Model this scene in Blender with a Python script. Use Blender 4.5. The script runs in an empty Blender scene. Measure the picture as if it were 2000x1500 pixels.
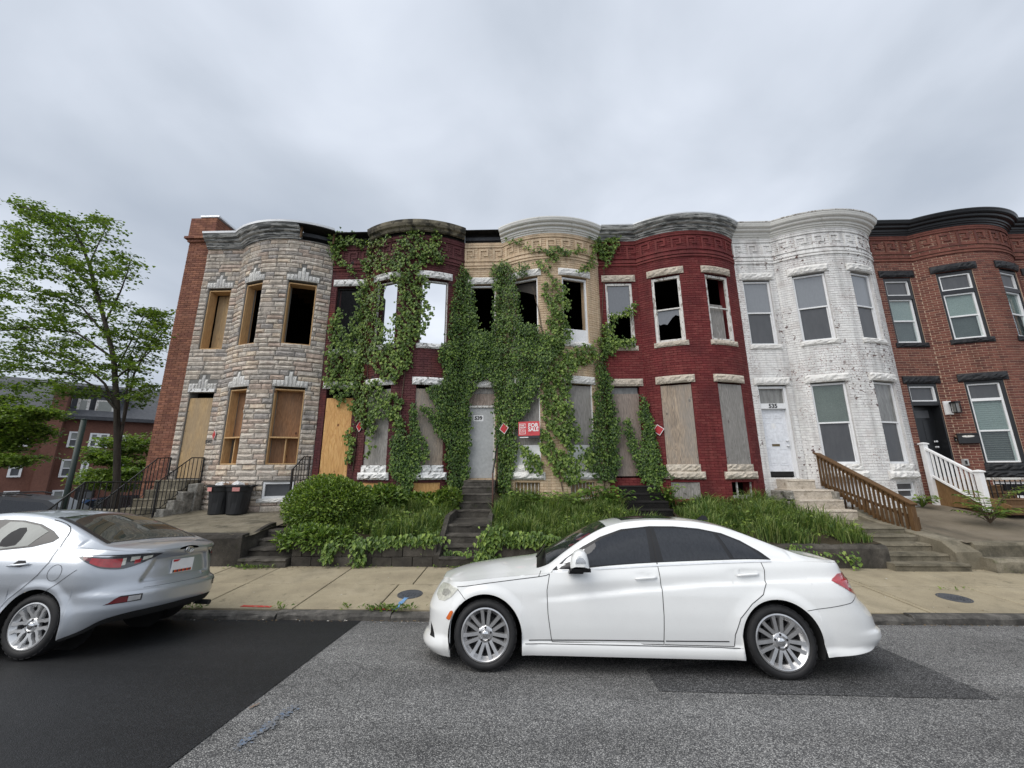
import bpy, math, random
from math import sin, cos, pi, sqrt, radians, atan2
from mathutils import Vector, Matrix
S = bpy.context.scene
COL = S.collection
# ------------------------------------------------------------------ camera
CAMH, FPX, FD = 1.86, 750.0, 11.47           # eye height, focal length in photo pixels, distance of the house fronts
TH, PS, RO = radians(12.36), radians(1.5456), radians(-0.188)
_fw = Vector((-sin(PS)*cos(TH), cos(PS)*cos(TH), sin(TH)))
_rt = Vector((cos(PS), sin(PS), 0)); _up = _rt.cross(_fw)
_rt, _up = _rt*cos(RO)+_up*sin(RO), -_rt*sin(RO)+_up*cos(RO)
cam = bpy.data.cameras.new('camera'); camo = bpy.data.objects.new('camera', cam); COL.objects.link(camo)
cam.sensor_fit = 'HORIZONTAL'; cam.sensor_width = 36; cam.lens = 36*FPX/2000; cam.clip_end = 2000; cam.clip_start = .05
camo.matrix_world = Matrix(((_rt.x,_up.x,-_fw.x,0),(_rt.y,_up.y,-_fw.y,0),(_rt.z,_up.z,-_fw.z,CAMH),(0,0,0,1)))
S.camera = camo
# ------------------------------------------------------------------ sky, sun, exposure
SUN_EL, SUN_AZ = radians(48), radians(233)
W = bpy.data.worlds.new('World'); S.world = W; W.use_nodes = True
class NT:
    def __init__(s, tree): s.t = tree; tree.nodes.clear()
    def n(s, typ, ins=None, **pr):
        nd = s.t.nodes.new('ShaderNode'+typ)
        for k, v in pr.items(): setattr(nd, k, v)
        for k, v in (ins or {}).items(): s.set(nd.inputs[k], v)
        return nd
    def set(s, sock, v):
        if isinstance(v, bpy.types.NodeSocket): s.t.links.new(v, sock)
        elif isinstance(v, bpy.types.Node): s.t.links.new(v.outputs[0], sock)
        else:
            if sock.type == 'RGBA' and len(v) == 3: v = (*v, 1)
            sock.default_value = v
    def math(s, op, a, b=0.0, c=None, clamp=False):
        d = {0: a, 1: b}
        if c is not None: d[2] = c
        return s.n('Math', d, operation=op, use_clamp=clamp).outputs[0]
    def vmath(s, op, a, b=(0,0,0)): return s.n('VectorMath', {0: a, 1: b}, operation=op).outputs[0]
    def mix(s, f, a, b, mode='MIX'):
        m = s.n('Mix', data_type='RGBA', blend_type=mode)
        s.set(m.inputs[0], f); s.set(m.inputs[6], a); s.set(m.inputs[7], b); return m.outputs[2]
    def noise(s, vec, scale, detail=4, rough=.55, dist=0.0, color=False):
        nd = s.n('TexNoise', {'Vector': vec, 'Scale': scale, 'Detail': detail, 'Roughness': rough, 'Distortion': dist})
        return nd.outputs[1 if color else 0]
    def ramp(s, f, stops, interp='LINEAR'):
        nd = s.n('ValToRGB', {0: f}); r = nd.color_ramp; r.interpolation = interp
        while len(r.elements) > 1: r.elements.remove(r.elements[0])
        for i, (p, c) in enumerate(stops):
            e = r.elements[0] if i == 0 else r.elements.new(p)
            e.position = p; c = (c, c, c) if not hasattr(c, '__len__') else c; e.color = (*c[:3], 1)
        return nd.outputs[0]
_w = NT(W.node_tree)
_sky = _w.n('TexSky', sky_type='NISHITA', sun_disc=False, sun_elevation=SUN_EL, sun_rotation=SUN_AZ, air_density=1.0, dust_density=4.0)
_dir = _w.n('TexCoord').outputs['Generated']
_sx = _w.n('SeparateXYZ', {0: _dir})
_zz = _w.math('ADD', _w.math('MAXIMUM', _sx.outputs[2], 0.0), 0.32)
_cv = _w.n('CombineXYZ', {0: _w.math('DIVIDE', _sx.outputs[0], _zz), 1: _w.math('DIVIDE', _sx.outputs[1], _zz), 2: 0.37}).outputs[0]
_n1 = _w.noise(_w.vmath('ADD', _cv, (9.3,5.1,0.0)), .85, 4, .45, .5); _n2 = _w.noise(_w.vmath('ADD', _cv, (7.3, 2.1, 3.3)), 2.2, 5, .5, .3)
_nn = _w.math('ADD', _w.math('MULTIPLY', _n1, .72), _w.math('MULTIPLY', _n2, .28))
_cl = _w.ramp(_nn, [(.33, (.285,.32,.375)), (.43, (.36,.395,.45)), (.50, (.44,.475,.535)), (.57, (.53,.565,.62)), (.66, (.64,.67,.715))])
_b1 = _w.n('Background', {0: _sky.outputs[0], 1: .07}); _b2 = _w.n('Background', {0: _cl, 1: 1.0})
_mx = _w.n('MixShader', {0: .94, 1: _b1.outputs[0], 2: _b2.outputs[0]})
_w.n('OutputWorld', {0: _mx.outputs[0]})
sun = bpy.data.lights.new('sun', 'SUN'); sun.energy = 1.5; sun.angle = radians(60); sun.color = (1, .955, .89)
suno = bpy.data.objects.new('sun', sun); COL.objects.link(suno)
suno.rotation_euler = Vector((-sin(SUN_AZ)*cos(SUN_EL), -cos(SUN_AZ)*cos(SUN_EL), -sin(SUN_EL))).to_track_quat('-Z', 'Y').to_euler()
vs = S.view_settings; vs.view_transform = 'Standard'; vs.look = 'None'; vs.gamma = 1; vs.exposure = 0.78; vs.use_curve_mapping = False
S.render.resolution_x, S.render.resolution_y = 1024, 768
# ------------------------------------------------------------------ measuring: photo pixel -> point in the street
def ray(x, y): return _rt*((x-1000)/FPX)-_up*((y-750)/FPX)+_fw
def atY(x, y, Y):
    d = ray(x, y); return Vector((0,0,CAMH))+d*(Y/d.y)
def atZ(x, y, Z):
    d = ray(x, y); return Vector((0,0,CAMH))+d*((Z-CAMH)/d.z)
def roadz(Y):
    if Y >= 3.2: return -.11*(Y-4.0)
    q = 3.2-Y; return .088+.11*q-.11*q*q/6.4 if q < 6.4 else .088
def atR(x, y):
    Z = 0
    for _ in range(12): p = atZ(x, y, Z); Z = roadz(p.y)
    return p
# house fronts: a flat door strip, then a swelling curved bay
HW, FL, SAG = 4.365, 1.25, .55
CH = HW-FL; RR = ((CH/2)**2+SAG**2)/(2*SAG); PHI = math.asin(CH/2/RR); SMAX = FL+2*PHI*RR
X0 = [-10.6+HW*k for k in range(7)]
def fpt(k, s, z, off=0.0):
    """point on front k at path length s, height z, off metres in front of it; and its normal"""
    if s <= FL: return Vector((X0[k]+s, FD-off, z)), Vector((0,-1,0))
    a = (s-FL)/RR-PHI; n = Vector((sin(a), -cos(a), 0))
    return Vector((X0[k]+FL+CH/2, FD-SAG+RR, z))+n*(RR+off), n
def fac(x, y, off=0.0):
    d = ray(x, y)
    for k in range(7):
        t = (FD-off)/d.y; X = d.x*t
        if X0[k]-.001 <= X <= X0[k]+FL: return k, X-X0[k], CAMH+d.z*t
        cx, cy = X0[k]+FL+CH/2, FD-SAG+RR
        a = d.x**2+d.y**2; b = -2*(d.x*cx+d.y*cy); c = cx*cx+cy*cy-(RR+off)**2; q = b*b-4*a*c
        if q < 0: continue
        t = (-b-sqrt(q))/(2*a); X, Y = d.x*t, d.y*t
        if Y <= FD+.05 and X0[k]+FL-.06 <= X <= X0[k]+HW+.06:
            return k, FL+(atan2(X-cx, cy-Y)+PHI)*RR, CAMH+d.z*t
    return None
# ------------------------------------------------------------------ mesh helpers
class MB:
    def __init__(s): s.v = []; s.f = []; s.m = []
    def face(s, pts, m=0):
        i = len(s.v); s.v += [tuple(p) for p in pts]; s.f.append(tuple(range(i, i+len(pts)))); s.m.append(m); return s
    def poly(s, vs, fs, m=0):
        i = len(s.v); s.v += [tuple(p) for p in vs]
        for f in fs: s.f.append(tuple(i+j for j in f)); s.m.append(m)
        return s
    def hexa(s, p, m=0, skip=()):
        F = [(0,3,2,1),(4,5,6,7),(0,1,5,4),(1,2,6,5),(2,3,7,6),(3,0,4,7)]
        return s.poly(p, [f for i, f in enumerate(F) if i not in skip], m)
    def box(s, a, b, m=0, jit=0):
        (x0,y0,z0),(x1,y1,z1) = a, b
        P = [(x0,y0,z0),(x1,y0,z0),(x1,y1,z0),(x0,y1,z0),(x0,y0,z1),(x1,y0,z1),(x1,y1,z1),(x0,y1,z1)]
        if jit: P = [tuple(c+random.uniform(-jit, jit) for c in p) for p in P]
        return s.hexa(P, m)
    def bar(s, a, b, w, t=None, up=(0,0,1), m=0):
        a, b = Vector(a), Vector(b); d = (b-a).normalized(); t = w if t is None else t
        u = d.cross(Vector(up))
        if u.length < 1e-4: u = d.cross(Vector((1,0,0)))
        u.normalize(); v = u.cross(d); u *= w/2; v *= t/2
        return s.hexa([a-u-v, a+u-v, a+u+v, a-u+v, b-u-v, b+u-v, b+u+v, b-u+v], m)
    def tube(s, pts, rad, n=8, m=0, cap=True):
        pts = [Vector(p) for p in pts]; i0 = len(s.v); u = None
        if not hasattr(rad, '__len__'): rad = [rad]*len(pts)
        for i, p in enumerate(pts):
            d = (pts[min(i+1, len(pts)-1)]-pts[max(i-1, 0)]).normalized()
            if u is None: u = d.cross(Vector((0,0,1))) if abs(d.z) < .95 else d.cross(Vector((1,0,0)))
            u = (u-d*u.dot(d)).normalized(); v = d.cross(u)
            for j in range(n):
                a = 2*pi*j/n; s.v.append(tuple(p+(u*cos(a)+v*sin(a))*rad[i]))
        for i in range(len(pts)-1):
            for j in range(n):
                k = (j+1) % n; s.f.append((i0+i*n+j, i0+i*n+k, i0+(i+1)*n+k, i0+(i+1)*n+j)); s.m.append(m)
        if cap:
            s.f.append(tuple(i0+j for j in range(n))[::-1]); s.m.append(m)
            e = i0+(len(pts)-1)*n; s.f.append(tuple(e+j for j in range(n))); s.m.append(m)
        return s
    def grid(s, rows, m=0, close=False):
        i0 = len(s.v); R, C = len(rows), len(rows[0])
        for r in rows: s.v += [tuple(p) for p in r]
        for i in range(R-1):
            for j in range(C if close else C-1):
                k = (j+1) % C; s.f.append((i0+i*C+j, i0+i*C+k, i0+(i+1)*C+k, i0+(i+1)*C+j)); s.m.append(m)
        return s
    def lathe(s, prof, mat, n=32, m=0):
        """profile (r, h) turned about the local z axis of matrix mat"""
        return s.grid([[mat @ Vector((r*cos(2*pi*j/n), r*sin(2*pi*j/n), h)) for j in range(n)] for r, h in prof], m, True)
    def prism(s, pts, d, m=0):
        """flat outline pts (3D) extruded by vector d"""
        n = len(pts); d = Vector(d); pts = [Vector(p) for p in pts]
        F = [tuple(range(n))[::-1], tuple(range(n, 2*n))]+[(i, (i+1) % n, n+(i+1) % n, n+i) for i in range(n)]
        return s.poly(pts+[p+d for p in pts], F, m)
    def fbox(s, k, s0, s1, z0, z1, o0, o1, m=0, seg=.12):
        """box that follows house front k: path s0..s1, height z0..z1, o0..o1 metres out from the wall"""
        cuts = [s0]
        if s0 < FL < s1: cuts.append(FL)
        a = max(s0, FL); n = max(1, int((s1-a)/seg)) if s1 > FL else 0
        cuts += [a+(s1-a)*(i+1)/n for i in range(n)] if s1 > FL else [s1]
        rows = []
        for c in cuts:
            rows.append([fpt(k, c, z0, o0)[0], fpt(k, c, z0, o1)[0], fpt(k, c, z1, o1)[0], fpt(k, c, z1, o0)[0]])
        s.grid(rows, m, True); s.face(rows[0][::-1], m); s.face(rows[-1], m); return s
    def build(s, name, mats, parent=None, smooth=False, bevel=0, bseg=2, autosmooth=None, weld=False):
        me = bpy.data.meshes.new(name); me.from_pydata(s.v, [], s.f)
        mats = mats if isinstance(mats, (list, tuple)) else [mats]
        for q in mats: me.materials.append(q)
        if len(mats) > 1: me.polygons.foreach_set('material_index', s.m)
        if smooth: me.polygons.foreach_set('use_smooth', [True]*len(me.polygons))
        me.update()
        if weld:
            import bmesh
            b = bmesh.new(); b.from_mesh(me); bmesh.ops.remove_doubles(b, verts=b.verts, dist=.0004); bmesh.ops.recalc_face_normals(b, faces=b.faces); b.to_mesh(me); b.free()
        o = bpy.data.objects.new(name, me); COL.objects.link(o)
        if parent: adopt(o, parent)
        if bevel:
            q = o.modifiers.new('bevel', 'BEVEL'); q.width = bevel; q.segments = bseg; q.limit_method = 'ANGLE'; q.angle_limit = radians(40)
        return o
def adopt(o, parent):
    o.parent = parent
    if parent.type == 'EMPTY': o.matrix_parent_inverse = parent.matrix_basis.inverted()
def thing(name, label, cat, loc=(0,0,0), group=None):
    o = bpy.data.objects.new(name, None); COL.objects.link(o); o.location = loc; o.empty_display_size = .2
    o.matrix_basis = Matrix.Translation(Vector(loc))
    o['label'] = label; o['category'] = cat
    if group: o['group'] = group
    return o
def tag(o, label, cat, group=None):
    o['label'] = label; o['category'] = cat
    if group: o['group'] = group
    return o
def kind(o, k): o['kind'] = k; return o
def stuff(o): return kind(o, 'stuff')
def text(name, body, size, mat, parent, M, depth=.004, bold=.0, sx=1.0, align='CENTER'):
    cu = bpy.data.curves.new(name, 'FONT'); cu.body = body; cu.size = size; cu.extrude = depth; cu.align_x = align; cu.align_y = 'CENTER'; cu.offset = bold; cu.resolution_u = 3
    to = bpy.data.objects.new(name+'_tmp', cu); me = bpy.data.meshes.new_from_object(to); bpy.data.objects.remove(to)
    me.transform(M @ Matrix.Diagonal((sx, 1, 1, 1))); me.materials.clear(); me.materials.append(mat)
    o = bpy.data.objects.new(name, me); COL.objects.link(o); adopt(o, parent); return o
def frame(x, y, z):
    """matrix from x axis, y axis (unit vectors), origin z"""
    x, y = Vector(x), Vector(y); n = x.cross(y)
    return Matrix(((x.x,y.x,n.x,z[0]),(x.y,y.y,n.y,z[1]),(x.z,y.z,n.z,z[2]),(0,0,0,1)))
def inpoly(x, y, P):
    r = False; j = len(P)-1
    for i in range(len(P)):
        (a,b),(c,d) = P[i], P[j]
        if (b > y) != (d > y) and x < (c-a)*(y-b)/(d-b)+a: r = not r
        j = i
    return r
def lerp(a, b, t): return a+(b-a)*t
def curve(pts, x):
    """smooth monotone-ish interpolation through (x, y) points"""
    if x <= pts[0][0]: return pts[0][1]
    if x >= pts[-1][0]: return pts[-1][1]
    for i in range(len(pts)-1):
        if x <= pts[i+1][0]: break
    x0,y0 = pts[i]; x1,y1 = pts[i+1]; h = x1-x0; d = (y1-y0)/h
    def sl(j):
        if j <= 0 or j >= len(pts)-1: return None
        a = (pts[j][1]-pts[j-1][1])/(pts[j][0]-pts[j-1][0]); b = (pts[j+1][1]-pts[j][1])/(pts[j+1][0]-pts[j][0])
        return 0 if a*b <= 0 else 2*a*b/(a+b)
    m0, m1 = sl(i), sl(i+1); m0 = d if m0 is None else m0; m1 = d if m1 is None else m1
    t = (x-x0)/h
    return y0*(2*t**3-3*t*t+1)+h*m0*(t**3-2*t*t+t)+y1*(3*t*t-2*t**3)+h*m1*(t**3-t*t)
def sstep(a, b, x):
    t = min(1, max(0, (x-a)/(b-a))); return t*t*(3-2*t)
# ------------------------------------------------------------------ materials (procedural)
MATS = {}
def new_mat(name):
    m = bpy.data.materials.new(name); m.use_nodes = True; MATS[name] = m; return m, NT(m.node_tree)
def finish(N, col, rough=.8, bump=None, bstr=.3, bdist=.01, metal=0, spec=.4, coat=0, alpha=None, extra=None):
    d = {'Base Color': col, 'Roughness': rough, 'Metallic': metal, 'Specular IOR Level': spec, 'Coat Weight': coat, 'Coat Roughness': .04}
    p = N.n('BsdfPrincipled', d)
    if bump is not None: N.set(p.inputs['Normal'], N.n('Bump', {'Strength': bstr, 'Distance': bdist, 'Height': bump}).outputs[0])
    for k, v in (extra or {}).items(): N.set(p.inputs[k], v)
    N.n('OutputMaterial', {0: p.outputs[0]}); return p
def pos(N): return N.n('NewGeometry').outputs['Position']
def rnd(N):
    """one random number for each piece: separate object or loose island alike"""
    a = N.n('ObjectInfo').outputs['Random']; b = N.n('NewGeometry').outputs['Random Per Island']
    return N.math('FRACT', N.math('ADD', a, b))
def surf(name, stops, scale=2.0, rough=.85, bump=.3, bscale=40, bdist=.006, vary=0.0, spec=.3, stain=None, metal=0, coat=0, stretch=(1,1,1), roughvar=.0):
    """colour ramp over broad noise, optional stain (colour, scale, threshold), fine bump, optional per-piece value change"""
    m, N = new_mat(name); p = pos(N)
    q = N.vmath('MULTIPLY', p, stretch)
    n = N.noise(q, scale, 6, .62); k = len(stops)
    c = N.ramp(n, [(.28+.44*i/max(1, k-1), s) for i, s in enumerate(stops)]) if k > 1 else N.ramp(n, [(.3, tuple(v*.92 for v in stops[0])), (.7, tuple(v*1.06 for v in stops[0]))])
    fine = N.noise(p, bscale, 4, .6)
    c = N.mix(.18, c, N.ramp(fine, [(.3, .0), (.7, 1.0)]), 'OVERLAY')
    for st in (stain or []):
        sc, ss, th, wd, stx = (list(st)+[(1,1,1)])[:5]
        f = N.math('MULTIPLY', N.ramp(N.noise(N.vmath('MULTIPLY', p, stx), ss, 7, .65, .3), [(th, 0.0), (th+wd, 1.0)]), .85)
        c = N.mix(f, c, sc)
    if vary:
        v = N.math('ADD', N.math('MULTIPLY', rnd(N), vary*2), 1-vary)
        c = N.mix(1.0, c, N.n('CombineXYZ', {0: v, 1: v, 2: v}).outputs[0], 'MULTIPLY')
    r = rough if not roughvar else N.math('ADD', rough-roughvar/2, N.math('MULTIPLY', n, roughvar))
    finish(N, c, r, fine, bump, bdist, metal, spec, coat); return m
def pieces(name, stops, rough=.85, bump=.4, bscale=60, bdist=.006, grime=None, spec=.25, chips=None, hue=.12, streak=.28):
    """masonry made of single pieces: each piece draws its own colour"""
    m, N = new_mat(name); p = pos(N)
    c = N.ramp(rnd(N), [(i/len(stops), s) for i, s in enumerate(stops)], 'CONSTANT')
    n = N.noise(p, 9, 5, .6); fine = N.noise(p, bscale, 4, .62)
    c = N.mix(hue, c, N.ramp(n, [(.3, 0.0), (.7, 1.0)]), 'OVERLAY')
    c = N.mix(.22, c, N.ramp(fine, [(.32, 0.0), (.68, 1.0)]), 'OVERLAY')
    if grime: c = N.mix(N.math('MULTIPLY', N.ramp(N.noise(p, grime[1], 6, .6), [(grime[2], 0.0), (grime[2]+.2, 1.0)]), grime[3]), c, grime[0])
    if streak: c = N.mix(1.0, c, N.ramp(N.noise(N.vmath('MULTIPLY', p, (3.5,3.5,.28)), 1.3, 6, .65), [(.36, 1-streak), (.56, 1.0)]), 'MULTIPLY')
    for ch in (chips or []):
        cc, cs, th, big = ch
        mask = N.math('MULTIPLY', N.ramp(N.noise(p, cs, 3, .6), [(th, 0.0), (th+.025, 1.0)]), N.ramp(N.noise(p, big, 3, .5), [(.50, 0.0), (.57, 1.0)]))
        c = N.mix(mask, c, cc)
    finish(N, c, rough, fine, bump, bdist, 0, spec); return m
def plain(name, col, rough=.5, metal=0, spec=.5, coat=0, var=.12, scale=14, emis=None):
    m, N = new_mat(name); n = N.noise(pos(N), scale, 4, .6)
    c = N.mix(1.0, col, N.ramp(n, [(.3, 1-var), (.7, 1+var)]), 'MULTIPLY')
    finish(N, c, rough, n, .05, .002, metal, spec, coat); return m
def glass_dark(name, col, rough=.03, dirt=0.0, dcol=(.3,.31,.32), dscale=30):
    m, N = new_mat(name); p = pos(N)
    c = col
    if dirt: c = N.mix(N.math('MULTIPLY', N.ramp(N.noise(N.vmath('MULTIPLY', p, (1,1,.25)), dscale, 6, .7), [(.35, 0.0), (.75, 1.0)]), dirt), col, dcol)
    w = N.noise(p, 1.3, 2, .5)
    finish(N, c, rough, w, .03, .02, 0, .6); return m
def glass_clear(name, tint=(.75,.8,.78), refl=(.9,.93,.95)):
    m, N = new_mat(name)
    fr = N.n('Fresnel', {'IOR': 1.5}); t = N.n('BsdfTransparent', {0: tint}); g = N.n('BsdfGlossy', {0: refl, 1: .02})
    mx = N.n('MixShader', {0: N.math('MULTIPLY', N.math('MINIMUM', N.math('MULTIPLY', fr.outputs[0], 1.6), 1.0), N.math('SUBTRACT', 1.0, N.n('NewGeometry').outputs['Backfacing'])), 1: t.outputs[0], 2: g.outputs[0]})
    N.n('OutputMaterial', {0: mx.outputs[0]}); return m
def wood(name, a, b, knots=(.12,.06,.03), rough=.75, scale=1.0, weather=None, axis='Z'):
    """plywood / lumber: long wavy grain, knots, optional grey weathering"""
    m, N = new_mat(name); p = pos(N)
    q = N.vmath('MULTIPLY', p, (1,1,.09) if axis == 'Z' else (.09,.09,1))
    w1 = N.noise(q, 7*scale, 4, .6, .6)
    w = N.n('TexWave', {'Vector': N.vmath('ADD', N.vmath('MULTIPLY', p, (1,.2,.04) if axis == 'Z' else (.04,.2,1)), N.n('CombineXYZ', {0: N.math('MULTIPLY', w1, .35), 1: 0.0, 2: 0.0}).outputs[0]), 'Scale': 9*scale, 'Distortion': 5.5, 'Detail': 3, 'Detail Scale': 1.2}, wave_type='BANDS', bands_direction='X').outputs[0]
    c = N.mix(N.math('ADD', N.math('MULTIPLY', w, .6), N.math('MULTIPLY', w1, .4)), a, b)
    v = N.n('TexVoronoi', {'Vector': N.vmath('MULTIPLY', p, (1,1,.62)), 'Scale': 3.1, 'Randomness': .9}).outputs['Distance']
    c = N.mix(N.ramp(v, [(.06, 1.0), (.11, 0.0)]), c, knots)
    fine = N.noise(q, 60*scale, 3, .6)
    c = N.mix(.25, c, N.ramp(fine, [(.3, 0.0), (.7, 1.0)]), 'OVERLAY')
    if weather:
        c = N.mix(N.math('MULTIPLY', N.ramp(N.noise(N.vmath('MULTIPLY', p, (1,1,.3)), 2.2, 6, .65), [(.38, 0.0), (.58, 1.0)]), weather[1]), c, weather[0])
    finish(N, c, rough, N.math('ADD', w, fine), .25, .003, 0, .25); return m
def leafmat(name, stops, rough=.5, spec=.35, trans=.25, per=.62):
    m, N = new_mat(name); p = pos(N)
    r = rnd(N); big = N.noise(p, 1.6, 3, .5)
    c = N.ramp(N.math('ADD', N.math('MULTIPLY', r, per), N.math('MULTIPLY', big, 1-per)), [(.18+.62*i/(len(stops)-1), s) for i, s in enumerate(stops)])
    pr = N.n('BsdfPrincipled', {'Base Color': c, 'Roughness': rough, 'Specular IOR Level': spec})
    tr = N.n('BsdfTranslucent', {0: N.mix(1.0, c, (1.5,1.6,.7), 'MULTIPLY')})
    mx = N.n('MixShader', {0: trans, 1: pr.outputs[0], 2: tr.outputs[0]})
    N.n('OutputMaterial', {0: mx.outputs[0]}); return m
# ground
def road_mat(name, dark, mid, light, speck, rough, big=.12, pits=.5):
    m, N = new_mat(name); p = pos(N)
    v = N.n('TexVoronoi', {'Vector': p, 'Scale': speck, 'Randomness': 1.0}); 
    st = N.ramp(N.n('SeparateColor', {0: v.outputs['Color']}).outputs[0], [(0, dark), (.38, mid), (.8, light), (1, tuple(min(1, c*1.5) for c in light))])
    edge = N.ramp(v.outputs['Distance'], [(.25, 0.0), (.62, 1.0)])
    c = N.mix(N.math('MULTIPLY', edge, .8), st, dark)
    b = N.noise(p, .8, 5, .6); b2 = N.noise(p, 9, 4, .6)
    c = N.mix(1.0, c, N.ramp(b, [(.3, 1-big*1.6), (.7, 1+big)]), 'MULTIPLY')
    c = N.mix(1.0, c, N.ramp(b2, [(.3, 1-big), (.7, 1+big)]), 'MULTIPLY')
    c = N.mix(N.math('MULTIPLY', N.ramp(N.noise(p, .45, 4, .6), [(.56, 0.0), (.72, 1.0)]), .35), c, dark)
    lane = N.noise(N.vmath('MULTIPLY', p, (.12,1.6,1)), .9, 4, .6); c = N.mix(1.0, c, N.ramp(lane, [(.35, .80), (.68, 1.18)]), 'MULTIPLY')
    cr = N.n('TexVoronoi', {'Vector': N.vmath('ADD', p, N.vmath('MULTIPLY', N.noise(p, 3, 4, .6, 0, True), (.35,.35,.35))), 'Scale': .42}, feature='DISTANCE_TO_EDGE').outputs[0]
    ck = N.math('MULTIPLY', N.ramp(cr, [(.0012, 1.0), (.004, 0.0)]), N.ramp(N.noise(p, .6, 2, .5), [(.5, 0.0), (.6, .8)])); c = N.mix(ck, c, dark)
    h = N.math('SUBTRACT', 1.0, edge)
    finish(N, c, rough, h, pits, .006, 0, .3); return m
road_mat('asphalt_old', (.045,.0455,.047), (.20,.20,.20), (.42,.415,.40), 130, .8, .15)
road_mat('asphalt_new', (.008,.0085,.0095), (.0155,.016,.0175), (.036,.038,.042), 150, .62, .10, .35)
road_mat('asphalt_patch', (.013,.0135,.015), (.095,.096,.098), (.24,.24,.24), 125, .75)
surf('concrete_walk', [(.235,.20,.14), (.32,.275,.19), (.375,.325,.235)], 1.1, .88, .25, 90, .003, .07, stain=[((.15,.13,.088), 1.1, .5, .3), ((.11,.095,.062), 4.2, .6, .14), ((.1,.085,.055), 24, .68, .05)])
surf('concrete_old', [(.10,.09,.065), (.17,.15,.11), (.24,.215,.165)], 1.6, .9, .5, 55, .008, .1, stain=[((.035,.033,.024), 2.6, .5, .2), ((.06,.07,.025), 3.7, .6, .15)])
surf('concrete_dark', [(.03,.027,.024), (.06,.054,.046), (.115,.105,.09)], 2.3, .9, .6, 45, .01, .15, stain=[((.02,.019,.016), 3, .52, .2), ((.035,.045,.014), 4.5, .62, .12)])
surf('apron_gravel', [(.115,.095,.07), (.16,.135,.10), (.20,.17,.13)], .9, .9, .6, 130, .006, 0, stain=[((.055,.048,.036), 1.6, .55, .22, (1,.25,1))])
surf('granite', [(.035,.034,.032), (.085,.08,.073), (.16,.15,.135)], 6, .85, .7, 60, .012, .15, stain=[((.02,.02,.018), 2.2, .52, .2), ((.03,.04,.012), 5, .66, .1)])
surf('soil', [(.035,.028,.016), (.06,.047,.028)], 3, .95, .8, 30, .03)
surf('cast_iron', [(.055,.06,.07), (.085,.09,.10)], 12, .6, .5, 80, .004)
surf('far_ground', [(.05,.05,.05), (.09,.09,.085)], 1, .9)
surf('paint_blue', [(.10,.24,.47), (.17,.33,.55)], 14, .8, stain=[((.3,.27,.19), 26, .56, .06)])
surf('paint_red', [(.5,.05,.04), (.42,.07,.05)], 14, .8, stain=[((.3,.27,.19), 24, .57, .06)])
surf('paint_blue_worn', [(.10,.15,.23), (.15,.19,.26)], 14, .8, stain=[((.17,.17,.17), 34, .44, .05)])
surf('paint_orange_worn', [(.27,.16,.10), (.2,.15,.11)], 14, .8, stain=[((.15,.15,.15), 34, .47, .05)])
# masonry
STONE = [(0.483,0.431,0.374),(0.548,0.485,0.407),(0.410,0.375,0.337),(0.577,0.481,0.377),(0.512,0.455,0.386),(0.483,0.381,0.312),(0.563,0.501,0.433),(0.366,0.337,0.312),(0.526,0.441,0.358),(0.519,0.468,0.407),(0.468,0.381,0.320),(0.570,0.510,0.441),(0.534,0.471,0.401),(0.504,0.447,0.382)]
pieces('formstone', STONE, .85, .7, 45, .010, ((.2,.185,.165), 3.2, .55, .4), hue=.3)
pieces('formstone_pale', [(.66,.65,.62),(.6,.59,.57),(.7,.69,.66),(.63,.62,.59)], .85, .6, 45, .01, ((.36,.35,.33), 5, .6, .4))
surf('mortar_grey', [(.16,.155,.145), (.22,.215,.2)], 5, .95)
pieces('brick_old', [(.26,.115,.072),(.215,.092,.062),(.31,.14,.088),(.19,.08,.056),(.27,.125,.085),(.235,.105,.068)], .88, .45, 70, .005, ((.11,.05,.038), 1.4, .5, .5))
surf('mortar_buff', [(.42,.30,.22), (.50,.37,.275)], 6, .95)
surf('mortar_rust', [(.23,.125,.09), (.32,.19,.14)], 3, .95)
pieces('brick_clean', [(.18,.068,.052),(.152,.058,.046),(.205,.082,.06),(.125,.05,.042),(.19,.078,.058),(.165,.062,.048)], .85, .4, 70, .005, ((.12,.045,.035), 1.2, .5, .35))
pieces('brick_purple', [(.105,.036,.038),(.115,.04,.043),(.095,.033,.036),(.11,.042,.042)], .8, .4, 60, .005, ((.20,.045,.032), .7, .5, .9), chips=[((.022,.018,.02), 6, .6, .55)])
surf('mortar_purple', [(.075,.028,.03), (.10,.035,.035)], 3, .9)
pieces('brick_tan', [(.60,.465,.32),(.575,.445,.305),(.615,.48,.335),(.59,.45,.305)], .75, .35, 60, .004, ((.45,.30,.16), 2.2, .55, .5), chips=[((.24,.10,.06), 26, .66, 1.1)])
surf('mortar_tan', [(.50,.36,.225), (.55,.405,.26)], 3, .85)
pieces('brick_red', [(.17,.032,.032),(.185,.038,.036),(.15,.028,.029),(.18,.042,.039),(.195,.047,.043)], .78, .4, 60, .005, ((.10,.022,.024), 1.0, .46, .75), chips=[((.32,.16,.12), 38, .68, .9)])
surf('mortar_red', [(.135,.02,.023), (.16,.025,.027)], 3, .9)
pieces('brick_white', [(.78,.775,.76),(.80,.795,.78),(.75,.74,.73),(.79,.785,.765)], .75, .45, 60, .006, ((.55,.50,.475), 2.4, .5, .6), chips=[((.10,.05,.042), 11, .585, .7), ((.22,.11,.095), 30, .60, .55)])
surf('mortar_white', [(.50,.49,.48), (.63,.62,.61)], 5, .9)
surf('marble_white', [(.66,.65,.62), (.76,.75,.73)], 3, .7, .8, 22, .025, .05, stain=[((.30,.285,.25), 7, .6, .1)])
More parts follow.
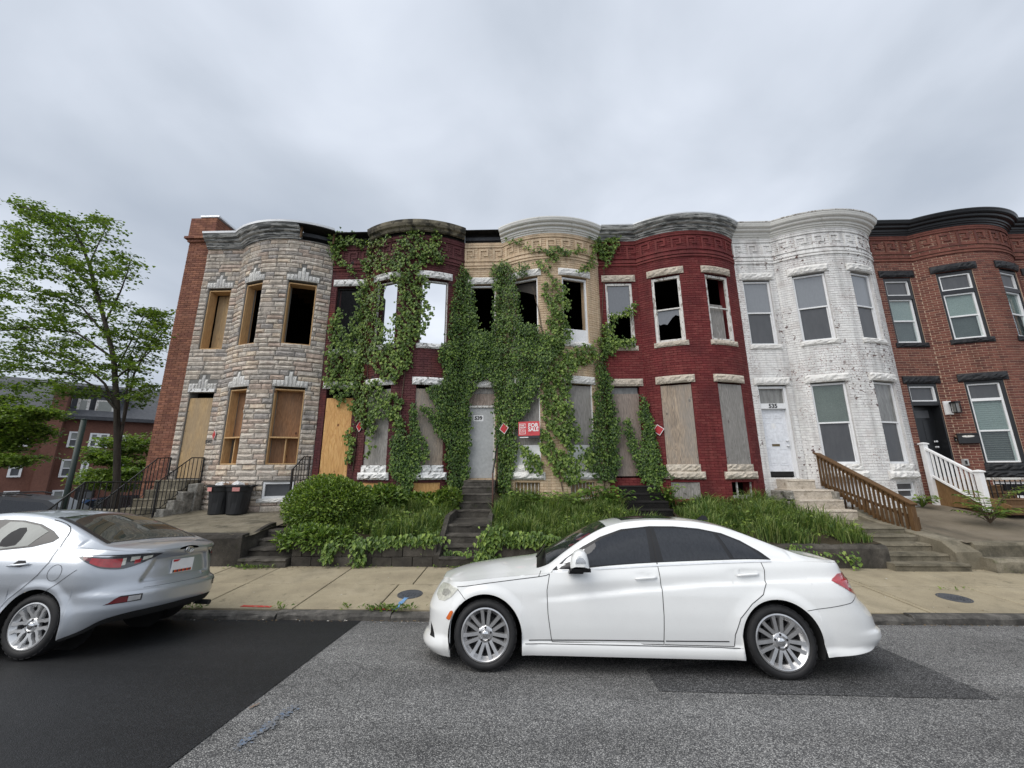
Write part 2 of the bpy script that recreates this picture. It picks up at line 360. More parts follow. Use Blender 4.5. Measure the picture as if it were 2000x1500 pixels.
surf('marble_peeled', [(.70,.70,.69), (.80,.80,.79)], 3, .6, .6, 22, .02, .05, stain=[((.10,.095,.085), 9, .545, .05)])
surf('marble_cream', [(.44,.385,.315), (.58,.52,.44)], 4, .75, .9, 20, .03, .06, stain=[((.25,.21,.155), 6, .57, .12)])
surf('stone_black', [(.012,.013,.015), (.022,.023,.026)], 4, .5, .8, 18, .02)
surf('rough_stone', [(.16,.15,.13), (.33,.32,.29)], 7, .9, .9, 14, .05, .15, stain=[((.06,.06,.05), 4, .55, .15)])
surf('char', [(.006,.006,.006), (.018,.016,.015)], 5, .95, .8, 30, .02)
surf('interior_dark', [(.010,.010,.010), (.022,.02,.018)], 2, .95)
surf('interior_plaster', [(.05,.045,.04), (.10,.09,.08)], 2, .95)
# timber, paint, metal, glass
wood('ply_new', (.72,.44,.19), (.47,.24,.075), (.13,.05,.02))
wood('ply_osb', (.56,.40,.215), (.36,.235,.11), (.22,.12,.06), weather=((.30,.235,.16), .6))
wood('ply_red', (.38,.21,.11), (.20,.095,.045), (.07,.03,.02), weather=((.20,.13,.085), .5))
wood('ply_grey', (.36,.345,.325), (.15,.14,.13), (.07,.06,.055), weather=((.30,.285,.265), .35))
wood('ply_brown', (.37,.30,.255), (.13,.095,.078), (.06,.045,.035), weather=((.30,.275,.25), .3))
wood('ply_fade', (.47,.37,.275), (.19,.16,.135), (.08,.065,.05), weather=((.27,.26,.245), .55))
wood('lumber', (.56,.37,.19), (.47,.29,.135), (.2,.1,.05), rough=.7)
wood('lumber_treated', (.135,.078,.036), (.085,.046,.02), (.07,.035,.015), rough=.6)
wood('lumber_end', (.225,.135,.06), (.15,.082,.035), (.1,.05,.02), rough=.6)
surf('white_trim', [(.74,.75,.76), (.80,.81,.82)], 5, .45, .1, 40, .002)
surf('trim_peeled', [(.60,.585,.55), (.72,.71,.685)], 6, .7, .5, 40, .006, 0, stain=[((.22,.19,.155), 13, .53, .06, (1,1,.4))])
surf('cornice_white', [(.64,.635,.60), (.74,.735,.70)], 2.5, .6, .15, 30, .004, 0, stain=[((.34,.33,.29), 4, .6, .12)])
surf('cornice_grey', [(.33,.335,.325), (.46,.46,.44)], 3, .75, .7, 25, .01, 0, stain=[((.075,.08,.08), 6, .47, .05, (.35,.35,3)), ((.6,.6,.57), 9, .6, .05, (.3,.3,2))])
surf('cornice_burnt', [(.13,.115,.085), (.28,.25,.18)], 3, .8, .6, 25, .01, 0, stain=[((.02,.02,.018), 3.3, .46, .12)])
surf('cornice_black', [(.010,.011,.013), (.017,.018,.021)], 3, .38, .1, 30, .003)
surf('flashing', [(.62,.64,.66), (.74,.75,.77)], 4, .4, .1, 30, .003, metal=.3)
plain('door_white', (.74,.76,.80), .4); plain('door_grey', (.40,.41,.41), .5); plain('door_black', (.010,.011,.013), .28)
plain('trim_black', (.012,.013,.015), .35); plain('vinyl_white', (.82,.82,.82), .35, var=.04)
plain('iron_black', (.012,.012,.013), .45, .2); plain('rust_iron', (.075,.035,.025), .8, .1); plain('brass_dark', (.18,.14,.08), .4, .8)
plain('bin_black', (.013,.014,.016), .5); plain('sign_red', (.44,.018,.028), .35, var=.06); plain('sale_red', (.55,.055,.065), .4, var=.05)
plain('sign_white', (.8,.8,.8), .45, var=.04); plain('sign_dark', (.02,.02,.025), .45); plain('label_pink', (.62,.27,.25), .7); plain('number_dark', (.03,.03,.03), .5)
plain('pole_green', (.004,.016,.012), .55); plain('trash_white', (.62,.62,.62), .5, var=.25, scale=30); plain('trash_brown', (.28,.19,.13), .7, var=.3, scale=30)
glass_dark('pane_sky', (.20,.215,.235), .06, .5, (.26,.28,.30)); glass_dark('pane_screen', (.06,.063,.07), .35, .5, (.11,.115,.12), 9); glass_dark('pane_black', (.006,.006,.007), .05)
glass_dark('pane_dusty', (.13,.13,.12), .2, .8, (.33,.33,.32), 11); glass_dark('pane_broken', (.15,.16,.175), .08, .5, (.22,.23,.25))
surf('blind_pale', [(.42,.47,.47), (.50,.54,.53)], 2, .6, .05); surf('blind_grey', [(.14,.15,.155), (.19,.20,.205)], 2, .5, .05); surf('blind_dim', [(.24,.255,.24), (.30,.31,.29)], 2, .6, .05)
surf('shade_fabric', [(.27,.275,.255), (.33,.335,.31)], 3, .8, .1)
surf('slate', [(.05,.053,.06), (.085,.09,.10)], 6, .7, .4, 30, .01, .2)
surf('bg_brick', [(.14,.066,.049), (.185,.088,.064)], .8, .9, .2, 12, .01, .0)
# plants
leafmat('leaf_ivy', [(0.022,0.054,0.010), (0.046,0.097,0.016), (0.091,0.168,0.028), (0.194,0.290,0.052)], .42, .45)
leafmat('leaf_creeper', [(0.038,0.077,0.012), (0.077,0.139,0.023), (0.134,0.217,0.038), (0.255,0.345,0.075)], .45, .4)
leafmat('leaf_maple', [(0.040,0.074,0.015), (0.082,0.138,0.026), (0.143,0.217,0.039), (0.233,0.317,0.064)], .45, .3, .3, .42)
leafmat('leaf_maple_light', [(.055,.10,.018), (.10,.165,.028), (.155,.23,.042), (.22,.30,.065)], .45, .35, .35)
leafmat('leaf_shrub', [(0.038,0.076,0.013), (0.079,0.138,0.020), (0.144,0.227,0.035), (0.245,0.330,0.056)], .42, .4)
leafmat('leaf_weed', [(0.039,0.077,0.014), (0.077,0.132,0.022), (0.132,0.198,0.033), (0.220,0.286,0.061)], .5, .3)
leafmat('grass_mix', [(0.036,0.072,0.019), (0.078,0.137,0.034), (0.143,0.208,0.052), (0.260,0.305,0.111)], .55, .3, .3)
surf('bark', [(.035,.03,.025), (.075,.065,.052)], 6, .95, .8, 25, .02, stretch=(1,1,.2)); surf('vine_stem', [(.07,.05,.035), (.14,.105,.075)], 9, .9)
G_ = MATS
# ------------------------------------------------------------------ ground, road, kerb, sidewalk
random.seed(4)
def atX(x, y, X):
    d = ray(x, y); return Vector((0,0,CAMH))+d*(X/d.x)
def sheet(name, rows, mat): return kind(MB().grid(rows).build(name, mat), 'structure')
Ys = [-60,-12,-6.4,-4,-2,-1,0,.6,1.2,1.8,2.4,3.0,3.5,4,4.5,5,5.4,5.84]
sheet('ground', [[(-400,y,-3.2),(-60,y,-3.0),(400,y,-3.0)] for y in (-300,-60.1,700)], G_['far_ground'])
sheet('road', [[(x,y,roadz(y)) for x in (-60,-30,-15,-8,-4,0,4,8,15,30,60)] for y in Ys], G_['asphalt_old'])
def on_road(poly, lift):
    """polygon (x, y) laid over the road profile, cut into strips"""
    ys = sorted(set([p[1] for p in poly]+[lerp(min(p[1] for p in poly), max(p[1] for p in poly), i/24) for i in range(25)])); rows = []
    for y in ys:
        xs = []
        for i in range(len(poly)):
            (a,b),(c,d) = poly[i], poly[(i+1) % len(poly)]
            if b != d and min(b,d)-1e-6 <= y <= max(b,d)+1e-6: xs.append(a+(c-a)*(y-b)/(d-b))
        if len(xs) > 1:
            x0, x1 = min(xs), max(xs); rows.append([(lerp(x0, x1, i/6), y, roadz(y)+lift) for i in range(7)])
    return rows
a, b = atR(704,1214), atR(330,1499); e = a+(b-a)*2.2
sheet('fresh_asphalt', on_road([(-60,5.835),(a.x,5.835),(b.x,b.y),(e.x,e.y),(-60,e.y)], .006), G_['asphalt_new'])
q = [atR(*p) for p in ((1262,1308),(1288,1351),(1955,1367),(1712,1262))]
sheet('road_patch', on_road([(p.x,p.y) for p in q], .004), G_['asphalt_patch'])
def mark(name, p0, p1, w, mat, z=None, lift=.012):
    d = (p1-p0).normalized(); n = Vector((-d.y,d.x,0))*w/2; L = []; R = []
    for i in range(14):
        p = p0.lerp(p1, i/13); j = n*random.uniform(.6,1.1); 
        for lst, s in ((L,1),(R,-1)):
            t = p+j*s; lst.append((t.x, t.y, (roadz(t.y) if z is None else z(t.y))+lift))
    o = kind(MB().grid([L,R]).build(name, mat), 'structure'); return o
pa_, pb_ = atR(458,1466), atR(580,1379); m = MB(); rq = random.Random(3)
for i in range(420):
    u = rq.random(); q_ = pa_.lerp(pb_,u); x_, y_ = q_.x+rq.gauss(0,.022), q_.y+rq.gauss(0,.022); r_ = rq.uniform(.004,.013)*(1.0 if .12 < u < .95 else .6)
    if sin(u*17)+.4*sin(u*41) < -.75: continue
    m.face([(x_+r_*cos(a_)*rq.uniform(.6,1.2), y_+r_*sin(a_)*rq.uniform(.6,1.2), roadz(y_+r_*sin(a_))+.009) for a_ in (0,1.3,2.5,3.8,5.1)])
kind(m.build('utility_paint_line', G_['paint_blue_worn']), 'structure')
mark('utility_paint_dash', atR(487,1386), atR(506,1376), .03, G_['paint_orange_worn'])
def walkz(Y): return -.105+.04*(Y-6.0)
# granite kerb stones
kerb = kind(MB().box((-60,5.86,-.6),(60,6.0,-.19)).build('kerb', G_['granite']), 'structure')
x = -16.0
while x < 17:
    L = random.uniform(1.3,2.3); m = MB(); n = 9; dz = random.uniform(-.022,.018); dy = random.uniform(-.02,.015)
    rows = []
    for i in range(n+1):
        xx = x+.008+(L-.016)*i/n; j = lambda s=.008: random.uniform(-s,s)
        rows.append([(xx,5.84+dy+j(),-.34),(xx,5.835+dy+j(),-.21),(xx,5.84+dy+j(.012),-.135+dz+j(.012)),(xx,5.865+dy+j(.01),-.108+dz+j()),(xx,5.93,-.103+dz+j(.006)),(xx,5.995,-.106+dz),(xx,6.0,-.34)])
    m.grid(rows); m.face(rows[0][::-1]); m.face(rows[-1]); m.build('kerb_stone', G_['granite'], kerb); x += L
# sidewalk: concrete slabs with open joints
base = sheet('sidewalk', [[(x,y,walkz(y)-.03) for x in (-60,-14,18,60)] for y in (6.0,8.3)], G_['soil']); base.name = 'sidewalk'
def slab(x0, x1, y0, y1, sh=0.0):
    g = .0105; d = random.uniform(-.003,.003); m = MB(); c = .008
    P = [(x0+g,y0+g),(x1-g,y0+g),(x1-g,y1-g),(x0+g,y1-g)]; Q = [(x0+g+c,y0+g+c),(x1-g-c,y0+g+c),(x1-g-c,y1-g-c),(x0+g+c,y1-g-c)]
    m.grid([[(p[0],p[1],walkz(p[1])-.06) for p in P],[(p[0],p[1],walkz(p[1])-.006+d) for p in P],[(p[0],p[1],walkz(p[1])+d) for p in Q]], 0, True)
    m.face([(p[0],p[1],walkz(p[1])+d) for p in Q]); m.build('paving_slab', G_['concrete_walk'], base)
YM = atZ(700,1140,-.06).y
xs1 = [-15,-13.2,-11.5,-9.9,-8.3,-6.9,-5.75,atZ(480,1140,-.06).x,atZ(642,1140,-.06).x,atZ(779,1141,-.06).x,-.75,.6,1.9,3.2,4.5,5.6,atZ(1712,1150,-.06).x,atZ(1898,1150,-.06).x,9.0,10.2,11.5,12.8,14.2,16]
for i in range(len(xs1)-1): slab(xs1[i], xs1[i+1], 6.0, YM)
xs2 = xs1[:]; xs2[9] = atZ(807,1140,-.06).x
for i in range(len(xs2)-1): slab(xs2[i], xs2[i+1], YM, 8.12)
for px, lab in ((801,0),(1863,1)):
    c = atZ(px, 1158 if not lab else 1165, -.06); r = .17
    Mx = Matrix.Translation((c.x,c.y,walkz(c.y)+.001)) @ Matrix.Rotation(.04,4,'X')
    t = thing('manhole_cover', ('round grey iron utility cover in the sidewalk by the white car\'s headlight','round grey iron utility cover in the sidewalk behind the white car')[lab], 'manhole cover', (c.x,c.y,walkz(c.y)))
    MB().lathe([(r+.025,-.01),(r+.025,.006),(r+.008,.007),(r+.006,.001)], Mx, 36).build('rim', G_['cast_iron'], t)
    m = MB().lathe([(r,.0),(r,.006),(r-.02,.008),(.02,.008),(.001,.008)], Mx, 36)
    for i in range(-3,4):
        for j in range(-3,4):
            if i*i+j*j < 10: m.box((c.x+i*.045-.009,c.y+j*.045-.009,walkz(c.y)+.006),(c.x+i*.045+.009,c.y+j*.045+.009,walkz(c.y)+.013))
    m.build('lid', G_['cast_iron'], t)
mark('utility_paint_mark', atZ(795,1166,-.08), atZ(769,1191,-.1), .075, G_['paint_blue'], walkz, .008)
mark('utility_paint_mark', atZ(471,1184,-.1), atZ(530,1185.5,-.1), .06, G_['paint_red'], walkz, .008)
mark('utility_paint_mark', atZ(722,1188,-.1), atZ(764,1191,-.1), .05, G_['paint_red'], walkz, .008)
# yards behind the retaining walls
def yardz(X, Y):
    t = min(1, max(0, (Y-8.2)/3.2))
    a = lerp(.56,.72,t); b = lerp(.40,.92,t**.8); c = lerp(.43,.86,t)
    if X < -5.0: return lerp(a, b, sstep(-5.9,-5.0,X))
    if X > 6.3: return lerp(b, c, sstep(6.3,7.2,X))
    return b+.03*sin(X*2.1+Y*3)+.02*sin(X*5-Y*2)
for a_, b_, y0_, y1_ in ((-4.64,-1.74,8.15,11.5),(-.70,2.6,8.15,11.5),(3.74,6.96,8.15,11.5),(-5.6,-4.66,9.15,11.5),(2.62,3.72,8.15,10.0)):
    sheet('yard_soil', [[(lerp(a_,b_,i/16), y, yardz(lerp(a_,b_,i/16), y)-.02) for i in range(17)] for y in [lerp(y0_,y1_,j/22) for j in range(23)]], G_['soil'])
def apron(name, x0, x1, y0, y1, mat, n=24):
    rows = []
    for j in range(n+1):
        y = lerp(y0,y1,j/n); rows.append([(lerp(x0,x1,i/n), y, yardz(lerp(x0,x1,i/n),y)+.008*sin(i*1.7+j)+.006*sin(j*2.3-i)) for i in range(n+1)])
    return sheet(name, rows, mat)
apron('concrete_apron', -14.5, -5.62, 8.1, 11.6, G_['concrete_old'])
apron('concrete_apron', 8.5, 17, 8.1, 11.6, G_['apron_gravel'])
sheet('yard_soil', [[(x,y,.55) for x in (6.9,7.4,7.8,8.7)] for y in (9.05,10.2,11.6)], G_['soil'])
# cross street and far ground to the left, falling away
sheet('cross_street', [[(-14.4-5*i, y, -.15-.34*i) for i in range(12)] for y in (6.0,12,25,45,70)], G_['asphalt_patch'])
# retaining walls
def wallblock(t, x0, x1, y0, y1, z0, z1, mat, name='block', jit=.006, bev=.012):
    return MB().box((x0,y0,z0),(x1,y1,z1), 0, jit).build(name, mat, t, bevel=bev)
t = thing('retaining_wall', 'low grey concrete block wall below the overgrown yard with the big shrub', 'wall', (-3,8.15,0))
for r in range(2):
    x = -4.62-(.2 if r else 0)
    while x < -1.75:
        x1 = min(x+.405, -1.72)
        if x1-x > .05: wallblock(t, max(x,-4.62)+.004, x1-.004, 8.06+random.uniform(-.008,.008), 8.26, -.08+r*.235, .15+r*.235, G_['concrete_dark'], 'concrete_block', .004)
        x += .405
MB().box((-4.6,8.09,-.1),(-1.74,8.25,.38)).build('mortar_bed', G_['concrete_dark'], t)
t = thing('retaining_wall', 'stained dark concrete wall below the weedy yard behind the white car', 'wall', (3,8.15,0))
m = MB(); rows = []
for i in range(60):
    xx = -.66+7.64*i/59; j = lambda s=.012: random.uniform(-s,s)
    rows.append([(xx,8.04+j(),-.1),(xx,8.045+j(),.12),(xx,8.05+j(),.33+j()),(xx,8.09+j(),.385+j()),(xx,8.24,.39+j()),(xx,8.26,-.1)])
m.grid(rows); m.face(rows[0][::-1]); m.face(rows[-1]); m.build('wall_body', G_['concrete_dark'], t, bevel=.0)
t = thing('retaining_wall', 'mossy concrete wall under the sloping apron of the stone-faced house', 'wall', (-9,8.1,0))
m = MB(); rows = []
for i in range(70):
    xx = -14.4+8.75*i/69; j = lambda s=.01: random.uniform(-s,s)
    rows.append([(xx,8.03+j(),-.1),(xx,8.035+j(),.2),(xx,8.03+j(),.5+j()),(xx,8.06+j(),.56+j()),(xx,8.25,.578),(xx,8.26,-.1)])
m.grid(rows); m.face(rows[0][::-1]); m.face(rows[-1]); m.build('wall_body', G_['concrete_dark'], t)
t = thing('retaining_wall', 'two-stepped concrete ledge wall below the gravelly apron of the white house', 'wall', (12,8,0))
for nm, y0, z1 in (('wall_body',8.05,.44),('ledge',7.78,.2)):
    m = MB(); rows = []
    for i in range(60):
        xx = 8.6+8.4*i/59; j = lambda s=.008: random.uniform(-s,s)
        rows.append([(xx,y0+j(),-.1),(xx,y0+j(),z1-.05+j()),(xx,y0+.035+j(),z1+j(.004)),(xx,y0+.22,z1+.002),(xx,y0+.24,-.1)])
    m.grid(rows); m.face(rows[0][::-1]); m.face(rows[-1]); m.build(nm, G_['concrete_old'], t)
# ------------------------------------------------------------------ steps
def stairs(name, label, x0, x1, treads, mat, jit=.008, base=-.12, group=None, bev=.014, extra=None):
    """treads: (front Y, top Z, back Y, dx0, dx1)"""
    t = thing(name, label, 'steps', ((x0+x1)/2, treads[0][0], 0), group); z = base
    for tr in treads:
        y0, zt, y1 = tr[:3]; a, b = (tr[3], tr[4]) if len(tr) > 3 else (0,0); m = MB(); rows = []
        n = 8; hh = zt-z
        for i in range(n+1):
            xx = lerp(x0+a, x1+b, i/n); j = lambda s=jit: random.uniform(-s,s)
            rows.append([(xx,y0+.012+j(),z-.05),(xx,y0+.01+j(),zt-.055),(xx,y0-.004+j(),zt-.035+j()/2),(xx,y0+.012+j(),zt+j()/3),(xx,(y0+y1)/2,zt+j()/3),(xx,y1,zt),(xx,y1,z-.05)])
        m.grid(rows); m.face(rows[0][::-1]); m.face(rows[-1]); m.build('step', mat, t); z = zt
    return t
tz = [(8.0+.27*i, .165*(i+1), 8.27+.27*i) for i in range(4)]
tz[3] = (8.81,.66,10.05); tz += [(10.02+.25*i, .66+.18*(i+1), 10.27+.25*i) for i in range(4)]; tz.append((11.02,1.53,11.45))
t = stairs('concrete_steps', 'mossy dark concrete steps climbing to the grey door 539', -1.66, -.78, tz, G_['concrete_dark'])
for sx in (-1.70,-.74):
    MB().prism([(sx-.05,8.02,-.1),(sx-.05,8.02,.2),(sx-.05,9.0,.82),(sx-.05,10.0,.86),(sx-.05,10.0,-.1)], (.1,0,0)).build('side_wall', G_['concrete_dark'], t)
tz = [(8.0+.27*i, .165*(i+1), 8.27+.27*i) for i in range(4)]; tz[3] = (8.81,.66,10.1); tz += [(10.1+.25*i, .66+.18*(i+1), 10.35+.25*i) for i in range(4)]
t = stairs('wooden_steps', 'black painted wooden steps to the boarded red house door', 2.62, 3.72, tz[3:], G_['char'], .004)
tz = [(7.95+.28*i, .13*(i+1)+.01*i, 8.25+.28*i) for i in range(4)]
stairs('concrete_steps', 'dark weathered concrete steps half hidden by the big shrub', -5.62, -4.66, tz, G_['concrete_dark'], .012)
m = MB(); t = bpy.data.objects['concrete_steps.001']
rows = []
for i in range(12):
    u = i/11; y = lerp(8.02,9.1,u); z = .5+.16*sstep(.2,.9,u); rows.append([(-5.72,y,-.1),(-5.74,y,z),(-5.70,y,z+.02),(-5.64,y,z+.01),(-5.62,y,-.1)])
m.grid(rows); m.face(rows[0][::-1]); m.build('side_wall', G_['concrete_dark'], t)
# white house: concrete flight then marble blocks
tz = [(7.86,.1,8.2,-.12,.1),(8.12,.22,8.5),(8.42,.35,8.75),(8.68,.47,8.98),(8.92,.6,10.1)]
t = stairs('concrete_steps', 'mossy brown concrete steps up from the sidewalk to the white house', 7.0, 8.15, tz, G_['concrete_old'], .005)
m = MB(); rows = []
for i in range(12):
    u = i/11; y = lerp(8.0,10.4,u); z = max(lerp(.28,.8,u), yardz(8.6,y)+.015 if y > 8.12 else 0); rows.append([(8.16,y,-.1),(8.16,y,z-.02),(8.19,y,z),(8.58,y,z+.005),(8.64,y,z-.02),(8.64,y,-.1)])
m.grid(rows); m.face(rows[0][::-1]); m.build('side_wall', G_['concrete_old'], t)
tz = [(10.06,.83,10.42,.06,.06),(10.34,1.05,10.72,-.02,.0),(10.64,1.28,11.3,.0,.03),(11.02,1.53,11.5,.18,-.14)]
t = stairs('marble_steps', 'worn cracked marble block steps below the white door 535', 7.02, 8.1, tz, G_['marble_cream'], .006, .62)
for (a,b,c,d) in ((6.86,7.02,.8,1.02),(6.9,7.0,1.02,1.25),(8.08,8.2,.8,1.0),(8.06,8.16,1.02,1.24)): MB().box((a,10.5,c),(b,11.3,d),0,.02).build('side_stone', G_['rough_stone'], t, bevel=.02)
# stone-faced house: marble steps with rough stone cheeks
tz = [(8.0+.26*i, .155*(i+1), 8.28+.26*i) for i in range(3)]
tz2 = [(10.15+.3*i, .66+.215*(i+1), 10.47+.3*i) for i in range(3)]; tz2.append((11.0,1.56,11.5))
t = stairs('stone_steps', 'pale stone steps with rough cheeks to the plywood-covered corner door', -10.5, -9.56, tz2, G_['concrete_old'], .008, .6)
m = MB()
for i in range(4):
    y0 = 10.15+.3*i; z1 = .66+.215*(i+.75)
    MB().box((-9.55,y0,.55),(-9.3+random.uniform(-.04,.04),y0+.31,z1),0,.03).build('cheek_stone', G_['rough_stone'], t, bevel=.03)

# grit, leaf scraps and small litter in the gutter and on the walk
m = MB(); rg = random.Random(8)
for i in range(900):
    q = rg.random()
    if q < .6: x, y = rg.uniform(-8,9), 5.83-abs(rg.gauss(0,.06)); z = roadz(y)+.012
    elif q < .85: x, y = rg.uniform(-7,9), 8.02-abs(rg.gauss(0,.1)); z = walkz(y)+.008
    else: x, y = rg.uniform(-7,9), rg.uniform(6.05,8.0); z = walkz(y)+.008
    r = rg.uniform(.005,.018); a = rg.uniform(0,6.3); mi = 0 if rg.random() < .8 else 1
    m.poly([(x+r*cos(a),y+r*sin(a),z),(x+r*.6*cos(a+1.7),y+r*.6*sin(a+1.7),z+.004),(x+r*cos(a+3.1),y+r*sin(a+3.1),z+.001),(x+r*.6*cos(a+4.6),y+r*.6*sin(a+4.6),z)], [(0,1,2,3)], mi)
surf('litter_dry', [(.10,.065,.035), (.22,.16,.09)], 30, .9, vary=.3); surf('litter_pale', [(.4,.39,.36), (.55,.54,.5)], 30, .9)
stuff(tag(m.build('street_litter', [G_['litter_dry'], G_['litter_pale']]), 'dry leaf scraps and grit along the gutter and sidewalk', 'litter'))
# ------------------------------------------------------------------ houses
random.seed(11)
unit_brick = bpy.data.meshes.new('brick'); unit_brick.from_pydata([(-.5,0,-.5),(.5,0,-.5),(.5,0,.5),(-.5,0,.5),(-.48,1,-.45),(.48,1,-.45),(.48,1,.45),(-.48,1,.45)], [], [(4,5,6,7),(0,1,5,4),(1,2,6,5),(2,3,7,6),(3,0,4,7)])
unit_stones = []
for q in range(8):
    r = random.Random(q); j = lambda s=.05: r.uniform(-s, s)
    zr = .1+j(.18); V = [(-.5,0,-.5),(.5,0,-.5),(.5,0,.5),(-.5,0,.5),(-.47,.45,-.43),(.47,.45,-.43),(.47,.45,.43),(-.47,.45,.43),(-.34+j(),.95+j(.1),zr+j(.1)),(.0+j(),1.0+j(.12),zr+j(.16)),(.34+j(),.9+j(.1),zr+j(.1))]
    F = [(0,1,5,4),(1,2,6,5),(2,3,7,6),(3,0,4,7),(4,5,10,9,8),(6,7,8,9,10),(5,6,10),(7,4,8)]
    me = bpy.data.meshes.new('stone'); me.from_pydata(V, [], F); unit_stones.append(me)
def lay(house, wall, k, rects, units, mat, depth, off, n_ind, name, mort=.0045):
    """masonry pieces on front k: the nearest n_ind are objects of their own, the rest one joined part"""
    def key(r):
        p, n = fpt(k, (r[0]+r[1])/2, (r[2]+r[3])/2); return (p-Vector((0,0,CAMH))).length
    rects = sorted(rects, key=key); ind, rest = rects[:n_ind], rects[n_ind:]
    def mat_of(r):
        s = (r[0]+r[1])/2; z = (r[2]+r[3])/2; p, n = fpt(k, s, z, off); x = Vector((-n.y, n.x, 0)); 
        a = random.uniform(-.004,.004); d = depth*random.uniform(.8,1.2)
        w, h = max(.01, r[1]-r[0]-2*mort), max(.01, r[3]-r[2]-2*mort)
        fl = random.choice((-1,1))
        return Matrix(((x.x*w*fl, n.x*d, 0, p.x),(x.y*w*fl, n.y*d, a, p.y),(0,0,h*fl,p.z),(0,0,0,1)))
    for me in units:
        if not me.materials: me.materials.append(mat)
    ms = {}
    for i, r in enumerate(ind):
        u = units[i % len(units)]; kk = (u.name, mat.name)
        if kk not in ms:
            v = u.copy(); v.materials.clear(); v.materials.append(mat); ms[kk] = v
        o = bpy.data.objects.new(name, ms[kk]); COL.objects.link(o); o.parent = wall; o.matrix_basis = mat_of(r)
    m = MB()
    for i, r in enumerate(rest):
        u = units[random.randrange(len(units))]; M = mat_of(r); m.poly([M @ v.co for v in u.vertices], [tuple(f.vertices) for f in u.polygons])
    if rest: stuff(m.build(name+'_courses', mat, wall))
def courses(k, ops, zb, zt, hgt=.0735, L=.222, s1=None, s0=0.0, excl=None):
    out = []; z = zb; row = 0; s1 = SMAX if s1 is None else s1
    while z < zt-.02:
        zc = z+hgt/2; off = (row % 2)*L/2; blk = sorted((a,b) for a,b,c,d in ops if c < zc < d)
        s = s0-off
        while s < s1:
            a, b = max(s, s0), min(s+L, s1); segs = [(a,b)]
            if a < FL < b: segs = [(a,FL),(FL,b)]
            for p, q in blk:
                ns = []
                for u, v in segs:
                    if v <= p or u >= q: ns.append((u,v))
                    else:
                        if u < p: ns.append((u,p))
                        if v > q: ns.append((q,v))
                segs = ns
            out += [(u,v,z,min(z+hgt,zt)) for u,v in segs if v-u > .03]
            s += L
        z += hgt; row += 1
    return out
def shell(house, k, ops, zb, zt, mat, imat, thick=.32, smin=0.0, smax=None):
    smax = SMAX if smax is None else smax
    ss = {smin, smax, FL}|{v for o in ops for v in o[:2]}; n = 26
    ss |= {FL+(SMAX-FL)*i/n for i in range(n)}; ss = sorted(v for v in ss if smin <= v <= smax)
    s2 = [ss[0]]
    for v in ss[1:]:
        if v-s2[-1] > .004: s2.append(v)
    zz = sorted({zb, zt}|{v for o in ops for v in o[2:] if zb < v < zt}); m = MB()
    for i in range(len(s2)-1):
        for j in range(len(zz)-1):
            sc, zc = (s2[i]+s2[i+1])/2, (zz[j]+zz[j+1])/2
            if any(a < sc < b and c < zc < d for a,b,c,d in ops): continue
            for o, mi in ((0,0),(-thick,1)):
                q = [fpt(k,s2[i],zz[j],o)[0], fpt(k,s2[i+1],zz[j],o)[0], fpt(k,s2[i+1],zz[j+1],o)[0], fpt(k,s2[i],zz[j+1],o)[0]]
                m.face(q if mi == 0 else q[::-1], mi)
    for a,b,c,d in ops:
        P = lambda s, z, o: fpt(k,s,z,o)[0]
        for (u,v,w,x) in ((a,c,a,d),(b,d,b,c),(a,d,b,d),(b,c,a,c)):
            m.face([P(u,v,0),P(w,x,0),P(w,x,-thick),P(u,v,-thick)], 0)
    w = m.build('wall', [mat, imat], house); return w
def dlt(o): return sqrt((RR+o)**2-(RR-SAG+o)**2)-CH/2
def sweep(m, k, prof, flat=True, bay=True, f0=None, f1=None, b0=0.0, b1=1.0, n=30, left_end=False, mi=0):
    """moulding of profile (offset, z) along front k; b0..b1 is the share of the bay it covers"""
    cx, cy = X0[k]+FL+CH/2, FD-SAG+RR
    if flat:
        rows = []
        for t in (0.0, 1.0):
            r = []
            for o, z in prof:
                a = X0[k]+(0 if left_end else dlt(o)) if f0 is None else X0[k]+f0; b = X0[k]+FL-dlt(o) if f1 is None else X0[k]+f1
                r.append((lerp(a,b,t), FD-o, z))
            rows.append(r)
        m.grid(rows, mi); m.face(rows[0][::-1], mi); m.face(rows[-1], mi)
    if bay:
        rows = []
        for i in range(n+1):
            t = lerp(b0, b1, i/n); r = []
            for o, z in prof:
                A = math.asin((CH/2+dlt(o))/(RR+o)); a = -A+2*A*t; r.append((cx+(RR+o)*sin(a), cy-(RR+o)*cos(a), z))
            rows.append(r)
        m.grid(rows, mi); m.face(rows[0][::-1], mi); m.face(rows[-1], mi)
    return m
CORN = [(-.02,9.13),(.05,9.13),(.06,9.17),(.09,9.185),(.10,9.225),(.13,9.235),(.14,9.30),(.20,9.315),(.22,9.335),(.23,9.39),(.27,9.40),(.30,9.43),(.315,9.48),(.325,9.50),(.325,9.535),(-.02,9.545)]
STR = lambda z: [(-.02,z),(.035,z),(.04,z+.01),(.04,z+.055),(.0355,z+.065),(-.02,z+.065)]
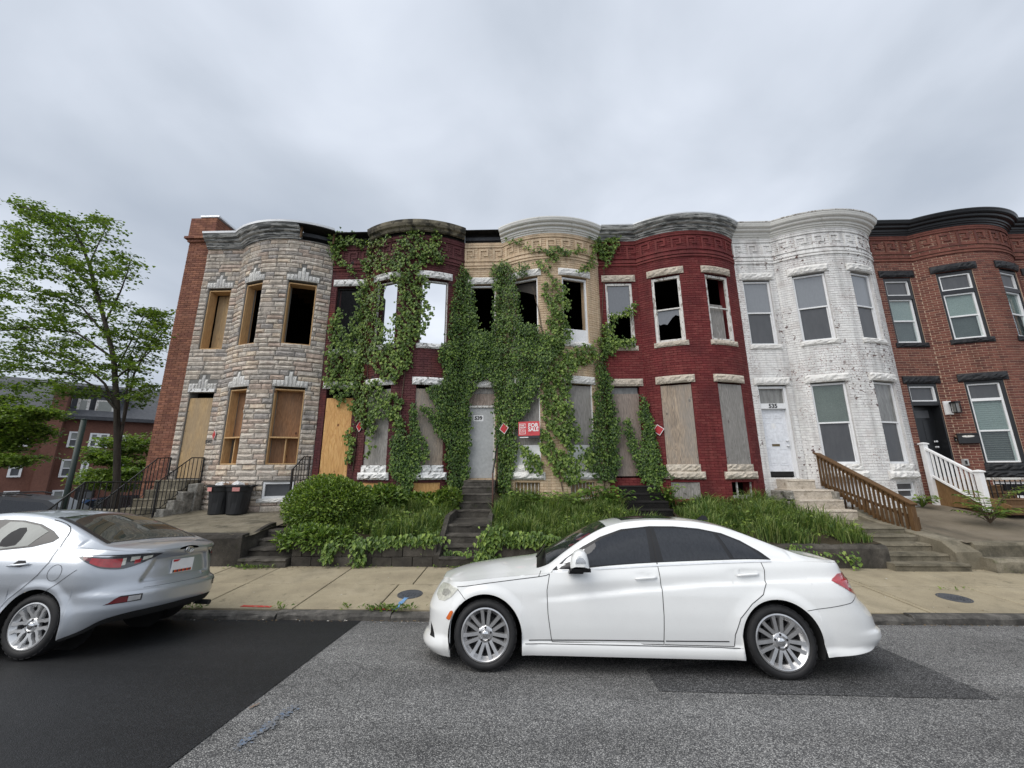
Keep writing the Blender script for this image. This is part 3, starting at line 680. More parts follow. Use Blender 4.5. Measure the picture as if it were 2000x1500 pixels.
class LF:
    """flat local frame across an opening: u along the wall, z up, o outward"""
    def __init__(s, k, s0, s1):
        a, b = fpt(k,s0,0)[0], fpt(k,s1,0)[0]; s.o = a; s.x = (b-a).normalized(); s.n = Vector((s.x.y,-s.x.x,0)); s.w = (b-a).length
    def p(s, u, z, o): return s.o+s.x*u+s.n*o+Vector((0,0,z))
    def box(s, m, u0, u1, z0, z1, o0, o1, mi=0):
        return m.hexa([s.p(u0,z0,o1),s.p(u1,z0,o1),s.p(u1,z0,o0),s.p(u0,z0,o0),s.p(u0,z1,o1),s.p(u1,z1,o1),s.p(u1,z1,o0),s.p(u0,z1,o0)], mi)
    def mat(s, u, z, o): return frame(s.x, (0,0,1), s.p(u,z,o))
def rough_block(house, k, s0, s1, z0, z1, o, mat, name, sub=None, amp=.02):
    """rock-faced stone block on the front"""
    m = MB(); nu, nz = max(6, int((s1-s0)/.07)), 4; rows = []
    for j in range(nz+1):
        r = []
        for i in range(nu+1):
            e = (i in (0,nu)) or (j in (0,nz)); b = o*(.55 if e else 1)+(0 if e else random.uniform(-amp,amp))
            r.append(fpt(k, lerp(s0,s1,i/nu)+(0 if e else random.uniform(-.01,.01)), lerp(z0,z1,j/nz)+(0 if e else random.uniform(-.012,.012)), b)[0])
        rows.append(r)
    m.grid(rows)
    for edge, fl in ((rows[0],1),(rows[-1],0)):
        bk = []
        for i in range(nu+1): bk.append(fpt(k, lerp(s0,s1,i/nu), z0 if fl else z1, -.05)[0])
        m.grid([bk,edge] if fl else [edge,bk])
    for i in (0,nu):
        bk = [fpt(k, lerp(s0,s1,i/nu), lerp(z0,z1,j/nz), -.05)[0] for j in range(nz+1)]; m.grid([bk,[r[i] for r in rows]])
    return m.build(name, mat, sub or house)
def sash(house, k, s0, s1, z0, z1, fm, upper, lower, depth=-.13, fw=.055, mid=.5, name='window', jamb=None, transom=None, lowopen=False):
    """double-hung window: frame with meeting rail, panes as sub-parts"""
    L = LF(k,s0,s1); w = L.w; m = MB(); d = depth
    top = z1 if transom is None else transom
    for (a,b,c,e) in ((0,fw,z0,z1),(w-fw,w,z0,z1),(fw,w-fw,z0,z0+fw),(fw,w-fw,z1-fw,z1)): L.box(m,a,b,c,e,d,d+.075)
    zm = lerp(z0,top,mid); L.box(m,fw,w-fw,zm-.022,zm+.022,d+.02,d+.062)
    for (a,b,c,e) in ((fw,fw+.03,z0+fw,zm-.022),(w-fw-.03,w-fw,z0+fw,zm-.022)): L.box(m,a,b,c,e,d+.005,d+.035)
    if transom is not None: L.box(m,fw,w-fw,transom-.03,transom+.05,d+.004,d+.08)
    o = m.build(name, fm, house, bevel=.004, bseg=1)
    for zz0, zz1, dd, g in ((z0+fw,zm,.012,lower),(zm,top-(.03 if transom is not None else fw),.034,upper))+(((transom+.05,z1-fw,.03,'pane_screen'),) if transom is not None else ()):
        if g is None: continue
        p = MB(); L.box(p,fw*.8,w-fw*.8,zz0,zz1,d+dd,d+dd+.006); p.build('pane', G_[g], o)
    return o, L
def blinds(o, L, z0, z1, d, mat, pitch=.034):
    m = MB(); z = z0
    while z < z1: m.hexa([L.p(.06,z,d),L.p(L.w-.06,z,d),L.p(L.w-.06,z+.012,d-.02),L.p(.06,z+.012,d-.02),L.p(.06,z+.003,d+.002),L.p(L.w-.06,z+.003,d+.002),L.p(L.w-.06,z+.015,d-.018),L.p(.06,z+.015,d-.018)]); z += pitch
    m.build('blind', mat, o)
def board(house, k, s0, s1, z0, z1, mat, o=-.06, name='plywood_board', sub=None):
    L = LF(k,s0,s1); m = MB(); L.box(m,.006,L.w-.006,z0,z1,o,o+.018); b = m.build(name, mat, sub or house, bevel=.002, bseg=1)
    m = MB()
    for i in range(4):
        for u in (.04,L.w-.04): L.box(m,u-.008,u+.008,lerp(z0,z1,(i+.3)/4),lerp(z0,z1,(i+.3)/4)+.016,o+.018,o+.022)
    m.build('nail', G_['iron_black'], b); return b
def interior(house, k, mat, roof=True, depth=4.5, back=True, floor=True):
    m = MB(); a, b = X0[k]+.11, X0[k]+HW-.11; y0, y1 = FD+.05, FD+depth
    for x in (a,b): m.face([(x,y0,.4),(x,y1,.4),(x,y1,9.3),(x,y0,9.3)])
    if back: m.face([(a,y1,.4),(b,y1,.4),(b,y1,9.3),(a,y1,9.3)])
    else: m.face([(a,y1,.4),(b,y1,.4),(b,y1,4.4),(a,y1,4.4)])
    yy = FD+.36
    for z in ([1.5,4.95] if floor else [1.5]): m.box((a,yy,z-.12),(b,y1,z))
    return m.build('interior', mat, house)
def party(house, x, top=9.45, depth=4.5, mat=None): return MB().box((x-.1,FD+.33,.3),(x+.1,FD+depth,top)).build('party_wall', mat or G_['brick_old'], house)
def roof(house, k, z=9.42):
    m = MB(); a, b = X0[k]+.02, X0[k]+HW-.02; cx, cy = X0[k]+FL+CH/2, FD-SAG+RR
    fr = [(a,FD),(X0[k]+FL,FD)]+[(cx+RR*sin(-PHI+2*PHI*i/16), cy-RR*cos(-PHI+2*PHI*i/16)) for i in range(1,16)]+[(b,FD)]
    pts = [(x,y+.02,z) for x,y in fr]+[(b,FD+4.6,z-.12),(a,FD+4.6,z-.12)]
    return m.prism(pts, (0,0,-.12)).build('roof', G_['slate'], house)
def frieze(house, k, mat, s0=0.0, s1=None):
    """raised Greek-key band in brick and its string courses"""
    s1 = SMAX if s1 is None else s1; m = MB(); P = .462; t = .062; z0 = 8.50; s = s0+.02; H = .44
    def pc(a,b,c,d):
        a, b = max(a,s0), min(b,s1)
        if b-a > .015: m.fbox(k,a,b,c,d,-.01,.034,0,.2)
    while s < s1:
        pc(s,s+t,z0,z0+H); pc(s+t,s+.31,z0+H-t,z0+H); pc(s+.31-t,s+.31,z0+.19,z0+H-t); pc(s+.155,s+.31-t,z0+.19,z0+.19+t)
        pc(s+t,s+P,z0,z0+t); s += P
    f = m.build('greek_key_frieze', mat, house)
    m = MB()
    for z in (8.25,8.345,9.0,9.075): sweep(m, k, [(o, zz) for o, zz in STR(z)], n=24)
    m.build('string_course', mat, house); return f
OPS = lambda a=0.0: [(.20,1.05,1.56,4.27),(1.66,2.50,1.95,4.27),(3.25,4.10,1.95,4.27),(.20,1.05,5.54,7.70),(1.66,2.50,5.54,7.70),(3.25,4.10,5.54,7.70)]
BASE_OPS = [(1.72,2.46,1.02,1.47),(3.31,4.05,1.02,1.47)]
def house(k, name, label, mat, mortar, lint, zb=.55, nind=300, ops=None, bands=True, base_ops=True, imat='interior_dark', lint_rows=True, sills=True, skip_lint=()):
    h = thing(name, label, 'house', (X0[k]+HW/2, FD, yardz(X0[k]+HW/2, 11.4)), 'row houses')
    o = ops or OPS(); allo = o+(BASE_OPS if base_ops else [])
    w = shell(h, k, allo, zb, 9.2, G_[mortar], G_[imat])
    lay(h, w, k, courses(k, allo, zb, 9.2), [unit_brick], G_[mat], .010, -.001, nind, 'brick', .006 if k > 4 else .0045)
    if bands: frieze(h, k, G_[mat])
    for i, (a,b,c,d) in enumerate(o):
        if i not in skip_lint: rough_block(h, k, a-.11, b+.11, d, d+.225, .07, G_[lint], 'lintel', amp=.016)
        if sills and i > 2: rough_block(h, k, a-.06, b+.06, c-.15, c, .06, G_[lint], 'sill', amp=.012)
        if sills and i in (1,2):
            rough_block(h, k, a-.02, b+.02, c-.2, c, .045, G_[lint], 'sill', amp=.02)
            rough_block(h, k, a-.12, b+.12, c-.4, c-.2, .10, G_[lint], 'sill', amp=.022)
    return h, w
def num_text(parent, body, k, s0, s1, u, z, o, size, mat, name='house_number', bold=.006):
    L = LF(k,s0,s1); return text(name, body, size, G_[mat], parent, L.mat(u,z,o), .004, bold)

# ---- white house 535
H, wl = house(4, 'row_house', 'white painted brick row house with peeling paint and door 535', 'brick_white', 'mortar_white', 'marble_white')
m = MB(); sweep(m, 4, CORN); m.build('cornice', G_['cornice_white'], H)
m = MB(); sweep(m, 4, [(.0,9.546),(.34,9.54),(.345,9.575),(.0,9.60)]); m.build('flashing', G_['trim_peeled'], H)
interior(H, 4, G_['interior_dark']); roof(H, 4)
for a,b in ((.20,1.05),(1.66,2.50),(3.25,4.10)): sash(H,4,a,b,5.54,7.66,G_['white_trim'],'pane_sky','pane_screen',-.13)
o, L = sash(H,4,1.66,2.50,1.95,4.24,G_['white_trim'],None,'pane_screen',-.13)
m = MB(); L.box(m,.06,L.w-.06,3.12,4.2,-.115,-.10); m.build('shade', G_['shade_fabric'], o)
m = MB(); L.box(m,.05,L.w-.05,3.12,4.19,-.094,-.09); m.build('pane', glass_clear('pane_clear',(.8,.84,.83)), o)
sash(H,4,3.25,4.10,1.95,4.24,G_['white_trim'],'pane_dusty','pane_screen',-.13)
L = LF(4,.20,1.05); m = MB(); w = L.w
for (a,b,c,d) in ((0,.05,1.56,4.24),(w-.07,w,1.56,4.24),(.05,w-.07,4.17,4.24),(.05,w-.07,3.56,3.72)): L.box(m,a,b,c,d,-.19,-.05)
df = m.build('door_frame', G_['white_trim'], H, bevel=.005, bseg=1)
m = MB(); L.box(m,.05,w-.07,3.72,4.17,-.15,-.14); m.build('transom_pane', G_['pane_dusty'], df)
m = MB(); L.box(m,.05,w-.07,1.6,3.56,-.19,-.15); dr = m.build('door', G_['door_white'], H)
for (a,b,c,d) in ((.11,.36,3.28,3.46),(.43,.68,3.28,3.46),(.11,.36,2.62,3.16),(.43,.68,2.62,3.16),(.11,.36,1.92,2.38),(.43,.68,1.92,2.38)):
    m = MB(); 
    for q in ((a,b,c,c+.016),(a,b,d-.016,d),(a,a+.016,c+.016,d-.016),(b-.016,b,c+.016,d-.016)): L.box(m,*q,-.151,-.142)
    L.box(m,a+.05,b-.05,c+.05,d-.05,-.151,-.143); m.build('panel', G_['door_white'], dr, bevel=.004, bseg=1)
m = MB(); L.box(m,.06,w-.08,1.6,1.74,-.15,-.145); m.build('kick_plate', G_['iron_black'], dr)
m = MB(); L.box(m,.27,.49,2.46,2.53,-.15,-.141); m.build('mail_slot', G_['brass_dark'], dr)
for z in (2.47,2.62): MB().lathe([(.03,0),(.03,.012),(.012,.02),(.012,.04),(.028,.05),(.03,.065),(.018,.078),(.001,.08)], L.mat(.71,z,-.15), 14).build('knob', G_['flashing'], dr, smooth=True)
m = MB(); L.box(m,.33,.46,2.98,3.14,-.15,-.1475); m.build('notice', G_['sign_white'], dr)
num_text(df,'535',4,.20,1.05,.40,3.64,-.048,.17,'number_dark')
o, L = sash(H,4,3.31,4.05,1.02,1.47,G_['white_trim'],'pane_screen','pane_screen',-.12,.06,.5); board(H,4,1.72,2.46,1.02,1.47,G_['white_trim'],-.08,'basement_panel')
# ---- red house
H, wl = house(3, 'row_house', 'dark red painted row house with weathered plywood over its ground floor', 'brick_red', 'mortar_red', 'marble_cream')
m = MB(); sweep(m, 3, CORN); m.build('cornice', G_['cornice_grey'], H)
m = MB(); sweep(m, 3, [(.0,9.546),(.335,9.54),(.34,9.575),(.0,9.58)]); m.build('flashing', G_['flashing'], H)
interior(H, 3, G_['interior_dark']); roof(H, 3)
sash(H,3,.20,1.05,5.54,7.66,G_['trim_peeled'],'pane_broken',None,-.1,.075)
o, L = sash(H,3,1.66,2.50,5.54,7.66,G_['trim_peeled'],None,None,-.1,.085)
m = MB(); sh = [(.08,6.58),(.76,6.58),(.76,6.46),(.70,6.36),(.62,6.40),(.52,6.33),(.42,6.2),(.36,6.12),(.26,6.16),(.16,6.13),(.08,6.2)]
m.prism([L.p(u,z,-.09) for u,z in sh], L.n*.006); m.build('broken_pane', G_['pane_broken'], o)
o, L = sash(H,3,3.25,4.10,5.54,7.66,G_['trim_peeled'],None,None,-.1,.08)
m = MB(); L.box(m,.09,.66,5.62,6.75,-.16,-.14); m.build('plywood_board', G_['ply_grey'], o)
board(H,3,.22,1.03,1.62,4.05,G_['ply_brown'],-.07); board(H,3,1.66,2.50,1.95,4.22,G_['ply_fade'],-.03); board(H,3,3.25,4.10,1.95,4.22,G_['ply_grey'],-.03)
m = MB(); LF(3,.2,1.05).box(m,.03,.82,4.06,4.25,-.14,-.12); m.build('transom_pane', G_['pane_dusty'], H)
board(H,3,1.72,2.46,1.0,1.47,G_['ply_grey'],-.03,'basement_board')
L = LF(3,3.31,4.05); m = MB()
for u in (.0,.22,.70): L.box(m,u,u+.035,1.02,1.47,-.1,-.06)
L.box(m,.0,.74,1.02,1.12,-.1,-.05); m.build('basement_window', G_['trim_peeled'], H)
# ---- tan house 539
H, wl = house(2, 'row_house', 'tan painted row house smothered in dense ivy around grey door 539', 'brick_tan', 'mortar_tan', 'marble_white')
m = MB(); sweep(m, 2, CORN, flat=False); m.build('cornice', G_['cornice_white'], H)
m = MB(); sweep(m, 2, [(-.3,9.16),(-.05,9.16),(-.04,9.5),(.2,9.53),(.2,9.56),(-.3,9.56)], bay=False, f0=0.0, f1=FL); m.build('charred_cornice_gap', G_['char'], H)
interior(H, 2, G_['interior_dark']); roof(H, 2)
for a,b in ((.20,1.05),(1.66,2.50)): sash(H,2,a,b,5.54,7.66,G_['white_trim'],None,None,-.12,.05,.02)
o, L = sash(H,2,3.25,4.10,5.54,7.66,G_['white_trim'],None,None,-.12,.06,.02)
m = MB(); L.box(m,.05,.82,5.55,5.98,-.14,-.06); m.build('lower_panel', G_['white_trim'], o)
L = LF(2,1.66,2.50); m = MB(); m.prism([L.p(.06,7.6,-.2),L.p(.8,7.6,-.2),L.p(.8,7.12,-.2),L.p(.45,7.28,-.2),L.p(.06,7.42,-.2)], -L.n*.01); m.build('fallen_ceiling', G_['interior_plaster'], H)
for a,b in ((1.66,2.50),(3.25,4.10)):
    board(H,2,a,b,2.5,4.22,G_['ply_grey'],-.06); L = LF(2,a,b); m = MB(); L.box(m,.0,L.w,1.95,2.5,-.08,-.04); m.build('white_panel', G_['white_trim'], H)
    m = MB(); L.box(m,-.005,.03,1.95,4.25,-.05,-.01); L.box(m,L.w-.03,L.w+.005,1.95,4.25,-.05,-.01); m.build('window_frame', G_['white_trim'], H)
L = LF(2,.20,1.05); m = MB(); L.box(m,.05,.80,1.58,3.66,-.12,-.08); dr = m.build('door', G_['door_grey'], H)
m = MB(); L.box(m,.0,.05,1.56,3.7,-.12,-.03); L.box(m,.80,.85,1.56,3.7,-.12,-.03); L.box(m,.05,.80,3.66,3.72,-.12,-.03); m.build('door_frame', G_['trim_peeled'], H)
board(H,2,.20,1.05,3.73,4.08,G_['ply_brown'],-.07,'transom_board'); board(H,2,.22,1.03,4.09,4.26,G_['ply_grey'],-.09,'transom_board')
num_text(dr,'539',2,.20,1.05,.34,3.34,-.074,.155,'number_dark'); m = MB(); L.box(m,.19,.49,3.25,3.43,-.08,-.078); m.build('number_plate', G_['sign_white'], dr)
for a,b in ((1.72,2.46),(3.31,4.05)):
    board(H,2,a,b,1.02,1.47,G_['ply_osb'],-.16,'basement_board'); L = LF(2,a,b); m = MB()
    for i in range(7): L.box(m,.03+i*.108,.045+i*.108,1.02,1.47,-.05,-.03)
    L.box(m,.0,L.w,1.02,1.06,-.05,-.028); m.build('window_bars', G_['trim_peeled'], H)
# ---- purple, burnt-out house
H, wl = house(1, 'row_house', 'burnt-out purple-brown row house open to the sky and hung with creeper', 'brick_purple', 'mortar_purple', 'marble_peeled', imat='char')
m = MB(); rows = []
pr = [(.10,9.24),(.16,9.26),(.20,9.33),(.27,9.36),(.31,9.43),(.325,9.50),(.33,9.53),(.02,9.55)]
sweep(m, 1, pr, flat=False, b0=.02, b1=.99); m.build('cornice', G_['cornice_burnt'], H)
m = MB(); sweep(m, 1, [(-.25,9.2),(.02,9.2),(.03,9.46),(.24,9.5),(.25,9.535),(-.25,9.55)]); m.build('charred_cornice_core', G_['char'], H)
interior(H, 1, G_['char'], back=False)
for i,(a,b) in enumerate(((.20,1.05),(1.66,2.50),(3.25,4.10))): sash(H,1,a,b,5.54,7.66,G_['trim_peeled' if i else 'char'],None,None,-.14,.05,.015)
board(H,1,.22,1.05,1.60,3.98,G_['ply_new'],-.02); board(H,1,1.66,2.50,1.95,4.16,G_['ply_grey'],-.05); board(H,1,3.25,4.10,1.95,4.16,G_['ply_fade'],-.05)
for a,b in ((1.72,2.46),(3.31,4.05)): board(H,1,a,b,1.02,1.47,G_['ply_new'],-.03,'basement_board')
# ---- clean brick house with black trim
H, wl = house(5, 'row_house', 'red brick row house with black trim and buff mortar joints', 'brick_clean', 'mortar_buff', 'stone_black')
m = MB(); sweep(m, 5, [(o,z+.01) for o,z in CORN]); m.build('cornice', G_['cornice_black'], H)
interior(H, 5, G_['interior_dark']); roof(H, 5)
for i,(a,b) in enumerate(((.20,1.05),(1.66,2.50),(3.25,4.10))):
    L = LF(5,a,b); m = MB(); 
    for (u0,u1,c,d) in ((0,.06,5.54,7.7),(L.w-.06,L.w,5.54,7.7),(.06,L.w-.06,7.6,7.7),(.06,L.w-.06,6.98,7.10)): L.box(m,u0,u1,c,d,-.14,-.015)
    m.build('window_surround', G_['trim_black'], H)
    LI = fpt(5,a,0)[0]; da = .062
    o, L = sash(H,5,a+da,b-da,5.56,6.98,G_['white_trim'],None,None,-.13,.045,.5)
    m = MB(); L.box(m,.04,L.w-.04,6.27,6.94,-.135,-.125); m.build('shade', G_['blind_pale'], o)
    m = MB(); L.box(m,.03,L.w-.03,5.6,6.27,-.16,-.15); m.build('blind', G_['blind_grey'], o)
    m = MB(); L.box(m,.03,L.w-.03,5.6,6.94,-.098,-.094); m.build('pane', G_['pane_clear'], o)
    m = MB()
    for (u0,u1,c,d) in ((0,.04,7.10,7.6),(L.w-.04,L.w,7.10,7.6),(.04,L.w-.04,7.10,7.14),(.04,L.w-.04,7.56,7.6)): L.box(m,u0,u1,c,d,-.12,-.05)
    q = m.build('transom_window', G_['white_trim'], H); m = MB(); L.box(m,.04,L.w-.04,7.14,7.56,-.1,-.095); m.build('pane', G_['pane_screen'], q)
for a,b in ((1.66,2.50),(3.25,4.10)):
    L = LF(5,a,b); m = MB()
    for (u0,u1,c,d) in ((0,.05,1.95,4.27),(L.w-.07,L.w,1.95,4.27),(.05,L.w-.07,4.2,4.27)): L.box(m,u0,u1,c,d,-.14,-.01)
    m.build('window_surround', G_['trim_black'], H)
    o, L = sash(H,5,a+.055,b-.075,1.97,4.2,G_['white_trim'],None,None,-.13,.045,.5,transom=3.72)
    m = MB(); L.box(m,.04,L.w-.04,2.86,3.70,-.14,-.13); m.build('backing', G_['blind_pale'], o); blinds(o, L, 2.86, 3.68, -.118, G_['blind_pale'], .06)
    m = MB(); L.box(m,.04,L.w-.04,2.02,2.84,-.17,-.16); m.build('backing', G_['blind_grey'], o); blinds(o, L, 2.04, 2.82, -.135, G_['blind_dim'], .06)
    m = MB(); L.box(m,.03,L.w-.03,2.0,3.7,-.094,-.09); m.build('pane', G_['pane_clear'], o)
L = LF(5,.20,1.05); m = MB()
for (u0,u1,c,d) in ((0,.05,1.56,4.27),(L.w-.05,L.w,1.56,4.27),(.05,L.w-.05,4.2,4.27),(.05,L.w-.05,3.62,3.74)): L.box(m,u0,u1,c,d,-.3,-.01)
m.build('door_frame', G_['trim_black'], H)
m = MB()
for (u0,u1,c,d) in ((.05,.09,3.74,4.2),(L.w-.09,L.w-.05,3.74,4.2),(.09,L.w-.09,3.74,3.78),(.09,L.w-.09,4.16,4.2)): L.box(m,u0,u1,c,d,-.12,-.04)
q = m.build('transom_window', G_['white_trim'], H); m = MB(); L.box(m,.09,L.w-.09,3.78,4.16,-.1,-.095); m.build('pane', G_['pane_screen'], q)
m = MB(); L.box(m,.05,L.w-.05,1.58,3.62,-.29,-.25); dr = m.build('door', G_['door_black'], H)
for (a,b,c,d) in ((.12,.36,2.6,3.2),(.46,.70,2.6,3.2),(.12,.36,1.8,2.4),(.46,.70,1.8,2.4)): m = MB(); L.box(m,a,b,c,d,-.25,-.238); m.build('panel', G_['door_black'], dr, bevel=.01, bseg=1)
m = MB(); L.box(m,.14,.68,3.28,3.5,-.25,-.244); m.build('fan_light', G_['pane_screen'], dr)
for z in (2.42,2.58): MB().lathe([(.03,0),(.03,.012),(.012,.02),(.012,.04),(.028,.05),(.03,.065),(.018,.078),(.001,.08)], L.mat(.68,z,-.25), 12).build('knob', G_['flashing'], dr, smooth=True)
for a,b in ((1.72,2.46),(3.31,4.05)):
    L = LF(5,a,b); m = MB()
    for (u0,u1,c,d) in ((0,.06,1.02,1.47),(L.w-.06,L.w,1.02,1.47),(.06,L.w-.06,1.02,1.1),(.06,L.w-.06,1.4,1.47)): L.box(m,u0,u1,c,d,-.1,-.03)
    q = m.build('basement_window', G_['white_trim'], H); m = MB(); L.box(m,.06,L.w-.06,1.1,1.4,-.08,-.075); m.build('pane', G_['pane_black'], q)
# ---- neighbour at the right edge of the picture
H, wl = house(6, 'row_house', 'red brick neighbour cut off by the right edge of the photo', 'brick_clean', 'mortar_buff', 'stone_black', nind=120)
m = MB(); sweep(m, 6, [(o,z+.01) for o,z in CORN]); m.build('cornice', G_['cornice_black'], H); interior(H,6,G_['interior_dark']); roof(H,6)
for a,b in ((.20,1.05),(1.66,2.50),(3.25,4.10)):
    sash(H,6,a,b,5.54,7.66,G_['trim_black'],'pane_sky','pane_screen',-.1); 
    if a > 1: sash(H,6,a,b,1.95,4.24,G_['trim_black'],'pane_sky','pane_screen',-.1)
board(H,6,.20,1.05,1.58,4.24,G_['door_black'],-.2,'door')
# ---- corner house faced in moulded stone
k = 0
SOP = [(.25,1.02,1.58,4.28),(1.86,2.56,1.98,4.26),(3.38,4.20,1.98,4.26),(.27,1.02,5.60,7.70),(1.86,2.56,5.60,7.70),(3.38,4.20,5.60,7.70),(3.42,4.18,1.05,1.5)]
H = thing('row_house', 'corner row house faced in mixed grey and tan moulded stone with raw lumber windows', 'house', (X0[0]+HW/2,FD,.7), 'row houses')
wl = shell(H, 0, SOP, .4, 9.15, G_['mortar_grey'], G_['interior_dark'])
rects = []; z = .55
keyz = []
for (a,b,c,d) in SOP[:6]: keyz.append((a,b,d))
def blocked(a,b,c,d):
    for (p,q,r,t) in SOP:
        if a < q and b > p and c < t-.01 and d > r+.01: return True
    for (p,q,t) in keyz:
        mid = (p+q)/2
        if a < q+.06 and b > p-.06 and c < t+.19 and d > t: return True
        if a < mid+.17 and b > mid-.17 and c < t+.33 and d > t: return True
        if a < mid+.065 and b > mid-.065 and c < t+.47 and d > t: return True
    return False
rr = random.Random(3)
while z < 9.12:
    hh = rr.choice((.125,.135,.15,.165)); s = -rr.uniform(0,.3)
    while s < SMAX:
        ln = rr.uniform(.25,.8) if s < FL else rr.uniform(.25,.62); a, b = max(0,s), min(SMAX,s+ln); s += ln
        cuts = [a,b]
        if a < FL < b: cuts.insert(1,FL)
        for i in range(len(cuts)-1):
            u, v = cuts[i], cuts[i+1]
            # trim against openings and arches in small steps
            n = max(1, int((v-u)/.02)); run = None
            for j in range(n+1):
                p = u+(v-u)*j/n; q2 = u+(v-u)*(j+1)/n; bl = j == n or blocked(p+1e-4, q2-1e-4, z, min(z+hh,9.12))
                if not bl and run is None: run = p
                if bl and run is not None:
                    if p-run > .035: rects.append((run,p,z,min(z+hh,9.12)))
                    run = None
    z += hh
lay(H, wl, 0, rects, unit_stones, G_['formstone'], .044, -.004, 300, 'stone', .0045)
for (p,q,t) in keyz:                        # pale voussoirs stepping up to a keystone
    mid = (p+q)/2; ns = 9
    for i in range(ns):
        a = lerp(p-.06,q+.06,i/ns); b = lerp(p-.06,q+.06,(i+1)/ns); c = abs((a+b)/2-mid); top = t+(.46 if c < .06 else .32 if c < .19 else .19)
        rough_block(H, 0, a+.004, b-.004, t+.005, top, .045, G_['formstone_pale'], 'voussoir', wl, .008)
m = MB(); sweep(m, 0, CORN, bay=True, b0=0, b1=.70, left_end=True); m.build('cornice', G_['cornice_grey'], H)
m = MB(); sweep(m, 0, [(.0,9.54),(.35,9.535),(.36,9.60),(.0,9.605)], left_end=True, b1=.995); m.build('flashing', G_['flashing'], H)
m = MB(); sweep(m, 0, [(-.25,9.14),(-.2,9.16),(-.2,9.5),(-.25,9.53)], flat=False, b0=.69, b1=1.0); sweep(m, 0, [(-.2,9.5),(.33,9.5),(.335,9.525),(-.2,9.53)], flat=False, b0=.69, b1=1.0); m.build('open_cornice_cavity', G_['interior_dark'], H)
m = MB()
for t_ in (.705,.97):
    A = -PHI+2*PHI*t_; n = Vector((sin(A),-cos(A),0)); c = Vector((X0[0]+FL+CH/2,FD-SAG+RR,0)); m.bar(c+n*(RR+.18)+Vector((0,0,9.13)), c+n*(RR+.18)+Vector((0,0,9.53)), .05, .05)
m.build('cornice_stud', G_['lumber_treated'], H)
interior(H, 0, G_['interior_dark']); roof(H, 0)
for i,(a,b,c,d) in enumerate(SOP[1:6]):
    L = LF(0,a,b); m = MB(); w = L.w
    for (u0,u1,z0,z1) in ((.0,.038,c,d-.06),(w-.038,w,c,d-.06),(.038,w-.038,c,c+.038),(.038,w-.038,d-.10,d-.06)): L.box(m,u0,u1,z0,z1,-.34,-.03)
    f = m.build('window_frame', G_['lumber'], H, bevel=.004, bseg=1)
    if i < 2:
        zm = c+.78; m = MB(); L.box(m,.038,w-.038,zm-.02,zm+.02,-.3,-.02); m.build('rail', G_['lumber'], f)
        m = MB(); L.box(m,.03,w-.03,zm+.02,d-.1,-.3,-.285); m.build('plywood_board', G_['ply_red'], f)
        m = MB(); L.box(m,(.03 if i else .3),w-.03,c+.03,zm-.02,-.3,-.285); m.build('plywood_board', G_['ply_red'], f)
        m = MB(); L.box(m,w*.53,w*.53+.03,c+.038,zm-.02,-.28,-.1); m.build('mullion', G_['lumber'], f)
L = LF(0,.27,1.02); m = MB()
L.box(m,.3,.34,5.6,7.6,-.75,-.4); L.box(m,.42,.46,5.6,7.6,-1.1,-.75); m.build('wall_stud', G_['lumber'], H)
m = MB(); L.box(m,.06,.42,5.5,7.6,-.40,-.385); m.build('partition', G_['ply_osb'], H)
for i in range(9):
    m = MB(); y = FD+.1+i*.42; m.box((X0[0]+1.9,y,8.35),(X0[0]+HW-.12,y+.05,8.55)); m.build('ceiling_joist', G_['lumber_treated'], H)
board(H,0,.25,1.02,1.6,4.02,G_['ply_osb'],-.05); m = MB(); LF(0,.25,1.02).box(m,-.03,.8,4.2,4.3,-.12,.06); m.build('door_head', G_['marble_peeled'], H)
L = LF(0,3.42,4.18); m = MB()
for (u0,u1,c,d) in ((0,.05,1.05,1.5),(L.w-.05,L.w,1.05,1.5),(.05,L.w-.05,1.05,1.11),(.05,L.w-.05,1.44,1.5)): L.box(m,u0,u1,c,d,-.1,.0)
q = m.build('basement_window', G_['white_trim'], H); m = MB(); L.box(m,.05,L.w-.05,1.11,1.44,-.08,-.075); m.build('pane', G_['pane_screen'], q)
rough_block(H,0,3.3,4.3,.93,1.05,.06,G_['formstone_pale'],'sill')
num_text(H,'541',0,.0,1.25,1.13,2.66,.036,.14,'number_dark')
# brick end of the side wall, with its raised parapet running back
PX0, PX1 = X0[0]-.72, X0[0]+.01
m = MB(); m.box((PX0+.012,FD+.012,.2),(PX1,FD+4.4,9.9)); pier = m.build('side_wall', G_['mortar_rust'], H)
br = []; z = .5; row = 0
while z < 9.55:
    s = PX0+(-.11 if row % 2 else 0)
    while s < PX1-.02: a, b = max(s,PX0), min(s+.222,PX1-.005); br.append((a,b,z)); s += .222
    z += .0735; row += 1
br.sort(key=lambda r: r[2]); mb = unit_brick.copy(); mb.materials.clear(); mb.materials.append(G_['brick_old']); m = MB()
for i,(a,b,z) in enumerate(br):
    M = Matrix(((b-a-.009,0,0,(a+b)/2),(0,-.012*random.uniform(.8,1.2),0,FD+.012),(0,0,.0645,z+.0367),(0,0,0,1)))
    if i < 220: o = bpy.data.objects.new('brick', mb); COL.objects.link(o); o.parent = pier; o.matrix_basis = M
    else: m.poly([M @ v.co for v in mb.vertices], [tuple(f.vertices)[::-1] for f in mb.polygons])
stuff(m.build('brick_courses', G_['brick_old'], pier))
m = MB(); rows = 10
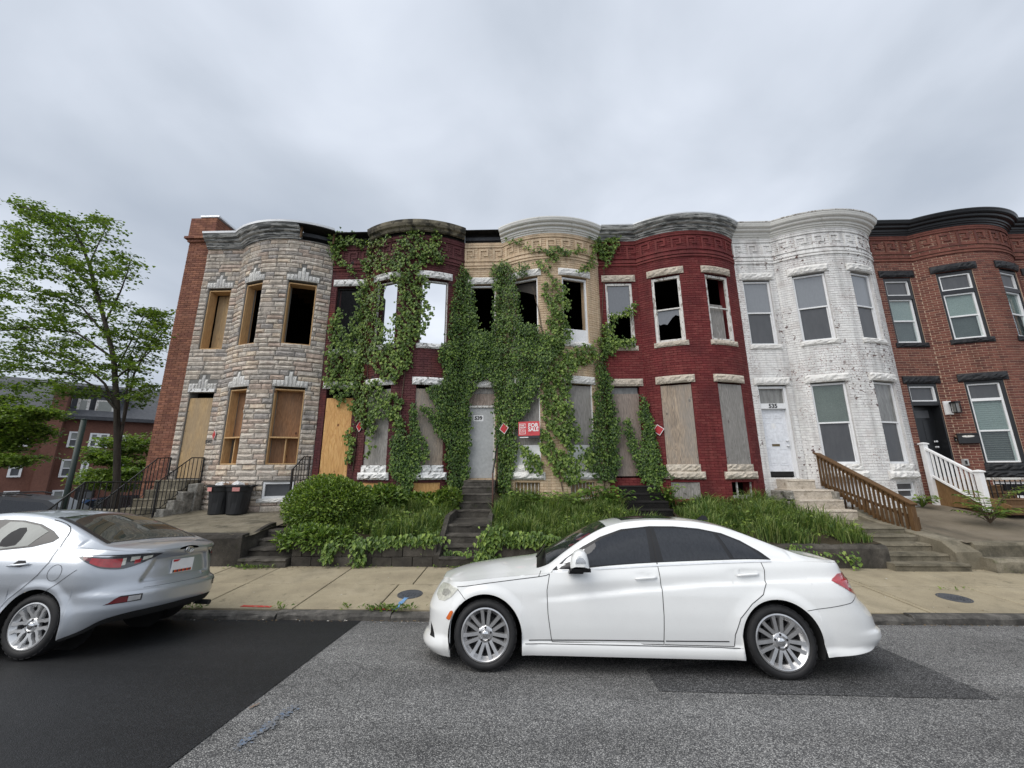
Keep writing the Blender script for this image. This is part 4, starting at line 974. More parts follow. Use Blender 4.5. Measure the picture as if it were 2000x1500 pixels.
for r in range(rows):
    z0 = 9.42+r*.09; e = .10 if r in (1,) else .03
    x = PX0-e-(.11 if r % 2 else 0)
    while x < PX1+.16:
        a, b = max(x,PX0-e), min(x+.222,PX1+.16); m.box((a+.004,FD-.03-e,z0),(b-.004,FD+.1,z0+.082)); x += .222
    m.box((PX1,FD+.1,z0),(PX1+.16,FD+4.4,z0+.08))
m.box((PX0+.02,FD-.02,9.40),(PX1+.14,FD+4.4,10.31)); m.build('parapet', G_['brick_old'], H)
MB().box((PX0+.3,FD-.09,10.325),(PX1+.24,FD+4.5,10.40)).build('parapet_coping', G_['flashing'], H, bevel=.01)
# ------------------------------------------------------------------ cars
# car axes: x from the nose to the tail, y from the near side (0) inward, z up; x = 0 at a chosen axle
class Car:
    def __init__(s, root, org, yaw, tilt, spec):
        s.r = root; s.S = spec; ex = Vector((cos(yaw), sin(yaw), 0)); e0 = Vector((-ex.y, ex.x, 0))
        ey = e0*cos(tilt)-Vector((0,0,1))*sin(tilt); ez = ex.cross(ey); s.o = Vector(org)
        s.M = Matrix(((ex.x,ey.x,ez.x,org[0]),(ex.y,ey.y,ez.y,org[1]),(ex.z,ey.z,ez.z,org[2]),(0,0,0,1)))
        s.HW = spec['hw']
    def w(s, x, y, z): return s.M @ Vector((x, y, z))
    # ---- plan outline of half the lower body: u in 0..1 from nose centre to tail centre -> x, half width, outward normal
    def plan(s, u):
        S = s.S; xn, Ln, xt, Lt = S['nose'], S['nl'], S['tail'], S['tl']; p = S.get('pw', 2.8)
        if u < .25: a = u/.25*pi/2; x = xn+Ln-Ln*max(0,cos(a))**(2/p); w = s.HW*sin(a)**(2/p)
        elif u > .75: a = (1-u)/.25*pi/2; x = xt-Lt+Lt*max(0,cos(a))**(2/p); w = s.HW*sin(a)**(2/p)
        else: x = lerp(xn+Ln, xt-Lt, (u-.25)/.5); w = s.HW
        return x, w
    def zb(s, x):
        z = curve(s.S['bottom'], x)
        for xw in s.S['wheels']:
            d = abs(x-xw); R = s.S['Ra']
            if d < R: z = max(z, s.S['zw']+sqrt(R*R-d*d)*s.S.get('arch_f',1.0))
        return z
    def zh(s, x): return curve(s.S['shoulder'], x)
    def inset(s, x, w, z, tail):
        """how far the skin lies inside the plan outline: side section blended to nose / tail section"""
        S = s.S; i = curve(S['sec_side'], z)
        if tail > 0: i = lerp(i, curve(S['sec_tail'], z), tail)
        if tail < 0: i = lerp(i, curve(S['sec_nose'], z), -tail)
        if abs(tail) < .6:
            for xw in S['wheels']:
                d = sqrt((x-xw)**2+(z-S['zw'])**2); i -= .016*(1-sstep(S['Ra']+.015, S['Ra']+.10, d))
            cl = curve(S['crease'], x) if 'crease' in S else None
            if cl is not None: i += S.get('cre',.010)*sstep(-.014,.0,z-cl)*(1-sstep(.0,.13,z-cl))*(1-abs(tail))*sstep(S['crease'][0][0],S['crease'][0][0]+.5,x)
            for (cx,cz,rx,rz,dep) in S.get('dents',()):
                q = ((x-cx)/rx)**2+((z-cz)/rz)**2
                if q < 1: i += dep*(1-q)**2
        if tail > 0 and 'recess' in S:
            a,b,c,d = S['recess']; i += d*sstep(c+.06,c,w+.5*(z-.62)-.10)*sstep(a-.012,a+.012,z)*sstep(b+.012,b-.012,z)*sstep(.5,.9,tail)
        return i
    def low(s, u, z):
        x, w = s.plan(u); e = .002
        x0, w0 = s.plan(max(0,u-e)); x1, w1 = s.plan(min(1,u+e)); t = Vector((x1-x0, w1-w0)); 
        n = Vector((-t.y, t.x)).normalized() if t.length > 1e-9 else Vector((0,1))
        if u <= e: n = Vector((-1,0))
        if u >= 1-e: n = Vector((1,0))
        tail = (1 if n.x > 0 else -1)*sstep(.08,.9,abs(n.x)); i = s.inset(x, w, z, tail)
        return x-n.x*i, max(0, w-n.y*i)
    def upar(s, x):
        """plan parameter on the long side for a station x"""
        S = s.S; a, b = S['nose']+S['nl'], S['tail']-S['tl']
        lo, hi = 0.0, 1.0
        for _ in range(40):
            m = (lo+hi)/2
            if s.plan(m)[0] < x: lo = m
            else: hi = m
        return (lo+hi)/2
    def sidew(s, x, z):
        """half width of the side skin at (x, z), body or greenhouse"""
        zh = s.zh(x)
        if z <= zh:
            lo, hi = 0.0, 1.0
            for _ in range(30):
                m = (lo+hi)/2
                if s.low(m, z)[0] < x: lo = m
                else: hi = m
            return s.low((lo+hi)/2, z)[1]
        w0 = s.sidew(x, zh-.0005); za, wa = curve(s.S['rail'], x), curve(s.S['railw'], x)
        t = min(1, max(0, (z-zh)/max(.01, za-zh))); return lerp(w0-.012, wa, t)+.028*sin(pi*t)*(1 if za-zh > .1 else 0)
    def side(s, x, z, off=0.0): return s.w(x, s.HW-s.sidew(x,z)-off, z)
    def sidep(s, x, z, off, far): 
        w = s.sidew(x,z)+off; return s.w(x, s.HW+(w if far else -w), z)
    # ---- top section at station x: from shoulder over the rail to the centre line
    def top(s, x, n1=10, n2=14):
        zh = s.zh(x); w0 = s.sidew(x, zh-.0005); za, wa, zc = curve(s.S['rail'],x), curve(s.S['railw'],x), curve(s.S['centre'],x); P = []
        za = max(za, zh+.004); wa = min(wa, w0-.012)
        for i in range(n1): 
            t = i/n1; P.append((lerp(w0-(.012 if i else 0),wa,t)+.028*sin(pi*t)*(1 if za-zh > .1 else za-zh), lerp(zh,za,t)))
        for i in range(n2+1):
            t = i/n2; q = t*pi/2; P.append((wa*(1-t) if t < 1 else 0, za+(zc-za)*(sin(q)**.9)))
        return P
    def body(s, mat, dark):
        S = s.S; R = S['Ra']; xs = set()
        us = [i/64*.25 for i in range(65)]+[1-i/64*.25 for i in range(65)]
        xa, xb = S['nose']+S['nl'], S['tail']-S['tl']
        for x in [xa+(xb-xa)*i/60 for i in range(61)]: xs.add(round(x,4))
        for xw in S['wheels']:
            for i in range(41): xs.add(round(xw-R*cos(pi*i/40),4))
            xs |= {round(xw-R-.0015,4), round(xw+R+.0015,4)}
        for x in xs: us.append(s.upar(x))
        us = sorted(us); u2 = [us[0]]
        for u in us[1:]:
            if u-u2[-1] > 2e-5: u2.append(u)
        nv = 38; m = MB()
        for far in (0,1):
            rows = []
            for u in u2:
                x, w = s.plan(u); z0, z1 = s.zb(x), s.zh(x); r = []
                for _ in range(6): z1 = s.zh(s.low(u, z1)[0])
                for j in range(nv+1):
                    z = lerp(z0, z1, j/nv); xx, ww = s.low(u, z); r.append(s.w(xx, s.HW+(ww if far else -ww), z))
                rows.append(r)
            m.grid(rows if far else rows[::-1])
        xs_, xe = S['nose'], S['tail']
        for _ in range(20): xs_ = s.low(0,s.zh(xs_))[0]; xe = s.low(1,s.zh(xe))[0]
        st = [xs_+.004]; xe -= .004; N = 150
        stations = [lerp(st[0], xe, .5-.5*cos(pi*i/N)*(1 if True else 1)) for i in range(N+1)]
        stations = sorted(set(stations+[lerp(st[0],xe,i/90) for i in range(91)]))
        rows = []
        for x in stations:
            P = s.top(x); rows.append([s.w(x, s.HW-w, z) for w,z in P]+[s.w(x, s.HW+w, z) for w,z in P[-2::-1]])
        m.grid(rows); o = m.build('body', mat, s.r, smooth=True, weld=True)
        d = MB()                                            # dark underside and wheel housings
        zc = lambda x: curve(S['bottom'], x)
        xs2 = [lerp(S['nose']+.2, S['tail']-.22, i/40) for i in range(41)]
        rows = []
        for x in xs2:
            y1 = s.HW-s.low(s.upar(x), zc(x)+.06)[1]+.04
            for xw in S['wheels']:
                if abs(x-xw) < R+.03: y1 = max(y1, .36)
            rows.append([s.w(x, y1, zc(x)+.05), s.w(x, 2*s.HW-y1, zc(x)+.05)])
        d.grid(rows)
        for xw in S['wheels']:
            for far in (0,1):
                rows = []
                for i in range(25):
                    a = pi*(-.12)+pi*1.24*i/24; x, z = xw-(R+.006)*cos(a), S['zw']+(R+.006)*sin(a)
                    rows.append([s.w(x, yy if not far else 2*s.HW-yy, z) for yy in (.022,.4)])
                d.grid(rows); c = [s.w(xw-R*cos(2*pi*i/24), .4 if not far else 2*s.HW-.4, S['zw']+R*sin(2*pi*i/24)) for i in range(24)]; d.face(c)
        d.build('underbody', dark, s.r); return o
    def panel(s, pts, mat, name, off=.004, thick=.006, parent=None, far=(0,), n=14, mats=None):
        """thin panel on the side skin from an (x, z) outline, sampled in rows so that it follows the curve"""
        res = None
        zs = [p[1] for p in pts]; z0, z1 = min(zs), max(zs); ev = sorted(set([lerp(z0,z1,i/n) for i in range(n+1)]+zs))
        for fr in far:
            m = MB(); rows = []
            for z in ev:
                zz = min(max(z, z0+1e-5), z1-1e-5); X = []
                for i in range(len(pts)):
                    (a,b),(c,d) = pts[i], pts[(i+1) % len(pts)]
                    if (b > zz) != (d > zz): X.append(a+(c-a)*(zz-b)/(d-b))
                if len(X) > 1: X.sort(); rows.append([(lerp(X[0],X[-1],i/10), z) for i in range(11)])
            top = [[s.sidep(x,z,off,fr) for x,z in r] for r in rows]; bot = [[s.sidep(x,z,off-thick,fr) for x,z in r] for r in rows]
            if fr: top = top[::-1]; bot = bot[::-1]
            m.grid(top)
            for a, b in ((top[0],bot[0]),(bot[-1],top[-1])): m.grid([b,a])
            m.grid([[b[0] for b in bot],[t[0] for t in top]][::-1]); m.grid([[t[-1] for t in top],[b[-1] for b in bot]][::-1])
            o = m.build(name, mat, parent or s.r, smooth=False); res = res or o
            for p in list(o.data.polygons)[:(len(top)-1)*10]: p.use_smooth = True
        return res
    def line(s, pts, w, mat, name, off=.0015, parent=None, far=(0,), n=6):
        """narrow strip on the side skin along (x, z) points: shut lines, trim"""
        Q = []
        for i in range(len(pts)-1):
            for j in range(n): Q.append((lerp(pts[i][0],pts[i+1][0],j/n), lerp(pts[i][1],pts[i+1][1],j/n)))
        Q.append(pts[-1]); o = None; m = MB()
        for fr in far:
            A = []; B = []
            for i, (x,z) in enumerate(Q):
                a, b = Q[max(0,i-1)], Q[min(len(Q)-1,i+1)]; t = Vector((b[0]-a[0], b[1]-a[1])).normalized(); 
                A.append(s.sidep(x-t.y*w/2, z+t.x*w/2, off, fr)); B.append(s.sidep(x+t.y*w/2, z-t.x*w/2, off, fr))
            m.grid([A,B] if not fr else [B,A])
        return m.build(name, mat, parent or s.r)
    def wheel(s, xw, near, kind_, rt, rr_, steer=0, mats=None):
        y = .02 if near else 2*s.HW-.02; sg = -1 if near else 1
        A = Matrix(((1,0,0,xw),(0,0,sg,y),(0,1 if not near else 1,0,s.S['zw']),(0,0,0,1)))
        A = s.M @ Matrix.Translation((xw,y,s.S['zw'])) @ Matrix.Rotation(steer,4,'Z') @ Matrix(((1,0,0,0),(0,0,sg,0),(0,1,0,0),(0,0,0,1)))
        wd = .215; m = MB()
        m.lathe([(rr_+.006,-wd+.02),(rr_+.02,-.012-wd+.02),(rt-.035,-wd),(rt-.008,-wd+.02),(rt,-wd+.05),(rt,-.05),(rt-.008,-.022),(rt-.03,-.004),(rt-.055,.0),(rr_+.02,-.004),(rr_+.008,-.012),(rr_+.004,-.03),(rr_-.004,-.06)], A, 56)
        ty = m
        m = MB()
        m.lathe([(rr_+.006,-.022),(rr_+.006,-.008),(rr_-.006,-.006),(rr_-.012,-.012),(rr_-.022,-.03),(rr_-.04,-.05),(rr_-.045,-.16)], A, 56)
        P = lambda r, a, h: A @ Vector((r*cos(a), r*sin(a), h))
        if kind_ == 'twin':
            for i in range(7):
                for d in (-1,1):
                    a = pi/2+2*pi*i/7; ca, sa = cos(a), sin(a); pts = []
                    for r, off, hw, h in ((.055,.019,.017,-.032),(.10,.0235,.0195,-.026),(.17,.031,.0195,-.022),(rr_-.012,.040,.022,-.014)):
                        cxx = ca*r-sa*off*d; cyy = sa*r+ca*off*d
                        pts.append([A @ Vector((cxx+sa*hw, cyy-ca*hw, h-.03)), A @ Vector((cxx+sa*hw*.8, cyy-ca*hw*.8, h)), A @ Vector((cxx-sa*hw*.8, cyy+ca*hw*.8, h)), A @ Vector((cxx-sa*hw, cyy+ca*hw, h-.03))])
                    m.grid(pts)
        else:
            for i in range(6):
                a = pi/2+2*pi*i/6+.12
                for d in (-1,1):
                    pts = []
                    for r, off, hw, h in ((.05,.006,.024,-.03),(.09,.010,.020,-.024),(.125,.028,.019,-.02),(.155,.052,.018,-.017),(rr_-.012,.062,.024,-.01)):
                        aa = a+off/r*d; ca, sa = cos(aa), sin(aa); cxx, cyy = ca*r, sa*r
                        pts.append([A @ Vector((cxx+sa*hw, cyy-ca*hw, h-.03)), A @ Vector((cxx+sa*hw*.75, cyy-ca*hw*.75, h)), A @ Vector((cxx-sa*hw*.75, cyy+ca*hw*.75, h)), A @ Vector((cxx-sa*hw, cyy+ca*hw, h-.03))])
                    m.grid(pts)
        m.lathe([(.078,-.06),(.076,-.034),(.066,-.026),(.05,-.024),(.042,-.03),(.001,-.03)], A, 32)
        o = m.build('wheel', mats[0], s.r, smooth=True)
        q = o.modifiers.new('es','EDGE_SPLIT'); q.split_angle = radians(35)
        t = ty.build('tyre', mats[1], o, smooth=True)
        g = MB()
        for i in range(28):                                 # tread blocks at the shoulder
            a = 2*pi*i/28; 
            g.hexa([P(rt-.010,a,-.05),P(rt-.010,a+.15,-.05),P(rt-.010,a+.17,-.018),P(rt-.010,a+.02,-.018),P(rt+.001,a,-.05),P(rt+.001,a+.15,-.05),P(rt-.004,a+.17,-.018),P(rt-.004,a+.02,-.018)])
        g.build('tread', mats[1], o)
        b = MB().lathe([(.15,-.09),(.15,-.08),(.06,-.08),(.001,-.08)], A, 32).lathe([(rr_-.02,-.13),(rr_-.02,-.12),(.001,-.12)], A, 24); b.build('brake_disc', mats[2], o)
        c = MB().lathe([(.034,-.03),(.033,-.018),(.026,-.014),(.001,-.0135)], A, 24).build('centre_cap', mats[3], o, smooth=True)
        for i in range(5 if kind_ == 'twin' else 4):
            b = MB()
            a = pi/2+2*pi*i/(5 if kind_ == 'twin' else 4); M2 = A @ Matrix.Translation((.056*cos(a),.056*sin(a),-.026)); b.lathe([(.0105,-.004),(.0105,.004),(.006,.006),(.001,.006)], M2, 10).build('wheel_bolt', mats[2], o)
        return o
def paint(name, col, metal=0.0, rough=.3, flake=0.0, dirt=.15):
    m, N = new_mat(name); p = pos(N)
    n = N.noise(p, 3, 5, .6); c = N.mix(N.math('MULTIPLY', N.ramp(n, [(.45,0.0),(.75,1.0)]), dirt), col, tuple(v*.72 for v in col))
    sp = N.noise(p, 190, 2, .5); c = N.mix(N.math('MULTIPLY', N.ramp(sp, [(.66,0.0),(.70,1.0)]), dirt*1.6), c, tuple(v*.55 for v in col))
    z = N.n('SeparateXYZ', {0: p}).outputs[2]; low = N.math('MULTIPLY', N.ramp(N.math('ADD', z, N.math('MULTIPLY', n, .25)), [(.22,1.0),(.5,0.0)]), dirt*1.6)
    c = N.mix(low, c, (.16,.145,.12))
    finish(N, c, rough, N.noise(p, 260, 2, .5), .012, .001, metal, .5, 1.0); return m
paint('paint_white', (.76,.77,.765), 0, .35); paint('paint_silver', (.45,.48,.52), .6, .38); paint('paint_darkgrey', (.035,.038,.043), .3, .3); paint('paint_blue_car', (.03,.08,.2), .2, .3)
plain('rubber', (.011,.011,.012), .7, var=.3); plain('rubber_gloss', (.008,.008,.009), .3); plain('under_black', (.006,.006,.006), .9)
plain('alloy', (.56,.56,.565), .28, .85, var=.08); plain('alloy_bright', (.62,.625,.63), .36, .8, var=.05); plain('brake', (.03,.03,.032), .6, .5); plain('chrome', (.75,.76,.77), .08, 1.0, var=.02)
plain('seam', (.02,.02,.021), .8); plain('crease_shadow', (.02,.02,.021), .8)
glass_dark('car_glass', (.012,.014,.018), .03, .28, (.055,.06,.07), 40); plain('lamp_red', (.35,.010,.016), .12, coat=1, var=.2, scale=40); plain('lamp_amber', (.55,.12,.02), .2, coat=1); plain('lamp_clear', (.56,.56,.50), .12, coat=1, var=.2, scale=30)
plain('headlamp_inner', (.34,.34,.31), .25, coat=1, var=.3, scale=60); plain('lamp_smoke', (.05,.05,.055), .1, coat=1); plain('lamp_darkred', (.12,.006,.01), .12, coat=1)
WH = [G_['alloy'], G_['rubber'], G_['brake'], G_['chrome']]
# ---------------- white sedan
root = thing('parked_car', 'white four-door sedan with black tinted windows parked at the kerb', 'car', (1.1,4.8,-.05), 'cars parked along the street')
SP = dict(hw=.85, nose=-.76, nl=.86, tail=3.90, tl=.80, pw=2.7, wheels=(0.0,2.73), Ra=.355, zw=.305,
  bottom=[(-.8,.10),(-.6,.085),(-.36,.095),(-.3,.13),(.4,.15),(1.3,.155),(2.3,.16),(3.0,.2),(3.1,.205),(3.5,.235),(3.75,.28),(3.95,.31)],
  shoulder=[(-.8,.60),(-.66,.665),(-.5,.715),(-.28,.752),(.1,.800),(.5,.835),(.7,.852),(1.2,.892),(1.73,.925),(2.3,.955),(2.75,.975),(3.1,.975),(3.4,.965),(3.6,.94),(3.72,.912),(3.95,.88)],
  rail=[(-.8,.60),(-.5,.73),(0,.81),(.5,.86),(.60,.885),(.78,1.005),(.95,1.115),(1.15,1.225),(1.3,1.283),(1.5,1.325),(1.8,1.343),(2.1,1.335),(2.4,1.292),(2.6,1.232),(2.8,1.155),(3.0,1.075),(3.2,1.01),(3.35,.985),(3.5,.968),(3.95,.89)],
  railw=[(-.8,.1),(-.55,.45),(-.3,.62),(.3,.68),(.55,.705),(.8,.665),(1.1,.605),(1.4,.565),(1.8,.555),(2.2,.555),(2.6,.575),(3.0,.63),(3.3,.67),(3.6,.60),(3.95,.2)],
  centre=[(-.8,.60),(-.66,.70),(-.5,.765),(-.3,.815),(0,.865),(.3,.905),(.45,.925),(.55,.96),(.7,1.045),(.9,1.155),(1.1,1.25),(1.3,1.325),(1.5,1.36),(1.8,1.378),(2.1,1.372),(2.4,1.34),(2.6,1.292),(2.8,1.215),(3.0,1.125),(3.2,1.035),(3.3,1.012),(3.5,1.005),(3.65,.985),(3.8,.935),(3.95,.89)],
  sec_side=[(.05,.05),(.13,.03),(.19,.012),(.245,.018),(.262,.036),(.30,.030),(.42,.012),(.55,.004),(.66,.004),(.75,.012),(.83,.03),(.9,.055),(.98,.085)],
  sec_tail=[(.1,.22),(.2,.10),(.27,.035),(.33,.0),(.37,.0),(.40,.03),(.46,.035),(.49,.04),(.56,.07),(.66,.14),(.76,.19),(.86,.235),(.92,.27),(1.0,.33)],
  sec_nose=[(.05,.16),(.09,.05),(.16,.0),(.21,.02),(.25,.05),(.34,.055),(.45,.05),(.52,.07),(.58,.10),(.66,.15),(.72,.20),(.8,.3)],
  crease=[(.45,.60),(1.0,.665),(1.7,.738),(2.4,.79),(3.2,.825),(3.6,.835)], cre=.026,
  dents=[(1.56,.835,.10,.055,.022),(2.53,.875,.10,.055,.022)])
c = Car(root, (-.379,4.04,.0), atan2(-.108,2.677), .10, SP); wc = c
c.body(G_['paint_white'], G_['under_black'])
GL, BK, SM = G_['car_glass'], G_['rubber_gloss'], G_['seam']
dlo = [(.655,.868),(.80,.978),(.98,1.085),(1.17,1.178),(1.4,1.253),(1.7,1.285),(1.95,1.285),(2.2,1.265),(2.42,1.222),(2.58,1.155),(2.72,1.062),(2.80,.99),(2.77,.985),(2.3,.968),(1.73,.938),(1.2,.905)]
c.panel(dlo, BK, 'window_surround', .004, .008, far=(0,1), n=22)
def inner(pts, d=.018): return pts
c.panel([(.90,.905),(1.0,1.065),(1.18,1.16),(1.4,1.233),(1.60,1.262),(1.655,1.262),(1.635,.955),(1.2,.928)], GL, 'front_door_glass', .0065, .004, far=(0,1), n=18)
c.panel([(1.76,.962),(1.74,1.268),(1.95,1.268),(2.2,1.248),(2.33,1.222),(2.41,.99),(2.1,.978)], GL, 'rear_door_glass', .0065, .004, far=(0,1), n=16)
c.panel([(2.45,.994),(2.37,1.214),(2.5,1.172),(2.63,1.10),(2.74,1.0)], GL, 'quarter_glass', .0065, .004, far=(0,1), n=12)
c.line([(.668,.862),(1.2,.898),(1.73,.931),(2.3,.961),(2.79,.98)], .014, G_['flashing'], 'belt_trim', .0075, far=(0,1))
c.line([(1.695,.936),(1.70,1.285)], .010, SM, 'pillar_gap', .008)
# doors: skins with their own shut lines, handles
fdoor = [(.63,.846),(.60,.70),(.605,.5),(.63,.3),(.64,.262),(1.67,.262),(1.69,.5),(1.70,.75),(1.695,.928)]
rdoor = [(1.70,.928),(1.705,.75),(1.695,.5),(1.675,.262),(2.30,.262),(2.315,.36),(2.38,.50),(2.50,.62),(2.62,.70),(2.68,.80),(2.70,.90),(2.69,.966)]
for nm, shp in (('front_door',fdoor),('rear_door',rdoor)):
    d = c.panel(shp, G_['paint_white'], nm, .0022, .004, far=(0,), n=40); c.panel(shp, G_['paint_white'], nm, .0022, .004, far=(1,), n=20)
    c.line(shp[3:] if nm == 'rear_door' else shp, .006, SM, 'shut_line', .0036, d, n=10)
for hx, hz, nm in ((1.56,.822,'door_handle'),(2.53,.862,'door_handle')):
    for fr in (0,1):
        P = [c.sidep(hx-.105+.21*i/8, hz-.010+.014*i/8, .006+.030*sin(pi*min(1,max(.0,(i+.6)/9))), fr) for i in range(9)]
        MB().tube(P, [.006,.011,.0125,.013,.013,.013,.0125,.012,.008], 8).build(nm, G_['paint_white'], root, smooth=True)
c.line([(.42,.272),(1.0,.284),(1.67,.292)], .008, G_['rubber_gloss'], 'side_moulding', .006); c.line([(1.69,.293),(2.0,.298),(2.26,.302)], .008, G_['rubber_gloss'], 'side_moulding', .006)
c.line([(.385,.247),(1.2,.251),(2.37,.254)], .0045, SM, 'sill_gap', .002)
c.line([(-.30,.705),(0,.752),(.3,.79),(.53,.818),(.60,.83),(.66,.86)], .006, SM, 'bonnet_gap', .0022); c.line([(.52,.817),(.545,.86)], .006, SM, 'wing_gap', .002)
c.line([(-.30,.69),(-.245,.645),(-.20,.605)], .005, SM, 'bumper_gap', .002); c.line([(2.98,.572),(3.2,.60),(3.42,.635),(3.52,.68)], .005, SM, 'bumper_gap', .002)
c.panel([(-.575,.585),(-.565,.645),(-.52,.69),(-.40,.712),(-.285,.69),(-.36,.61),(-.44,.562),(-.52,.552)], G_['lamp_clear'], 'headlight', .006, .010, far=(0,), n=14); c.panel([(-.46,.60),(-.44,.66),(-.36,.69),(-.285,.68),(-.36,.61)], G_['lamp_clear'], 'headlight', .003, .006, far=(1,), n=10)
c.panel([(-.49,.605),(-.485,.65),(-.41,.672),(-.365,.65),(-.43,.603)], G_['headlamp_inner'], 'headlight_reflector', .0075, .004, far=(0,), n=8)
c.panel([(-.405,.42),(-.36,.49),(-.335,.50),(-.325,.485),(-.355,.42),(-.375,.412)], G_['lamp_amber'], 'side_marker', .006, .01, far=(0,1), n=8)
c.panel([(-.60,.225),(-.615,.33),(-.58,.30),(-.53,.225)], BK, 'air_vent', .004, .008, far=(0,1), n=6)
c.panel([(3.285,.818),(3.39,.872),(3.56,.886),(3.625,.80),(3.675,.71),(3.72,.615),(3.62,.655),(3.45,.725)], G_['lamp_red'], 'tail_light', .007, .012, far=(0,1), n=16)
c.panel([(3.44,.765),(3.50,.805),(3.58,.80),(3.61,.735),(3.55,.715)], G_['lamp_clear'], 'reversing_lamp', .0085, .004, far=(0,1), n=8)
def over_top(c, x0, x1, f0, f1, mat, name, off=.005, n=16):
    """sheet on the top surface between stations, covering fraction f of the way from the side rail to the centre"""
    m = MB(); rows = []
    for i in range(n+1):
        x = lerp(x0,x1,i/n) if not callable(x0) else None; P = c.top(x)[10:]; r = []
        L = [(w,z) for w,z in P if True]; k0 = int(f0*(len(L)-1))
        L = L[k0:]
        pts = [(c.HW-w,z) for w,z in L]+[(c.HW+w,z) for w,z in L[-2::-1]]; rows.append([c.w(x,y,z+off) for y,z in pts])
    m.grid(rows); return m.build(name, mat, c.r, smooth=True)
over_top(c, .60, 1.255, .10, 1, GL, 'windscreen'); over_top(c, 2.62, 3.19, .14, 1, GL, 'rear_window'); over_top(c, 1.45, 2.05, .30, 1, GL, 'sunroof', .004)
over_top(c, .50, .60, .10, 1, BK, 'cowl', .004)
m = MB(); 
for a,b in (((.52,.42,.955),(.60,1.1,.99)),((.50,.30,.95),(.57,.75,.985))): m.bar(c.w(*a)+Vector((0,0,.02)), c.w(*b)+Vector((0,0,.03)), .015)
m.build('wiper', G_['rubber_gloss'], root)
m = MB(); m.prism([c.w(2.42,.85,1.335),c.w(2.56,.85,1.335),c.w(2.54,.85,1.38),c.w(2.50,.85,1.39)], c.w(0,.03,0)-c.w(0,0,0)); m.build('antenna', G_['rubber_gloss'], root)
def mirror(c, x, z, far, mat, glass=True):
    """door mirror: shell lathed by rows, dark foot, indicator strip"""
    y0 = -.17; rows = []; prof = [(-.095,.0,.045),(-.09,.03,.075),(-.075,.075,.092),(-.045,.118,.098),(.0,.142,.095),(.045,.128,.082),(.075,.075,.06),(.088,.02,.05),(.09,.0,.048)]
    sgn = 1; m = MB(); N = 14
    out = [(-.10,0),(-.098,.05),(-.085,.10),(-.055,.145),(-.015,.165),(.03,.158),(.062,.13),(.078,.07),(.085,0)]
    def yy(v): return v if not far else 2*c.HW-v
    A = [c.w(x+u, yy(-.045), z+v) for u,v in out]; B = [c.w(x+u*.97-.004, yy(-.115), z+v*.97+.002) for u,v in out]; C_ = [c.w(x+u*.82-.01, yy(-.165), z+v*.86+.006) for u,v in out]; D_ = [c.w(x+u*.45-.015, yy(-.185), z+.02+v*.6) for u,v in out]
    g = [A,B,C_,D_]; m.grid(g if not far else g[::-1]); m.face(D_ if not far else D_[::-1]); m.face(A); m.face([r[0] for r in g]+[r[-1] for r in g][::-1])
    o = m.build('door_mirror', mat, c.r, smooth=True); o.modifiers.new('es','EDGE_SPLIT').split_angle = radians(50)
    f = MB(); f.hexa([c.w(x-.09,yy(-.15),z-.03),c.w(x+.085,yy(-.15),z-.03),c.w(x+.085,yy(-.05),z-.03),c.w(x-.09,yy(-.05),z-.03),c.w(x-.1,yy(-.165),z+.001),c.w(x+.085,yy(-.165),z+.001),c.w(x+.085,yy(-.045),z+.001),c.w(x-.1,yy(-.045),z+.001)])
    f.hexa([c.w(x-.12,yy(-.07),z-.055),c.w(x+.02,yy(-.07),z-.055),c.w(x+.02,yy(.12),z-.055),c.w(x-.12,yy(.12),z-.055),c.w(x-.1,yy(-.08),z-.025),c.w(x+.03,yy(-.08),z-.025),c.w(x+.03,yy(.12),z-.02),c.w(x-.1,yy(.12),z-.02)]); f.build('mirror_foot', G_['rubber_gloss'], o)
    e = MB(); e.prism([c.w(x+u,yy(-.187),z+v) for u,v in ((-.06,.05),(-.052,.08),(-.02,.105),(.01,.10),(.035,.075),(.04,.052))], c.w(0,-.004,0)-c.w(0,0,0)); e.build('mirror_indicator', G_['chrome'], o)
mirror(c, .93, .915, 0, G_['paint_white']); mirror(c, .93, .915, 1, G_['paint_white'])
for xw in (0.0,2.73):
    c.wheel(xw, True, 'twin', .307, .226, 0, WH); c.wheel(xw, False, 'twin', .307, .226, 0, WH)
